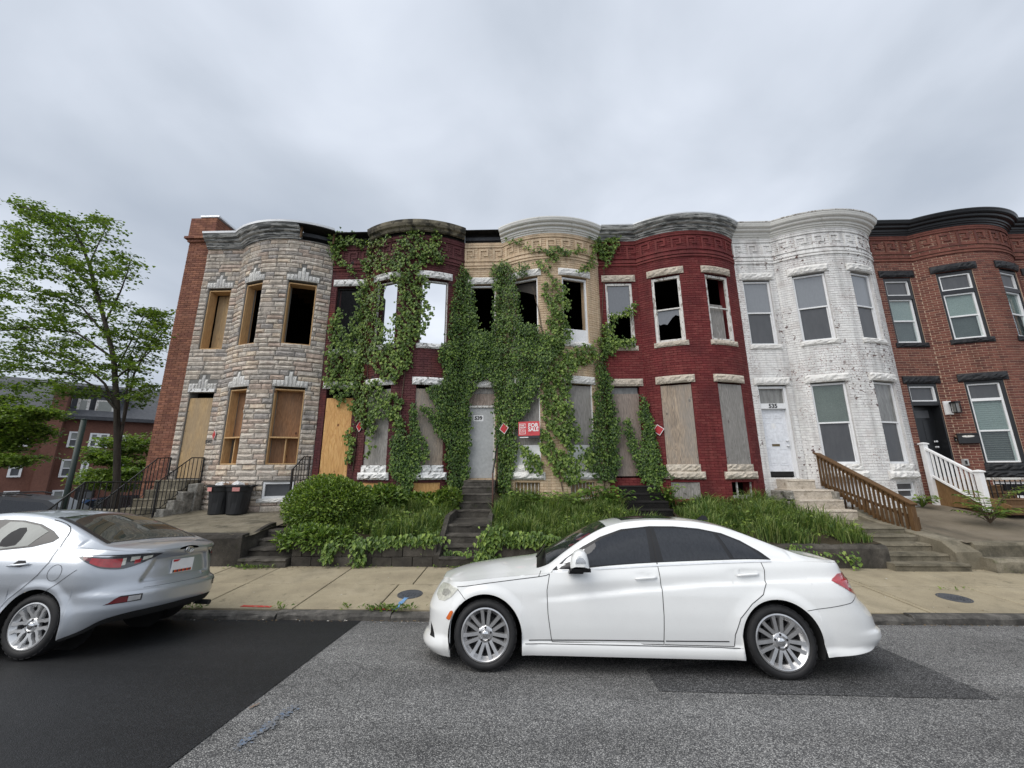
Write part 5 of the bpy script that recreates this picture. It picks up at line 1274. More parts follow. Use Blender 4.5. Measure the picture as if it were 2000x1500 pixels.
# ---------------- silver sedan (its tail towards us)
root = thing('parked_car', 'silver sedan seen from its tail, cut off by the left edge of the photo', 'car', (-6,4.9,-.05), 'cars parked along the street')
SP = dict(hw=.845, nose=-3.50, nl=.9, tail=.90, tl=.74, pw=2.5, wheels=(0.0,-2.57), Ra=.345, zw=.30,
  bottom=[(-3.6,.14),(-3.0,.13),(-2.2,.15),(-1,.155),(-.36,.16),(.3,.175),(.36,.185),(.5,.235),(.62,.30),(.72,.33),(.95,.345)],
  shoulder=[(-3.6,.68),(-3.3,.78),(-2.8,.86),(-2.2,.90),(-1.6,.925),(-1.0,.955),(-.5,.99),(-.1,1.025),(.2,1.03),(.45,1.015),(.6,.995),(.72,.975),(.95,.96)],
  rail=[(-3.6,.68),(-2.9,.88),(-2.4,.94),(-2.2,1.0),(-1.9,1.17),(-1.6,1.305),(-1.3,1.37),(-1.0,1.39),(-.7,1.375),(-.45,1.335),(-.2,1.265),(.05,1.175),(.25,1.10),(.4,1.05),(.5,1.03),(.7,1.0),(.95,.965)],
  railw=[(-3.6,.1),(-3.2,.5),(-2.4,.68),(-1.9,.62),(-1.4,.555),(-.9,.545),(-.5,.56),(-.1,.60),(.2,.64),(.4,.66),(.6,.58),(.95,.2)],
  centre=[(-3.6,.68),(-3.3,.83),(-2.8,.93),(-2.35,1.0),(-2.1,1.13),(-1.8,1.29),(-1.5,1.385),(-1.2,1.425),(-.9,1.435),(-.6,1.415),(-.4,1.375),(-.2,1.31),(0,1.235),(.2,1.15),(.34,1.085),(.42,1.06),(.6,1.055),(.72,1.045),(.80,1.01),(.95,.97)],
  sec_side=[(.13,.04),(.2,.018),(.28,.012),(.4,.012),(.5,.02),(.58,.018),(.68,.004),(.78,.0),(.86,.008),(.94,.03),(1.0,.06),(1.05,.09)],
  sec_tail=[(.14,.2),(.3,.06),(.345,.03),(.38,.015),(.44,.0),(.55,.0),(.58,.012),(.60,.055),(.66,.08),(.76,.09),(.88,.105),(.92,.10),(.965,.085),(.985,.095),(1.02,.14),(1.06,.2)],
  sec_nose=[(.14,.15),(.25,.0),(.45,.02),(.7,.15),(.8,.25)],
  recess=(.66,.905,.40,.045))
c = Car(root, (-5.065,4.168,0.0), radians(-1.0), .10, SP); sc = c
c.body(G_['paint_silver'], G_['under_black'])
win = [(-2.05,.945),(-1.75,1.10),(-1.5,1.22),(-1.25,1.30),(-1.0,1.325),(-.75,1.315),(-.5,1.275),(-.28,1.205),(-.13,1.135),(-.16,1.095),(-.35,1.045),(-.7,1.005),(-1.2,.975)]
c.panel(win, BK, 'window_surround', .004, .008, far=(0,1), n=22)
glass_dark('car_glass_grey', (.10,.115,.11), .04, .5, (.22,.24,.23), 5); glass_dark('car_glass_rear', (.030,.036,.032), .03, .35, (.085,.095,.08), 2.5)
c.panel([(-.98,.995),(-.90,1.30),(-.75,1.298),(-.5,1.26),(-.32,1.20),(-.40,1.055),(-.7,1.022)], G_['car_glass_grey'], 'rear_door_glass', .0065, .004, far=(0,1), n=16)
c.panel([(-1.95,.965),(-1.72,1.09),(-1.5,1.195),(-1.25,1.28),(-1.1,1.298),(-1.12,.985)], G_['car_glass_grey'], 'front_door_glass', .0065, .004, far=(0,1), n=16)
c.panel([(-.74,1.05),(-.76,1.12),(-.74,1.19),(-.69,1.235),(-.62,1.24),(-.57,1.205),(-.54,1.12),(-.55,1.06),(-.64,1.043)], G_['seam'], 'head_restraint', .0072, .003, far=(0,), n=10)
rd = [(-1.02,.97),(-1.03,.7),(-1.0,.4),(-.96,.26),(-.42,.26),(-.39,.42),(-.30,.55),(-.18,.65),(-.06,.78),(.0,.90),(-.01,.98),(-.022,1.04),(-.038,1.10),(-.065,1.155),(-.105,1.205),(-.16,1.245),(-.235,1.278),(-.33,1.305),(-.42,1.322)]
c.line(rd, .006, SM, 'shut_line', .0045, n=10)
c.line([(.06,.60),(.20,.71),(.34,.83)], .005, SM, 'bumper_gap', .002)
th = [(.115+.075*cos(2*pi*i/28), .80+.078*sin(2*pi*i/28)) for i in range(29)]
c.line(th, .004, SM, 'fuel_flap_gap', .002, n=1)
P = [c.side(-.44+.24*i/8, .862+.022*i/8, .008+.028*sin(pi*(i+.6)/9.2)) for i in range(9)]; MB().tube(P, [.006,.010,.0125,.013,.013,.013,.0125,.011,.007], 8).build('door_handle', G_['paint_silver'], root, smooth=True)
c.panel([(-.42,.86),(-.36,.915),(-.28,.915),(-.24,.875),(-.3,.85)], G_['seam'], 'handle_recess', .0015, .003, n=6)
# tail lights wrap round the corner: strips that follow the plan outline
def wrap(c, u0, u1, zf0, zf1, mat, name, off=.006, far=(0,1), n=26, nz=6, parent=None):
    for fr in far:
        m = MB(); rows = []
        for i in range(n+1):
            u = lerp(u0,u1,i/n); t = i/n; r = []
            for j in range(nz+1):
                z = lerp(zf0(t), zf1(t), j/nz); x, w = c.low(u,z); x2, w2 = c.plan(min(1,u+.003)); x3, w3 = c.plan(u-.003); tt = Vector((x2-x3,w2-w3)).normalized(); nn = Vector((-tt.y,tt.x))
                x += nn.x*off; w += nn.y*off; r.append(c.w(x, c.HW+(w if fr else -w), z))
            rows.append(r)
        m.grid(rows[::-1] if not fr else rows); o = m.build(name, mat, parent or c.r, smooth=True)
    return o
lz0 = lambda t: curve([(0,.945),(.12,.89),(.3,.828),(.5,.812),(.7,.84),(.88,.895),(1,.945)], t); lz1 = lambda t: curve([(0,.95),(.06,.965),(.4,.962),(.8,.957),(1,.949)], t)
UA, UB = c.upar(.30), .945
tl = wrap(c, UA, UB, lz0, lz1, G_['lamp_smoke'], 'tail_light', .006)
sub = lambda a,b,p,q: (lambda t: lerp(lz0(lerp(a,b,t)), lz1(lerp(a,b,t)), p), lambda t: lerp(lz0(lerp(a,b,t)), lz1(lerp(a,b,t)), q))
for a,b,p,q,mt in ((.14,.50,.12,.72,'lamp_red'),(.05,.14,.25,.7,'lamp_darkred'),(.50,.545,.25,.75,'lamp_clear'),(.60,.72,.45,.8,'lamp_clear'),(.66,.74,.18,.55,'lamp_red'),(.76,.88,.3,.7,'lamp_clear'),(.04,.92,.84,.93,'chrome')):
    f0, f1 = sub(a,b,p,q); wrap(c, lerp(UA,UB,a), lerp(UA,UB,b), f0, f1, G_[mt], 'lamp_lens', .0085, n=12, nz=3, parent=None)
UF = c.upar(.63)
wrap(c, UF, .915, lambda t: .475+.012*t, lambda t: .478+.075*sstep(0,.45,t)-.0*t, G_['seam'], 'fog_recess', .004, n=16, nz=3)
wrap(c, UF+.004, lerp(UF,.915,.62), lambda t: .482+.006*t, lambda t: .486+.055*sstep(0,.55,t), G_['lamp_darkred'], 'rear_reflector', .007, n=12, nz=3)
wrap(c, lerp(UF,.915,.62), .912, lambda t: .49+.008*t, lambda t: .542-.0*t, G_['alloy'], 'fog_bezel', .006, n=8, nz=3)
wrap(c, c.upar(.36), 1.0, lambda t: curve([(0,.185),(.15,.235),(.35,.315),(1,.348)],t)-.02, lambda t: curve([(0,.19),(.15,.25),(.35,.345),(.6,.385),(1,.40)],t), G_['under_black'], 'rear_valance', .004, n=40)
wrap(c, .918, 1.0, lambda t: .597, lambda t: .605, SM, 'boot_gap', .003, n=30, nz=1); 
over_top(c, -.42, .335, .10, 1, G_['car_glass_rear'], 'rear_window', .005, 24); over_top(c, -2.12, -1.50, .10, 1, G_['car_glass_rear'], 'windscreen')
# black border of the rear window
m = MB(); A = []; B = []
for fr in (0,1):
    A = []; B = []
    for i in range(25):
        x = lerp(-.45,.35,i/24); P = c.top(x)[10:]; p = P[2]; q = P[1]; 
        for lst,(w,z) in ((A,p),(B,q)): lst.append(c.w(x, c.HW+(w if fr else -w), z+.006))
    m = MB(); m.grid([A,B] if fr else [B,A]); m.build('window_border', BK, root)
# number plate, emblem
def tailx(z, w=0.0):
    lo, hi = .75, 1.0
    for _ in range(30):
        k_ = (lo+hi)/2
        if c.low(k_, z)[1] > w: lo = k_
        else: hi = k_
    return c.low((lo+hi)/2, z)[0]
px = max(tailx(.70), tailx(.86))+.008
pl = MB().hexa([c.w(px,c.HW-.155,.70),c.w(px,c.HW+.155,.70),c.w(px-.012,c.HW+.155,.70),c.w(px-.012,c.HW-.155,.70),c.w(px-.004,c.HW-.155,.855),c.w(px-.004,c.HW+.155,.855),c.w(px-.016,c.HW+.155,.855),c.w(px-.016,c.HW-.155,.855)]).build('number_plate', G_['sign_white'], root, bevel=.003)
m = MB()
random.seed(2)
for i in range(14):                                         # patterned strip along the foot of the plate
    y0 = c.HW-.13+i*.019; mt = i % 3
    m.hexa([c.w(px+.002,y0,.706),c.w(px+.002,y0+.017,.706),c.w(px,y0+.017,.706),c.w(px,y0,.706),c.w(px+.001,y0,.735),c.w(px+.001,y0+.017,.735),c.w(px-.001,y0+.017,.735),c.w(px-.001,y0,.735)], mt)
m.build('plate_strip', [G_['sign_dark'], G_['lamp_amber'], G_['sign_red']], pl)
exv, eyv, ezv = (c.w(1,0,0)-c.w(0,0,0)), (c.w(0,1,0)-c.w(0,0,0)), (c.w(0,0,1)-c.w(0,0,0))
m = MB(); m.hexa([c.w(px+.001,c.HW-.15,.83),c.w(px+.001,c.HW-.09,.83),c.w(px-.001,c.HW-.09,.83),c.w(px-.001,c.HW-.15,.83),c.w(px-.001,c.HW-.15,.852),c.w(px-.001,c.HW-.05,.852),c.w(px-.003,c.HW-.05,.852),c.w(px-.003,c.HW-.15,.852)]); m.build('plate_corner', G_['sign_red'], pl)
ez_ = .955; ex_ = tailx(ez_)+.006; em = MB()
def ring(rx, rz, cz, tr=.0055, n=28): em.tube([c.w(ex_-abs(cz+rz*sin(2*pi*i/n))*.05, c.HW+rx*cos(2*pi*i/n), ez_+cz+rz*sin(2*pi*i/n)) for i in range(n+1)], tr, 6, cap=False)
ring(.055,.037,0); ring(.019,.036,0,.0045); ring(.04,.013,.014,.0045); em.build('emblem', G_['chrome'], root, smooth=True)
mm = MB(); 
for a,b in (((.30,.645),(.315,.67)),((.315,.67),(.33,.66))): mm.bar(c.w(tailx(a[1],.3)+.01,c.HW+a[0],a[1]), c.w(tailx(b[1],.3)+.01,c.HW+b[0],b[1]), .009)
mm.build('badge', G_['chrome'], root)
MB().tube([c.w(.66,c.HW+.5,.27),c.w(.84,c.HW+.5,.265)], .03, 12).build('exhaust', G_['brake'], root)
for xw in (0.0,-2.57):
    c.wheel(xw, True, 'y', .298, .212, 0, [G_['alloy_bright']]+WH[1:]); c.wheel(xw, False, 'y', .298, .212, 0, WH)
mirror(c, -1.88, .95, 0, G_['paint_silver'])
# ------------------------------------------------------------------ railings, bins, signs, small things
random.seed(21)
def iron_rail(name, label, pts, drops, lower=None, sp=.125, r=.011, posts=(), group='black iron stair railings'):
    """pts: handrail polyline; drops: length of balusters; posts: indices of pts with a post to the ground"""
    t = thing(name, label, 'railing', (pts[-1][0],pts[-1][1],pts[-1][2]-drops), group)
    MB().tube(pts, r*1.5, 8).build('handrail', G_['iron_black'], t, smooth=True)
    low = [Vector(p)-Vector((0,0,drops-.07)) for p in pts]; MB().tube(low, r, 6).build('bottom_rail', G_['iron_black'], t, smooth=True)
    for i in range(len(pts)-1):
        a, b = Vector(pts[i]), Vector(pts[i+1]); n = max(1, int((b-a).length/sp))
        for j in range(n):
            p = a.lerp(b, (j+.5)/n); MB().bar(p-Vector((0,0,drops-.07)), p, .014).build('baluster', G_['iron_black'], t)
    for i in posts:
        p = Vector(pts[i]); MB().bar(p-Vector((0,0,drops+.04)), p+Vector((0,0,.01)), .034).build('post', G_['iron_black'], t)
    return t
XR, XL = -9.52, -10.5
A = [atX(399,894,XR), atX(375,894,XR), atX(310,941,XR), atX(166,942,XR), atX(94,996,XR)]
iron_rail('iron_railing', 'black iron stair railing on the side nearer the trash bins', [tuple(p) for p in A], .86, posts=(0,2,3,4))
B = [atX(334,894,XL), atX(309,895,XL), atX(179,996,XL)]
iron_rail('iron_railing', 'black iron stair railing against the corner brickwork', [tuple(p) for p in B], .86, posts=(0,2))
C = [(-6.12,11.2,2.46),(-6.12,10.9,2.46),(-6.12,10.2,2.05)]
C = [tuple(atX(x,y,-6.13)) for x,y in ((606,892),(594,892),(571,917))]
iron_rail('iron_railing', 'short black iron railing rising out of the big shrub', C, .7, posts=(0,2))
t = thing('handrail', 'rusty pipe handrail beside the steps to grey door 539', 'railing', (-.72,9.3,.6))
p0, p1 = Vector((-.73,11.05,2.5)), Vector((-.73,9.55,1.75))
MB().tube([p0+Vector((0,.2,0)),p0,p1], .021, 8).build('rail', G_['iron_black'], t, smooth=True)
for p, zb in ((p0,1.4),(p1,.55)): MB().tube([(p.x,p.y,zb),(p.x,p.y,p.z)], .02, 8).build('post', G_['rust_iron'], t, smooth=True)
# timber stair railing at the white house
t = thing('wooden_railing', 'brown timber stair railing slanting down from the white house', 'railing', (8.34,8.6,.3))
XW = 8.34
a, b = atX(1580,878,XW), atX(1778,985,XW); T = G_['lumber_treated']
a2, b2 = a-Vector((0,0,.80)), b-Vector((0,0,.74))
MB().bar(a+Vector((0,.06,.035)), b+Vector((0,-.08,.0)), .15, .04).build('top_rail', T, t, bevel=.006)
MB().bar(a-Vector((0,0,.05)), b-Vector((0,0,.05)), .04, .10).build('upper_rail', G_['lumber_end'], t); MB().bar(a2, b2, .04, .09).build('bottom_rail', T, t)
for p, zb in ((a,1.3),(b,.22)):
    MB().box((p.x-.05,p.y-.05,zb),(p.x+.05,p.y+.05,p.z+.0)).build('post', G_['lumber_end'] if p is a else T, t, bevel=.006)
MB().box((b.x-.054,b.y-.054,.2),(b.x+.054,b.y+.054,.45)).build('post_foot', G_['iron_black'], t)
n = 24
for i in range(1,n):
    p = a.lerp(b,i/n); q = a2.lerp(b2,i/n); MB().box((p.x-.062,p.y-.018,q.z-.06),(p.x-.026,p.y+.018,p.z-.03)).build('baluster', T, t)
for i in range(13):
    p = a.lerp(b,(i+.6)/13); MB().box((8.5,p.y-.016,yardz(8.5,p.y)),(8.53,p.y+.016,lerp(1.38,.75,i/13))).build('lower_baluster', T, t)
MB().bar((8.515,a.y,1.42),(8.515,b.y+.4,.82), .04, .06).build('lower_rail', T, t)
# white vinyl railing, steps and iron fence at the brick house
V = G_['vinyl_white']; XV = 11.36
t = thing('vinyl_railing', 'white vinyl stair railing with capped posts at the black door', 'railing', (XV,10,.8))
pa, pb = atX(1803,868,XV), atX(1911,922,XV)
for p, zb in ((pa,.8),(pb,.78)):
    o = MB().box((p.x-.06,p.y-.06,zb),(p.x+.06,p.y+.06,p.z)).build('post', V, t, bevel=.004)
    MB().grid([[(p.x+e*sx,p.y+e*sy,p.z+h) for sx,sy in ((-1,-1),(1,-1),(1,1),(-1,1))] for e,h in ((.06,-.01),(.085,.0),(.085,.025),(.05,.045),(.002,.06))], 0, True).build('cap', V, o)
u0, u1 = pa-Vector((0,.06,.13)), pb-Vector((0,-.06,.05)); l0, l1 = u0-Vector((0,0,.74)), u1-Vector((0,0,.72))
MB().bar(u0,u1,.07,.06).build('top_rail', V, t, bevel=.008); MB().bar(l0,l1,.05,.06).build('bottom_rail', V, t, bevel=.008)
for i in range(1,10): p, q = u0.lerp(u1,i/10), l0.lerp(l1,i/10); MB().bar(q,p,.036).build('baluster', V, t)
tz = [(9.75+.26*i, .80+.15*(i+1), 10.03+.26*i) for i in range(5)]
t2 = stairs('wooden_steps', 'brown wooden steps behind the white vinyl railing', 11.42, 12.3, tz, G_['lumber_treated'], .002, .8)
MB().prism([(11.40,9.7,.82),(11.40,11.3,.82),(11.40,11.3,1.55),(11.40,11.1,1.55),(11.40,9.7,.95)], (.035,0,0)).build('stringer', G_['lumber_end'], t2)
t = thing('iron_fence', 'black iron bar fence with pale rails beside the white vinyl railing', 'fence', (13,pb.y,.8))
y = pb.y; z1 = pb.z-.16; z0 = .86
MB().bar((pb.x+.06,y,z1),(17,y,z1-.0),.06,.05).build('top_rail', G_['trim_peeled'], t); MB().bar((pb.x+.06,y,z0),(17,y,z0),.08,.07).build('bottom_rail', V, t)
x = pb.x+.2
while x < 16.9: MB().bar((x,y,z0),(x,y,z1),.016).build('bar', G_['iron_black'], t); x += .125
for i in range(3): MB().bar((pb.x+.06,y+.005,z0-.07-.0*i+.0),(17,y+.005,z0-.07),.05,.05) 
t = thing('brick_stoop', 'low brick base below the iron bar fence at the right edge', 'stoop', (13.5,9.7,.7))
m = MB().box((pb.x+.1,y+.03,.5),(17,11.3,.80)).build('brick_base', G_['brick_clean'], t)
# lamp, mail box, bell, meter on the brick house
def wall_thing(name, label, cat, px, py, off=0.0):
    k, s, z = fac(px,py); p, n = fpt(k,s,z,off); t = thing(name, label, cat, p); return t, k, s, z
t, k, s, z = wall_thing('wall_lamp', 'black caged lantern on a white back plate beside the black door', 'lamp', 1850, 797)
m = MB(); m.fbox(k,s-.11,s+.11,z-.2,z+.2,.01,.05); m.build('back_plate', V, t, bevel=.03)
p, n = fpt(k,s+.03,z+.03,.2); MB().bar(fpt(k,s+.03,z+.12,.05)[0], fpt(k,s+.03,z+.12,.2)[0], .03).build('arm', G_['iron_black'], t)
m = MB().box((p.x-.08,p.y-.08,p.z+.09),(p.x+.08,p.y+.08,p.z+.13)).box((p.x-.07,p.y-.07,p.z-.20),(p.x+.07,p.y+.07,p.z-.18)).build('lamp_cap', G_['iron_black'], t)
for dx in (-.065,.065):
    for dy in (-.065,.065): MB().bar((p.x+dx,p.y+dy,p.z-.19),(p.x+dx,p.y+dy,p.z+.1),.014).build('cage_bar', G_['iron_black'], t)
MB().box((p.x-.05,p.y-.05,p.z-.18),(p.x+.05,p.y+.05,p.z+.09)).build('lamp_glass', G_['pane_dusty'], t)
t, k, s, z = wall_thing('mail_box', 'black wall mail box with a white oval label near the black door', 'mail box', 1889, 856)
m = MB(); m.fbox(k,s-.19,s+.19,z-.15,z+.11,.01,.12); m.build('box_body', G_['trim_black'], t, bevel=.01); m = MB(); m.fbox(k,s-.2,s+.2,z+.10,z+.14,.01,.14); m.build('lid', G_['trim_black'], t, bevel=.01)
L = LF(k,s-.19,s+.19); m = MB(); m.prism([L.p(L.w/2+.12*cos(2*pi*i/24),z+.05+.03*sin(2*pi*i/24),.123) for i in range(24)], L.n*.005); m.build('label', G_['trim_peeled'], t)
t, k, s, z = wall_thing('utility_box', 'small grey utility box low on the brick wall by the vinyl railing', 'box', 1884, 903)
m = MB(); m.fbox(k,s-.07,s+.07,z-.09,z+.09,.0,.07); m.build('box_body', G_['door_grey'], t, bevel=.01); m = MB(); m.fbox(k,s+.0,s+.04,z-.05,z+.05,.068,.08); m.build('hatch', G_['iron_black'], t)
t, k, s, z = wall_thing('door_bell', 'small dark intercom plate beside the black door', 'door bell', 1865, 858)
m = MB(); m.fbox(k,s-.03,s+.03,z-.06,z+.06,.0,.03); m.build('plate', G_['iron_black'], t); m = MB(); m.fbox(k,s-.012,s+.012,z-.03,z-.005,.028,.036); m.build('button', G_['flashing'], t)
# red diamond notices
for px, py, lab, rot in ((422,850,'red diamond notice on the stone-faced wall by the plywood door',.0),(705,833,'red diamond notice on the purple wall beside yellow plywood',.0),(993,838,'red diamond notice half sunk in ivy beside door 539',.1),(1287,840,'red diamond notice at the edge of ivy on the dark red wall',.15)):
    k, s, z = fac(px,py); off = .05 if px != 993 else .22; p, n = fpt(k,s,z,off); x = Vector((-n.y,n.x,0)); t = thing('warning_sign', lab, 'sign', p, 'red diamond notices')
    r = .165; P = [(x*cos(a+rot)+Vector((0,0,1))*sin(a+rot)) for a in (0,pi/2,pi,1.5*pi)]
    MB().prism([p+q*r for q in P], n*.004).build('border', G_['sign_white'], t)
    MB().prism([p+n*.004+q*(r-.022) for q in P], n*.003).build('red_face', G_['sign_red'], t)
# for-sale sign
k, s, z = fac(1036,838); p, n = fpt(k,s,z,.16); x = Vector((-n.y,n.x,0)); up = Vector((0,0,1)); t = thing('sale_sign', 'red FOR SALE sign with white lettering hung in front of a boarded window', 'sign', p)
def sgn(name, u0,u1,z0,z1,o0,o1,mat,parent): 
    f = lambda u,v,o: p+x*u+up*v+n*o
    return MB().hexa([f(u0,z0,o1),f(u1,z0,o1),f(u1,z0,o0),f(u0,z0,o0),f(u0,z1,o1),f(u1,z1,o1),f(u1,z1,o0),f(u0,z1,o0)]).build(name, mat, parent)
bd = sgn('sign_board',-.31,.31,-.20,.20,-.012,.0,G_['sale_red'],t); sgn('rider_strip',-.29,.29,-.27,-.205,-.012,.0,G_['sign_dark'],t); sgn('rider_text_bar',-.27,-.02,-.255,-.232,.0,.003,G_['sign_white'],t)
fm = lambda u,v: frame(x,up,p+x*u+up*v+n*.003)
text('lettering','FOR',.155,G_['sign_white'],bd,fm(-.02,.085),.002,.004,1,'LEFT'); text('lettering','SALE',.155,G_['sign_white'],bd,fm(-.02,-.03),.002,.004,.92,'LEFT'); text('small_lettering','410 000 0000'[:0] or '- - - -',.06,G_['sign_dark'],bd,fm(.0,-.12),.002,.002,1,'LEFT')
for (u0,u1,v0,v1) in ((-.285,-.10,.13,.142),(-.285,-.10,-.155,-.143),(-.285,-.273,-.143,.13),(-.112,-.10,-.143,-.02),(-.112,-.10,.09,.13)): sgn('logo_frame',u0,u1,v0,v1,.0,.003,G_['sign_white'],bd)
text('logo_lettering','ONE',.06,G_['sign_white'],bd,fm(-.262,.09),.002,.0015,1,'LEFT'); text('logo_lettering','HOUSE',.055,G_['sign_white'],bd,fm(-.262,.035),.002,.0015,1,'LEFT')
for (u0,u1,v0,v1) in ((-.25,-.14,.0,-.01),(-.25,-.24,-.01,-.09),(-.15,-.14,-.01,-.09),(-.25,-.14,-.09,-.1),(-.22,-.16,-.06,-.068),(-.2,-.192,-.03,-.06)): sgn('logo_mark',u0,u1,min(v0,v1),max(v0,v1),.0,.003,G_['sign_white'],bd)
for u in (-.2,.2): MB().bar(p+x*u-n*.012, p+x*u-n*.2, .02).build('bracket', G_['iron_black'], t)
# trash bins
def bin_(px, lab, ph):
    c = atY(px, 1002, 10.62); c.z = yardz(c.x,c.y); t = thing('trash_bin', lab, 'trash bin', c, 'black trash bins'); m = MB(); rows = []
    for z, r in ((0,.235),(.02,.245),(.3,.265),(.58,.285),(.6,.30),(.70,.315),(.72,.335),(.755,.335),(.76,.315),(.70,.30)):
        row = []
        for i in range(40):
            a = 2*pi*i/40+ph; fl = .014*(1 if (i//3) % 2 == 0 and .06 < z < .56 else 0); row.append((c.x+(r-fl)*cos(a), c.y+(r-fl)*sin(a), c.z+z))
        rows.append(row)
    m.grid(rows, 0, True); m.face(rows[0][::-1]); m.build('bin_body', G_['bin_black'], t)
    for sg in (-1,1): 
        MB().tube([(c.x+sg*.31,c.y-.1,c.z+.70),(c.x+sg*.40,c.y-.08,c.z+.74),(c.x+sg*.41,c.y+.06,c.z+.74),(c.x+sg*.31,c.y+.1,c.z+.70)], .022, 8).build('handle', G_['bin_black'], t, smooth=True)
    a0 = -pi/2+(.35 if ph else -.35); nn = Vector((cos(a0),sin(a0),0)); xx = Vector((-nn.y,nn.x,0)); q = c+nn*.318+Vector((0,0,.655))
    MB().prism([q-xx*.085-Vector((0,0,.05)),q+xx*.085-Vector((0,0,.05)),q+xx*.085+Vector((0,0,.05)),q-xx*.085+Vector((0,0,.05))], nn*.006).build('sticker', G_['label_pink'], t)
    b = MB()
    for i in range(11):
        a = random.uniform(0,6.3); r = random.uniform(0,.2); cx, cy, cz = c.x+r*cos(a), c.y+r*sin(a), c.z+.72+random.uniform(0,.06); R = random.uniform(.07,.13); g = []
        for u in range(5):
            g.append([(cx+R*sin(pi*(u+.02)/4.04)*cos(v*1.05)*random.uniform(.7,1.25), cy+R*sin(pi*(u+.02)/4.04)*sin(v*1.05)*random.uniform(.7,1.25), cz-R*.7*cos(pi*u/4)*random.uniform(.8,1.2)) for v in range(6)])
        b.grid(g, 0 if i % 4 else 1, True)
    stuff(tag(b.build('litter_heap', [G_['trash_white'], G_['trash_brown']]), 'crumpled pale litter heaped in the '+('left' if px < 440 else 'right')+' black trash bin', 'litter'))
bin_(427, 'black trash bin standing left of its twin against the stone-faced wall', 0.0); bin_(462, 'black trash bin with a pink sticker, right of its twin', .07)
# green sign post without a sign
p = atY(122,1000,8.6); q = atY(183,820,8.6)
t = thing('sign_post', 'dark green steel pole with no sign beyond the silver car', 'pole', (p.x,p.y,0))
MB().tube([(p.x,p.y,-.3),(p.x,p.y,q.z)], .052, 14).build('pole', G_['pole_green'], t, smooth=True); MB().lathe([(.055,0),(.058,.015),(.03,.03),(.001,.032)], Matrix.Translation((p.x,p.y,q.z)), 14).build('cap', G_['pole_green'], t)
# ------------------------------------------------------------------ plants
random.seed(33)
def leaf(m, p, d, n, L, w, fold=.25):
    """one leaf: stalk end p, pointing along d, facing n; two folded halves with pointed lobes"""
    d = d.normalized(); s = d.cross(n)
    if s.length < 1e-3: s = d.cross(Vector((1,0,0)))
    s.normalize(); u = s.cross(d)
    i = len(m.v); a = p+d*L; b = p+d*L*.42
    m.v += [tuple(p), tuple(a-u*L*.10), tuple(b+s*w/2+u*w*fold), tuple(b-s*w/2+u*w*fold), tuple(b+u*w*.02)]
    m.f += [(i,i+4,i+2),(i+4,i+1,i+2),(i,i+3,i+4),(i+4,i+3,i+1)]; m.m += [0]*4
def rv(s=1.0): return Vector((random.uniform(-s,s), random.uniform(-s,s), random.uniform(-s,s)))
def vine(name, label, polys, mat, dens, L, thick, stems=(), droop=.75, edge=7, gap=0):
    """climber on the house fronts: leaf mass over outlines measured on the wall"""
    m = MB(); first = None
    for P in polys:
        xs = [p[0] for p in P]; ys = [p[1] for p in P]; area = 0
        for i in range(len(P)): a, b = P[i], P[(i+1) % len(P)]; area += a[0]*b[1]-b[0]*a[1]
        N = int(abs(area)/2/3900*dens); c = 0; ph = random.uniform(0,9)
        while c < N:
            x, y = random.uniform(min(xs)-6,max(xs)+6), random.uniform(min(ys)-6,max(ys)+6)
            jx = x+edge*(sin(y*.13+ph)*.6+sin(y*.41+x*.07)*.4)+random.gauss(0,2.2); jy = y+edge*(sin(x*.17+ph*2)*.6+sin(x*.37-y*.09)*.4)+random.gauss(0,2.2)
            if not inpoly(jx,jy,P): continue
            c += 1
            if gap and sin(x*.21+ph)*sin(y*.19-ph)+.7*sin(x*.47-y*.33) > 1.15-gap: continue
            r = fac(x,y)
            if r is None: continue
            k, s, z = r; lump = .5+.5*sin(s*5.1+ph+z*2.3)*sin(z*4.3-s*3.1+ph); o = .02+thick*(random.random()**.8)*(.35+.65*lump)
            p, n = fpt(k,s,z,o); t = Vector((-n.y,n.x,0))
            d = Vector((0,0,-1))*droop+t*random.uniform(-.8,.8)+n*random.uniform(.05,.6)+rv(.18)
            up = n*.8+Vector((0,0,1))*random.uniform(.2,.9)+rv(.35); l = L*random.uniform(.65,1.3)
            leaf(m, p, d, up, l, l*random.uniform(.75,1.0))
    r = fac(*polys[0][0]); p = fpt(*r)[0] if r else Vector((0,11,1)); t = thing(name, label, 'vine', (p.x,p.y,.9), 'climbing vines on the row houses')
    stuff(m.build('leaves', G_[mat], t))
    for st in stems:
        Q = []
        for (x,y) in st:
            r = fac(x,y)
            if r: Q.append(fpt(*r, .035)[0])
        if len(Q) > 1:
            R = []
            for i in range(len(Q)-1):
                for j in range(4): R.append(Q[i].lerp(Q[i+1],j/4)+rv(.012))
            R.append(Q[-1]); MB().tube(R, [lerp(.016,.006,i/len(R)) for i in range(len(R))], 5).build('stem', G_['vine_stem'], t)
    return t
def T_(*P): return [(625+x*.4172, 390+y*.4173) for x,y in P]
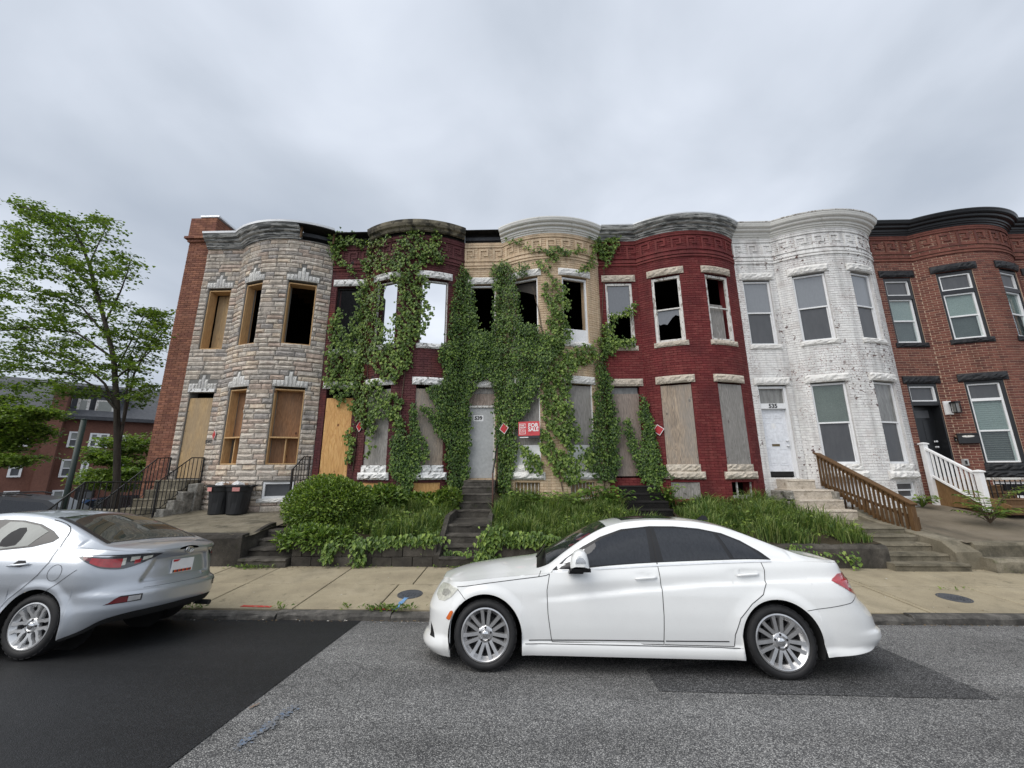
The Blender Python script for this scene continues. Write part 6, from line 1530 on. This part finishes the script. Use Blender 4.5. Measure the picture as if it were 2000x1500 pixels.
vine('climbing_vine', 'loose bright creeper spilling from the burnt cornice over the purple house', [
 T_((45,155),(120,150),(190,165),(215,215),(190,230),(150,215),(115,235),(105,270),(130,300),(165,330),(190,380),(150,350),(110,310),(60,300),(40,240)),
 T_((190,290),(230,250),(260,200),(340,165),(350,190),(290,230),(310,250),(360,250),(375,190),(400,130),(440,120),(470,150),(490,200),(520,190),(530,150),(555,150),(560,200),(590,290),(560,300),(500,310),(480,330),(440,350),(370,340),(330,330),(290,345),(270,370),(240,350),(200,320)),
 T_((180,385),(260,370),(300,400),(305,470),(290,540),(320,600),(350,640),(330,660),(250,650),(130,650),(150,600),(175,500)),
 T_((60,560),(85,500),(115,510),(120,600),(110,660),(60,680),(45,620)),
 T_((330,350),(480,345),(510,370),(500,400),(500,470),(525,520),(515,590),(470,640),(430,670),(380,660),(350,610),(345,540),(385,480),(375,420),(350,390)),
 T_((45,690),(120,650),(250,645),(340,655),(440,660),(435,740),(420,790),(370,850),(320,850),(270,800),(240,760),(210,790),(230,860),(190,880),(150,930),(100,950),(40,880),(30,800)),
 T_((200,860),(260,840),(330,890),(390,940),(385,1060),(350,1080),(330,1000),(270,1040),(250,1190),(235,1200),(240,1100),(205,1050),(170,1000),(145,960),(180,900)),
 T_((130,1100),(155,1050),(165,1120),(160,1230),(140,1240))],
 'leaf_creeper', 820, .09, .22, [[(690,920),(700,840),(720,745),(720,650),(760,550),(800,450)],[(770,930),(790,740),(810,600),(820,520)]], .85, 4, .62)
vine('climbing_vine', 'dark ivy V climbing the lower purple wall between its boarded windows', [
 T_((385,1010),(395,1080),(400,1140),(425,1100),(430,960),(445,950),(460,1040),(470,1120),(480,1180),(470,1260),(430,1320),(440,1390),(400,1400),(380,1330),(340,1280),(335,1200),(345,1130),(350,1080)),
 T_((480,1130),(497,1100),(500,1200),(485,1240))],
 'leaf_ivy', 1400, .068, .17, [[(800,965),(806,860),(808,790)]], .9, 3)
vine('climbing_vine', 'dark dense ivy column between the purple windows and the grey door', [
 T_((655,300),(670,330),(710,370),(720,440),(735,540),(745,610),(800,625),(820,700),(800,830),(760,840),(720,890),(700,940),(705,1050),(700,1200),(690,1330),(640,1400),(600,1370),(590,1230),(580,1130),(540,1080),(500,1010),(475,980),(480,960),(510,975),(540,1010),(545,960),(515,930),(495,890),(520,875),(570,860),(575,790),(555,720),(560,680),(600,665),(605,560),(620,440),(635,380))],
 'leaf_ivy', 1500, .068, .22, [[(890,960),(886,850),(890,700),(900,520)]], .9, 3)
vine('climbing_vine', 'thickest dark ivy mass over the tan house above and right of door 539', [
 T_((815,400),(830,330),(870,300),(905,300),(925,370),(940,480),(945,590),(1020,590),(1040,640),(1100,640),(1140,680),(1100,740),(1060,800),(1040,860),(1000,920),(985,980),(940,1030),(920,1090),(915,1130),(930,1200),(900,1290),(910,1380),(870,1420),(840,1350),(830,1200),(820,1050),(820,970),(820,880),(800,850),(770,840),(700,800),(680,720),(740,640),(800,630),(815,500)),
 T_((795,345),(815,300),(835,340),(850,290),(868,300),(870,330),(830,380)),T_((935,345),(950,300),(960,310),(960,340),(980,310),(990,315),(970,360),(940,370))],
 'leaf_ivy', 1500, .068, .26, [[(980,980),(975,800),(985,650),(990,520)]], .9, 3)
vine('climbing_vine', 'lighter ivy arms reaching over the tan bay windows toward the red house', [
 T_((1000,280),(1030,290),(1060,320),(1100,370),(1110,410),(1150,400),(1160,470),(1155,560),(1170,650),(1130,700),(1180,700),(1250,680),(1310,650),(1340,640),(1350,680),(1380,690),(1310,730),(1250,760),(1200,800),(1160,830),(1160,960),(1200,1040),(1215,1120),(1180,1180),(1150,1150),(1110,1110),(1060,1050),(1040,960),(1040,860),(1070,780),(1090,700),(1040,650),(1060,600),(1080,540),(1050,450),(1040,390),(1060,380),(1075,430),(1090,470),(1100,440),(1070,360),(1020,310)),
 T_((850,160),(890,180),(960,210),(1000,230),(1050,235),(1110,230),(1180,240),(1230,220),(1250,240),(1200,255),(1120,265),(1100,290),(1080,310),(1060,290),(1060,255),(1000,245),(960,220),(880,190)),
 T_((1200,340),(1240,300),(1270,280),(1280,310),(1240,345),(1200,355)),
 T_((1030,1080),(1070,1080),(1100,1160),(1150,1180),(1210,1190),(1220,1270),(1200,1320),(1150,1330),(1120,1290),(1070,1230),(1040,1170)),T_((920,1140),(960,1140),(1010,1190),(1040,1240),(1050,1290),(1010,1280),(970,1230),(940,1190)),T_((1215,1130),(1250,1160),(1290,1240),(1270,1300),(1240,1260))],
 'leaf_creeper', 900, .088, .2, [[(1100,960),(1080,880),(1060,800),(1075,640),(1080,540)],[(1060,650),(1050,600),(1040,560)]], .85, 4, .5)
vine('climbing_vine', 'ivy column climbing the joint between the tan and red houses', [
 T_((1285,720),(1320,730),(1330,790),(1355,820),(1365,920),(1380,1000),(1400,1040),(1390,1150),(1400,1250),(1370,1310),(1300,1310),(1270,1230),(1250,1100),(1270,1040),(1270,950),(1285,860))],
 'leaf_ivy', 1300, .072, .2, [[(1180,955),(1178,800),(1176,720)]], .9, 4)
vine('climbing_vine', 'leafy tufts of creeper at the red house upper left window and cornice', [
 T_((1250,170),(1270,200),(1290,190),(1340,180),(1390,170),(1390,200),(1380,260),(1350,310),(1330,320),(1320,270),(1285,260),(1270,300),(1250,290),(1275,240)),
 T_((1350,540),(1400,535),(1450,490),(1475,500),(1465,540),(1410,550),(1375,570)),T_((1320,590),(1350,570),(1375,590),(1370,640),(1400,655),(1470,640),(1480,680),(1400,690),(1370,730),(1320,700),(1310,650))],
 'leaf_creeper', 850, .09, .18, [[(1172,700),(1176,600),(1182,480)]], .85, 4)
vine('climbing_vine', 'two tapering ivy fingers over the boarded red house door', [
 T_((1495,900),(1520,950),(1560,1020),(1580,1120),(1600,1220),(1650,1300),(1600,1300),(1590,1340),(1530,1330),(1500,1260),(1480,1180),(1510,1130),(1500,1040),(1490,980)),T_((1420,1030),(1450,1040),(1470,1120),(1510,1230),(1540,1310),(1510,1320),(1470,1230),(1430,1120))],
 'leaf_ivy', 1400, .066, .18, [[(1275,955),(1262,860),(1252,775)],[(1256,945),(1228,820)]], .9, 3)
# bushy plants on the ground
def bush(name, label, cat, c, rad, N, L, mat, group=None, tw=26, flat=1.0):
    t = thing(name, label, cat, (c[0],c[1],c[2]-rad[2]*.85), group); m = MB(); sm = MB(); base = Vector((c[0],c[1],c[2]-rad[2]*.9)); C = Vector(c)
    lumps = [(Vector((random.gauss(0,1),random.gauss(0,1),random.gauss(0,.8))).normalized(), random.uniform(.25,.5)) for _ in range(34)]
    for d, s in lumps[:tw]: 
        e = C+Vector((d.x*rad[0],d.y*rad[1],abs(d.z)*rad[2]*.9))*.85; sm.tube([base+rv(.06), base.lerp(e,.5)+rv(.05)+Vector((0,0,.05)), e], [.014,.009,.004], 5)
    n = 0
    while n < N:
        d = Vector((random.gauss(0,1),random.gauss(0,1),random.gauss(0,1))).normalized()
        b = max([max(0,d.dot(l)-.62)*h*2.6 for l,h in lumps]); r = (.74+.26*b+random.uniform(-.30,.10))
        if d.z < -.55: continue
        p = C+Vector((d.x*rad[0],d.y*rad[1],d.z*rad[2]))*r; n += 1
        l = L*random.uniform(.6,1.3); dd = d*.7+rv(.7)+Vector((0,0,.15)); leaf(m, p, dd, d*.6+Vector((0,0,.7))+rv(.4), l, l*.55*flat)
    sm.build('stem', G_['vine_stem'], t); stuff(m.build('leaves', G_[mat], t)); return t
p = atY(640,1000,9.1)
bush('shrub','big rounded green shrub spilling over the block wall','shrub',(p.x-.02,9.2,.98),(1.08,.9,.80),17000,.07,'leaf_shrub')
p = atY(745,975,10.2); bush('leafy_weed','broad-leaved weed clump between the big shrub and yellow basement board','weed',(p.x,10.2,1.05),(.62,.45,.42),1500,.13,'leaf_creeper','weeds in the yards',14)
p = atY(620,1075,8.3); bush('leafy_weed','creeper skirts hanging in front of the block wall under the shrub','weed',(p.x,8.2,.42),(.95,.28,.32),1500,.1,'leaf_creeper','weeds in the yards',10)
def broadleaf(name, label, spots, N, L, mat):
    m = MB()
    for i in range(N):
        s = random.choice(spots); x, y = random.uniform(s[0],s[1]), random.uniform(s[2],s[3]); z = yardz(x,y)+random.uniform(.02,.36)*(1 if sin(x*4.1)*sin(y*3.3+x) > -.2 else .4); a = random.uniform(0,6.3); l = L*random.uniform(.5,1.3)
        leaf(m, Vector((x,y,z)), Vector((cos(a),sin(a)-.4,random.uniform(-.5,.3))), Vector((0,-.3,1))+rv(.4), l, l*.6)
    o = m.build(name, G_[mat]); tag(o, label, 'weeds'); return stuff(o)
broadleaf('ground_weeds','broad-leaved weeds mixed through the yard grass',[(-4.3,-1.8,8.2,9.2),(-.6,2.4,8.15,9.4),(-4.0,-1.8,10.2,11.3),(-.6,2.6,10.3,11.3),(3.8,6.8,8.2,9.2),(3.8,6.9,9.8,11.3)],2400,.09,'leaf_weed')
def trail(name, label, pts, mat='leaf_creeper', n=70, L=.1, r=.12, Y=8.03):
    Q = [atY(x,y,Y) for x,y in pts]; t = thing(name, label, 'vine', Q[-1], 'trailing creepers on the retaining walls'); m = MB(); MB().tube(Q, .006, 5).build('stem', G_['vine_stem'], t)
    for i in range(n):
        u = random.random()*(len(Q)-1); a = int(u); p = Q[a].lerp(Q[min(a+1,len(Q)-1)],u-a)+Vector((random.gauss(0,r*.55),-random.random()*.1,random.gauss(0,r*.35))); l = L*random.uniform(.6,1.2)
        leaf(m, p, Vector((random.uniform(-.8,.8),-.5,-.6)), Vector((0,-.6,.8))+rv(.4), l, l*.7)
    stuff(m.build('leaves', G_[mat], t)); return t
trail('trailing_creeper','creeper strand hanging over the middle of the block wall',[(700,1062),(704,1082),(706,1098)],n=90)
trail('trailing_creeper','creeper strand hanging over the block wall left of the middle one',[(652,1058),(648,1075),(640,1090)],n=110)
trail('trailing_creeper','leafy creeper tumbling down the right side of the steps to door 539',[(962,1030),(955,1055),(948,1078),(942,1098)],n=420,L=.1,r=.2)
trail('trailing_creeper','pale creeper sprig on the lower steps left of the tumbling creeper',[(868,1080),(880,1076),(905,1080),(935,1078)],n=90,L=.07,r=.07,Y=8.2)
trail('trailing_creeper','creeper fringe along the top of the dark wall behind the white car bonnet',[(970,1048),(1000,1050),(1040,1052),(1080,1052)],n=900,L=.1,r=.16,Y=8.1)
trail('trailing_creeper','pale creeper fringe along the top of the block wall',[(690,1058),(740,1058),(800,1054),(862,1050)],n=800,L=.1,r=.15,Y=8.15)
trail('trailing_creeper','grey-green sprigs on the end of the dark wall by the brown concrete steps',[(1548,1062),(1552,1075),(1660,1085),(1668,1105)],n=130,L=.07,r=.14,Y=8.0)
p = atY(900,985,10.4); bush('leafy_weed','pale leafy clump leaning on the left of the steps to door 539','weed',(-1.95,10.3,1.0),(.38,.35,.4),700,.13,'leaf_weed','weeds in the yards',10)
bush('leafy_weed','low dark leafy weeds under the second yellow basement board','weed',(-2.75,10.75,.98),(.75,.25,.22),900,.12,'leaf_creeper','weeds in the yards',8)
def bigleaf(label, px, py, Y, n, L, mat='leaf_weed', spread=.35, h=.5):
    c = atY(px,py,Y); t = thing('leafy_weed', label, 'weed', (c.x,c.y,yardz(c.x,c.y)), 'weeds in the yards'); m = MB(); s = MB(); b = Vector((c.x,c.y,yardz(c.x,c.y)))
    for i in range(n):
        a = random.uniform(0,6.3); e = b+Vector((cos(a)*spread*random.random(),sin(a)*spread*.6*random.random()-.1,h*random.uniform(.35,1))); s.tube([b,b.lerp(e,.6)+Vector((0,0,.06)),e],[.008,.006,.004],5)
        leaf(m, e, Vector((cos(a),sin(a)-.5,-.25)), Vector((0,-.5,1))+rv(.3), L*random.uniform(.6,1.15), L*random.uniform(.55,.8), .12)
    s.build('stem', G_['leaf_weed'], t); stuff(m.build('leaves', G_[mat], t))
bigleaf('large broad-leaved weed at the foot of the tan house right bay',1160,945,10.6,22,.26,'leaf_weed',.5,.75)
bigleaf('dark mixed weeds below the tan house basement windows',1060,965,10.6,130,.13,'leaf_creeper',1.1,.42)
bigleaf('dark mixed weeds left of the black wooden steps',1190,965,10.5,110,.13,'leaf_ivy',.6,.6)
bigleaf('dark weeds climbing beside the red house basement board',1300,965,10.7,110,.11,'leaf_ivy',.45,.6)
def ailanthus(label, px, py, Y, n=9, L=.75):
    c = atY(px,py,Y); t = thing('sapling', label, 'plant', (c.x,c.y,yardz(c.x,c.y))); m = MB(); s = MB(); b = Vector((c.x,c.y,yardz(c.x,c.y)))
    for i in range(n):
        a = 2*pi*i/n+random.uniform(-.3,.3); q = [b+Vector((0,0,.05))]; l = L*random.uniform(.5,1.0); lf_ = random.uniform(.5,1.7)
        for j in range(1,9): u = j/8; q.append(b+Vector((cos(a)*l*u*.75,sin(a)*l*u*.5-.1*u,.75*u*l*1.5*(1-.5*u)*lf_+.05)))
        s.tube(q,[.008-.0007*j for j in range(9)],5)
        for j in range(2,9):
            d = (q[j]-q[j-1]).normalized(); sd = d.cross(Vector((0,0,1))).normalized()
            for sg in (-1,1): leaf(m, q[j], sd*sg+d*.4+Vector((0,0,-.25)), Vector((0,-.3,1))+rv(.2), .17*random.uniform(.8,1.2), .06)
    s.build('stem', G_['vine_stem'], t); stuff(m.build('leaves', G_['leaf_weed'], t))
ailanthus('feathery sapling growing in front of the white vinyl railing',1925,985,9.3,17,1.0)
bigleaf('small weed where the white house meets the gravelly apron',1800,985,11.0,34,.12,'leaf_weed',.3,.35)
def blades(name, label, spots, N, H, mat='grass_mix', kindname='grass'):
    m = MB(); S_ = [sum(s[4] for s in spots[:i+1]) for i in range(len(spots))]
    for i in range(N):
        r = random.random()*S_[-1]; s = next(q for q, c in zip(spots,S_) if r <= c); x, y = random.uniform(s[0],s[1]), random.uniform(s[2],s[3])
        if sin(x*2.3+y*1.1)*sin(y*2.9-x*1.7)+.5*sin(x*6.1+y*5.3) < -.62: continue
        z = yardz(x,y)-.02 if y > 8.1 else walkz(y); tuft = .55+.45*sin(x*3.7+y*2.1)*sin(x*1.3-y*4.7); h = H*random.uniform(.45,1.2)*(.3+.95*tuft)*(s[5] if len(s) > 5 else 1)
        a = random.uniform(0,6.3); b = Vector((cos(a),sin(a)-.35,0))*h*random.uniform(.15,.75); w = .006+.007*random.random()**2; sd = Vector((-sin(a),cos(a),0))*w
        p0 = Vector((x,y,z)); p1 = p0+b*.35+Vector((0,0,h*.62)); p2 = p0+b+Vector((0,0,h*.85)); k = len(m.v)
        m.v += [tuple(p0-sd),tuple(p0+sd),tuple(p1-sd*.8),tuple(p1+sd*.8),tuple(p2)]; m.f += [(k,k+1,k+3,k+2),(k+2,k+3,k+4)]; m.m += [0,0]
    o = m.build(name, G_[mat]); tag(o, label, kindname); return stuff(o)
blades('grass','tall unmown grass and weeds filling the two front yards',[(-4.4,-1.75,8.2,10.9,3.5,.8),(-.7,2.55,8.2,11.2,4.5),(3.8,6.9,8.2,10.9,4,1.0),(2.6,3.8,8.2,8.9,1)],34000,.44)
m = MB()
for (cx,cy,sx,n) in ((-2.0,5.97,.16,170),(-1.75,5.99,.1,60),(-3.5,5.99,.07,26),(-4.8,5.99,.08,40),(-2.55,6.0,.04,16),(8.1,5.98,.14,60),(9.4,7.68,.22,120),(10.2,7.7,.1,40),(-5.25,7.9,.22,150),(-1.3,7.95,.25,60),(-3.2,8.0,.3,30),(9.0,6.6,.1,12),(6.9,6.9,.2,16)):
    for i in range(n):
        x, y = random.gauss(cx,sx), random.gauss(cy,.03); z = walkz(y)+random.uniform(.0,.05); a = random.uniform(0,6.3); l = random.uniform(.025,.075); leaf(m, Vector((x,y,z)), Vector((cos(a),sin(a),random.uniform(.0,1.4))), Vector((0,-.3,1))+rv(.5), l, l*random.uniform(.2,.6))
stuff(tag(m.build('kerb_weeds', G_['leaf_weed']), 'small weeds sprouting along the kerb and sidewalk edge', 'weeds'))
# ------------------------------------------------------------------ trees
def tube_path(m, Q, r0, r1, n=8):
    R = []
    for i in range(len(Q)-1):
        for j in range(3): R.append(Q[i].lerp(Q[i+1],j/3))
    R.append(Q[-1]); m.tube(R, [lerp(r0,r1,i/(len(R)-1)) for i in range(len(R))], n); return R
def maple(name, label, limbs, Y, leafN, L, mat, group, twig=.55, spread=1.0, flat=.35, crown=None, sprays=0, per=30, dep=1.3):
    """limbs: (pixel polyline, start radius, end radius, depth drift per point, leafy share)"""
    b0 = atY(*limbs[0][0][0], Y); t = thing(name, label, 'tree', b0, group); tr = MB(); br = MB(); lf = MB(); tips = []
    for li, (pl, r0, r1, dd, leafy) in enumerate(limbs):
        Q = [atY(x,y,Y+dd*i) for i,(x,y) in enumerate(pl)]; R = tube_path(tr if li == 0 else br, Q, r0, r1, 9 if li == 0 else 7)
        for i in range(len(R)-1):
            if i/len(R) < 1-leafy: continue
            for _ in range(3):
                a = random.uniform(0,6.3); l = twig*random.uniform(.4,1.25)*spread; e = R[i]+Vector((cos(a)*l,sin(a)*l,random.uniform(-.12,.4)*l)); mid = R[i].lerp(e,.5)+Vector((0,0,.06*l)); br.tube([R[i],mid,e],[r1*.8+.004,.007,.003],4,cap=False); tips.append((R[i],mid,e,l))
    for i in range(leafN):
        a, mi, e, l = random.choice(tips); u = random.uniform(.25,1.1); p = a.lerp(mi,u*2) if u < .5 else mi.lerp(e,(u-.5)*2); q = p+Vector((random.gauss(0,.16),random.gauss(0,.16),random.gauss(0,.06)))*spread
        s = L*random.uniform(.6,1.25); ang = random.uniform(0,6.3); leaf(lf, q, Vector((cos(ang),sin(ang),random.uniform(-.75,.1))), Vector((0,0,1))+rv(.45), s, s*random.uniform(.8,1.05), .15)
    while sprays > 0 and crown:
        x, y = random.uniform(min(p[0] for p in crown),max(p[0] for p in crown)), random.uniform(min(p[1] for p in crown),max(p[1] for p in crown))
        if not inpoly(x,y,crown): continue
        if sin(x*.045+y*.031)*sin(y*.062-x*.02)+.5*sin(x*.11-y*.09) < random.uniform(-1.1,.35): continue
        sprays -= 1; c = atY(x,y,Y+random.gauss(0,dep*.6)); a = random.uniform(0,6.3); dr = Vector((cos(a),sin(a)*.8,random.uniform(-.25,.15))); l = random.uniform(.25,.6); br.tube([c-dr*l,c,c+dr*l*.6],[.008,.005,.002],4,cap=False)
        for _ in range(int(per*random.uniform(.4,1.4))):
            u = random.uniform(-.8,.7); q = c+dr*l*u+Vector((random.gauss(0,.13),random.gauss(0,.13),random.gauss(0,.045)-.05*u*u)); s = L*random.uniform(.6,1.25); ang = random.uniform(0,6.3)
            leaf(lf, q, Vector((cos(ang),sin(ang),random.uniform(-.8,.05))), Vector((0,0,1))+rv(.5), s, s*random.uniform(.7,1.0), .15)
    tr.build('trunk', G_['bark'], t, smooth=True); stuff(br.build('branches', G_['bark'], t, smooth=True)); stuff(lf.build('crown', G_[mat], t)); return t
maple('maple_tree','slender young maple with an airy crown left of the corner house',[
 ([(222,1010),(228,940),(229,860),(228,790),(222,700),(208,640),(190,575),(172,510),(150,455),(105,420),(45,405)],.115,.025,.0,.42),
 ([(229,860),(226,800),(205,775),(150,770),(105,775)],.05,.012,-.12,.5),([(230,880),(246,800),(262,730),(300,660),(322,632)],.055,.012,.15,.5),([(228,800),(205,750),(165,712),(105,690),(30,680)],.05,.012,-.2,.65),
 ([(240,830),(248,760),(252,700),(280,640)],.04,.01,.2,.5),([(212,660),(160,600),(90,570),(10,565)],.045,.01,.2,.75),([(205,630),(235,570),(250,530),(255,498)],.035,.008,-.2,.7),([(190,575),(140,520),(70,490),(5,455)],.035,.008,.15,.75),
 ([(175,515),(195,470),(215,430)],.03,.006,.1,.7),([(222,700),(150,650),(60,640),(-30,650)],.045,.01,-.25,.7),([(160,490),(110,450),(60,420),(18,388)],.03,.006,.1,.8),([(225,740),(290,690),(318,650)],.035,.008,-.2,.7),([(229,780),(140,730),(60,720),(-40,730)],.04,.01,.3,.75),([(228,720),(280,620),(310,612)],.03,.008,.25,.6)],
 13.2, 5500, .115, 'leaf_maple', 'street trees', .6, 1.0, .35, [(x*.4433,351+y*.4433) for x,y in ((40,65),(130,120),(190,140),(330,150),(490,150),(460,240),(480,300),(590,330),(580,360),(510,390),(540,440),(500,480),(560,540),(640,570),(745,590),(740,700),(700,850),(690,950),(620,1000),(560,960),(500,900),(430,950),(380,900),(300,950),(250,1000),(0,930),(-60,900),(-60,330),(60,270),(0,220),(90,190))], 440, 40)
maple('maple_tree','low bright green tree at the left edge below the maple',[
 ([(-20,1000),(-25,930),(-20,870),(0,820),(20,790)],.1,.02,0,.6),([(-22,900),(20,870),(60,850),(80,835)],.05,.012,.15,.8),([(-20,860),(10,830),(50,810),(70,800)],.04,.01,-.2,.8),([(-22,920),(20,905),(40,890)],.04,.01,.0,.8),([(-20,850),(-10,800),(20,770)],.04,.01,.2,.8)],
 12.0, 9000, .11, 'leaf_maple_light', 'street trees', .6)
maple('maple_tree','small leafy tree behind the maple trunk against the brick block',[
 ([(232,1000),(230,960),(228,920),(230,880),(232,855)],.08,.03,0,.8),([(230,960),(200,930),(180,920)],.04,.012,.2,.85),([(230,950),(260,920),(275,900)],.04,.012,-.2,.85),([(230,930),(205,895),(195,880)],.04,.012,-.2,.85),([(230,920),(255,880),(272,860)],.04,.012,.3,.85),([(230,940),(245,930),(270,935)],.04,.012,.0,.85),([(230,950),(205,950),(178,945)],.04,.012,.3,.85)],
 19.0, 11000, .14, 'leaf_maple_light', 'street trees', .85, 1.15)
# ------------------------------------------------------------------ apartment block, cars and trees across the side street
random.seed(5)
def bgpoint(px, py, dist):
    d = ray(px,py); d = d/sqrt(d.x**2+d.y**2); return Vector((0,0,CAMH))+d*dist
AL = radians(42); dirv = Vector((cos(AL), sin(AL), 0)); nv = Vector((sin(AL), -cos(AL), 0))
base = bgpoint(68,812,44); O = Vector((base.x,base.y,0)); EZ = base.z
def bp(u, z, o=0.0): return O+dirv*u+nv*o+Vector((0,0,z))
def bpix(px, py):
    """pixel -> (u, z) on the block's front"""
    d = ray(px,py); t = (O.dot(nv))/(d.dot(nv)) if True else 0; p = d*t; return (p-O).dot(dirv), CAMH+p.z
t = thing('apartment_block', 'brick apartment block with slate roof and dormers beyond the maple', 'building', (O.x,O.y,-3))
def bb(name, u0,u1,z0,z1,o0,o1,mat,parent=None):
    return MB().hexa([bp(u0,z0,o1),bp(u1,z0,o1),bp(u1,z0,o0),bp(u0,z0,o0),bp(u0,z1,o1),bp(u1,z1,o1),bp(u1,z1,o0),bp(u0,z1,o0)]).build(name, mat, parent or t)
bb('wall',-16,30,-4,EZ,-9,0,G_['bg_brick'])
ua, ub = bpix(100,790)[0], bpix(131,790)[0]; bb('chimney_pier',bpix(88,860)[0],bpix(118,860)[0],-4,EZ+2.2,-.5,.7,G_['bg_brick'])
rf = MB().prism([bp(-16.4,EZ-.1,.45),bp(-16.4,EZ+.15,.5),bp(-16.4,EZ+3.2,-3.6),bp(-16.4,EZ+3.2,-6),bp(-16.4,EZ-.1,-9.3)], dirv*46.8).build('roof', G_['slate'], t)
bb('gutter',-16.4,30.4,EZ-.12,EZ+.06,.42,.58,G_['slate'])
for px0,px1,py0,py1 in ((147,172,782,802),(184,222,796,812)):
    u0, u1 = bpix(px0,800)[0], bpix(px1,800)[0]; z0 = EZ+.5; dm = bb('dormer',u0-.3,u1+.3,z0-.3,z0+1.75,-3,-.25,G_['slate'],rf)
    bb('window',u0,u1,z0,z0+1.0,-.3,-.2,G_['trim_peeled'],dm); bb('dormer_pane',u0+.15,u1-.15,z0+.12,z0+.9,-.2,-.18,G_['blind_dim'],dm); bb('dormer_roof',u0-.5,u1+.5,z0+1.75,z0+1.95,-3.2,.05,G_['slate'],dm)
def bwin(px0, px1, py0, py1):
    (u0,_),(u1,_) = bpix(px0,(py0+py1)/2), bpix(px1,(py0+py1)/2); z1 = bpix((px0+px1)/2,py0)[1]; z0 = bpix((px0+px1)/2,py1)[1]
    f = MB()
    for (a,b,c,d) in ((u0,u0+.12,z0,z1),(u1-.12,u1,z0,z1),(u0+.12,u1-.12,z0,z0+.11),(u0+.12,u1-.12,z1-.11,z1),(u0+.12,u1-.12,(z0+z1)/2-.035,(z0+z1)/2+.035)):
        f.hexa([bp(a,c,.12),bp(b,c,.12),bp(b,c,-.05),bp(a,c,-.05),bp(a,d,.12),bp(b,d,.12),bp(b,d,-.05),bp(a,d,-.05)])
    o = f.build('window', G_['white_trim'], t); bb('pane',u0+.1,u1-.1,z0+.1,(z0+z1)/2,.01,.03,G_['pane_screen'],o); bb('pane',u0+.1,u1-.1,(z0+z1)/2,z1-.1,.03,.05,G_['blind_dim'],o)
for w in ((133,154,843,874),(174,192,846,874),(192,212,847,875),(118,141,897,932),(157,172,900,934),(18,45,896,932),(5,36,959,985),(100,126,957,985),(40,58,846,872),(228,246,850,876),(222,240,902,934)): bwin(*w)
bb('entrance',bpix(150,970)[0],bpix(184,970)[0],-4,bpix(165,948)[1],-.1,.6,G_['iron_black']); bb('entrance_door',bpix(155,970)[0],bpix(180,970)[0],-4,bpix(165,960)[1],.6,.66,G_['pane_screen'])
# dark SUV beyond the silver car
def simple_car(name, label, px, py, dist, yaw, mat, top=1.68, L=4.5, tail=True):
    c = bgpoint(px,py,dist); z0 = c.z-top; root = thing(name, label, 'car', (c.x,c.y,z0), 'cars parked along the street'); M = Matrix.Translation((c.x,c.y,z0)) @ Matrix.Rotation(yaw,4,'Z')
    prof = [(-2.2,.35),(-2.25,.75),(-2.1,.95),(-1.2,1.08),(-.55,1.55),(.2,top),(1.4,top-.03),(2.0,1.52),(2.2,1.1),(2.25,.7),(2.2,.35)]
    wid = lambda z: .92 if z < 1.0 else .92-.26*(z-1.0)/.7
    m = MB(); m.grid([[M @ Vector((x,y*wid(z),z)) for x,z in prof] for y in (-1,-.9,.9,1)], 0); 
    for y in (-1,1): m.face([M @ Vector((x,y*wid(z),z)) for x,z in prof][::(1 if y < 0 else -1)])
    m.build('body', mat, root, bevel=.04)
    for y in (-1,1):
        for ws in ([(-.95,1.12),(-.45,1.5),(.25,1.6),(.25,1.1)],[(.33,1.1),(.33,1.6),(1.2,1.58),(1.2,1.1)],[(1.28,1.1),(1.28,1.57),(1.75,1.5),(1.95,1.15)]):
            MB().prism([M @ Vector((x,y*(wid(z)+.004),z)) for x,z in ws], (M.to_3x3() @ Vector((0,y*.01,0)))).build('side_window', G_['car_glass'], root)
    MB().prism([M @ Vector(p) for p in ((2.06,-.62,1.48),(2.06,.62,1.48),(2.22,.72,1.12),(2.22,-.72,1.12))], M.to_3x3() @ Vector((.02,0,.01))).build('rear_window', G_['car_glass'], root)
    for y in (-.78,.78): MB().box((0,0,0),(1,1,1)); o = MB().hexa([M @ Vector((1.9+a*.37,y+b*.2,1.06+cc*.2)) for a,b,cc in ((0,-.5,0),(1,-.5,0),(1,.5,0),(0,.5,0),(0,-.5,1),(.9,-.5,1),(.9,.5,1),(0,.5,1))]).build('tail_light', G_['lamp_red'], root)
    for x in (-1.4,1.4):
        for y in (-.84,.84): MB().lathe([(.2,-.1),(.34,-.1),(.34,.1),(.2,.1),(.001,.09)], M @ Matrix.Translation((x,y,.34)) @ Matrix.Rotation(pi/2 if y < 0 else -pi/2,4,'X'), 20).build('wheel', G_['rubber'], root)
    for y in (-.6,.6): MB().tube([M @ Vector((-.2,y,top+.0)),M @ Vector((0,y,top+.05)),M @ Vector((1.4,y,top+.03)),M @ Vector((1.6,y,top-.03))], .02, 6).build('roof_rail', G_['brake'], root)
plain('suv_paint', (.014,.015,.018), .3, coat=.4)
simple_car('parked_car','dark grey SUV with red tail light beyond the silver car', 62, 966, 17, radians(214), G_['suv_paint'])
simple_car('parked_car','blue parked car glimpsed through the iron railing', 205, 975, 24, radians(50), G_['paint_blue_car'], 1.5)
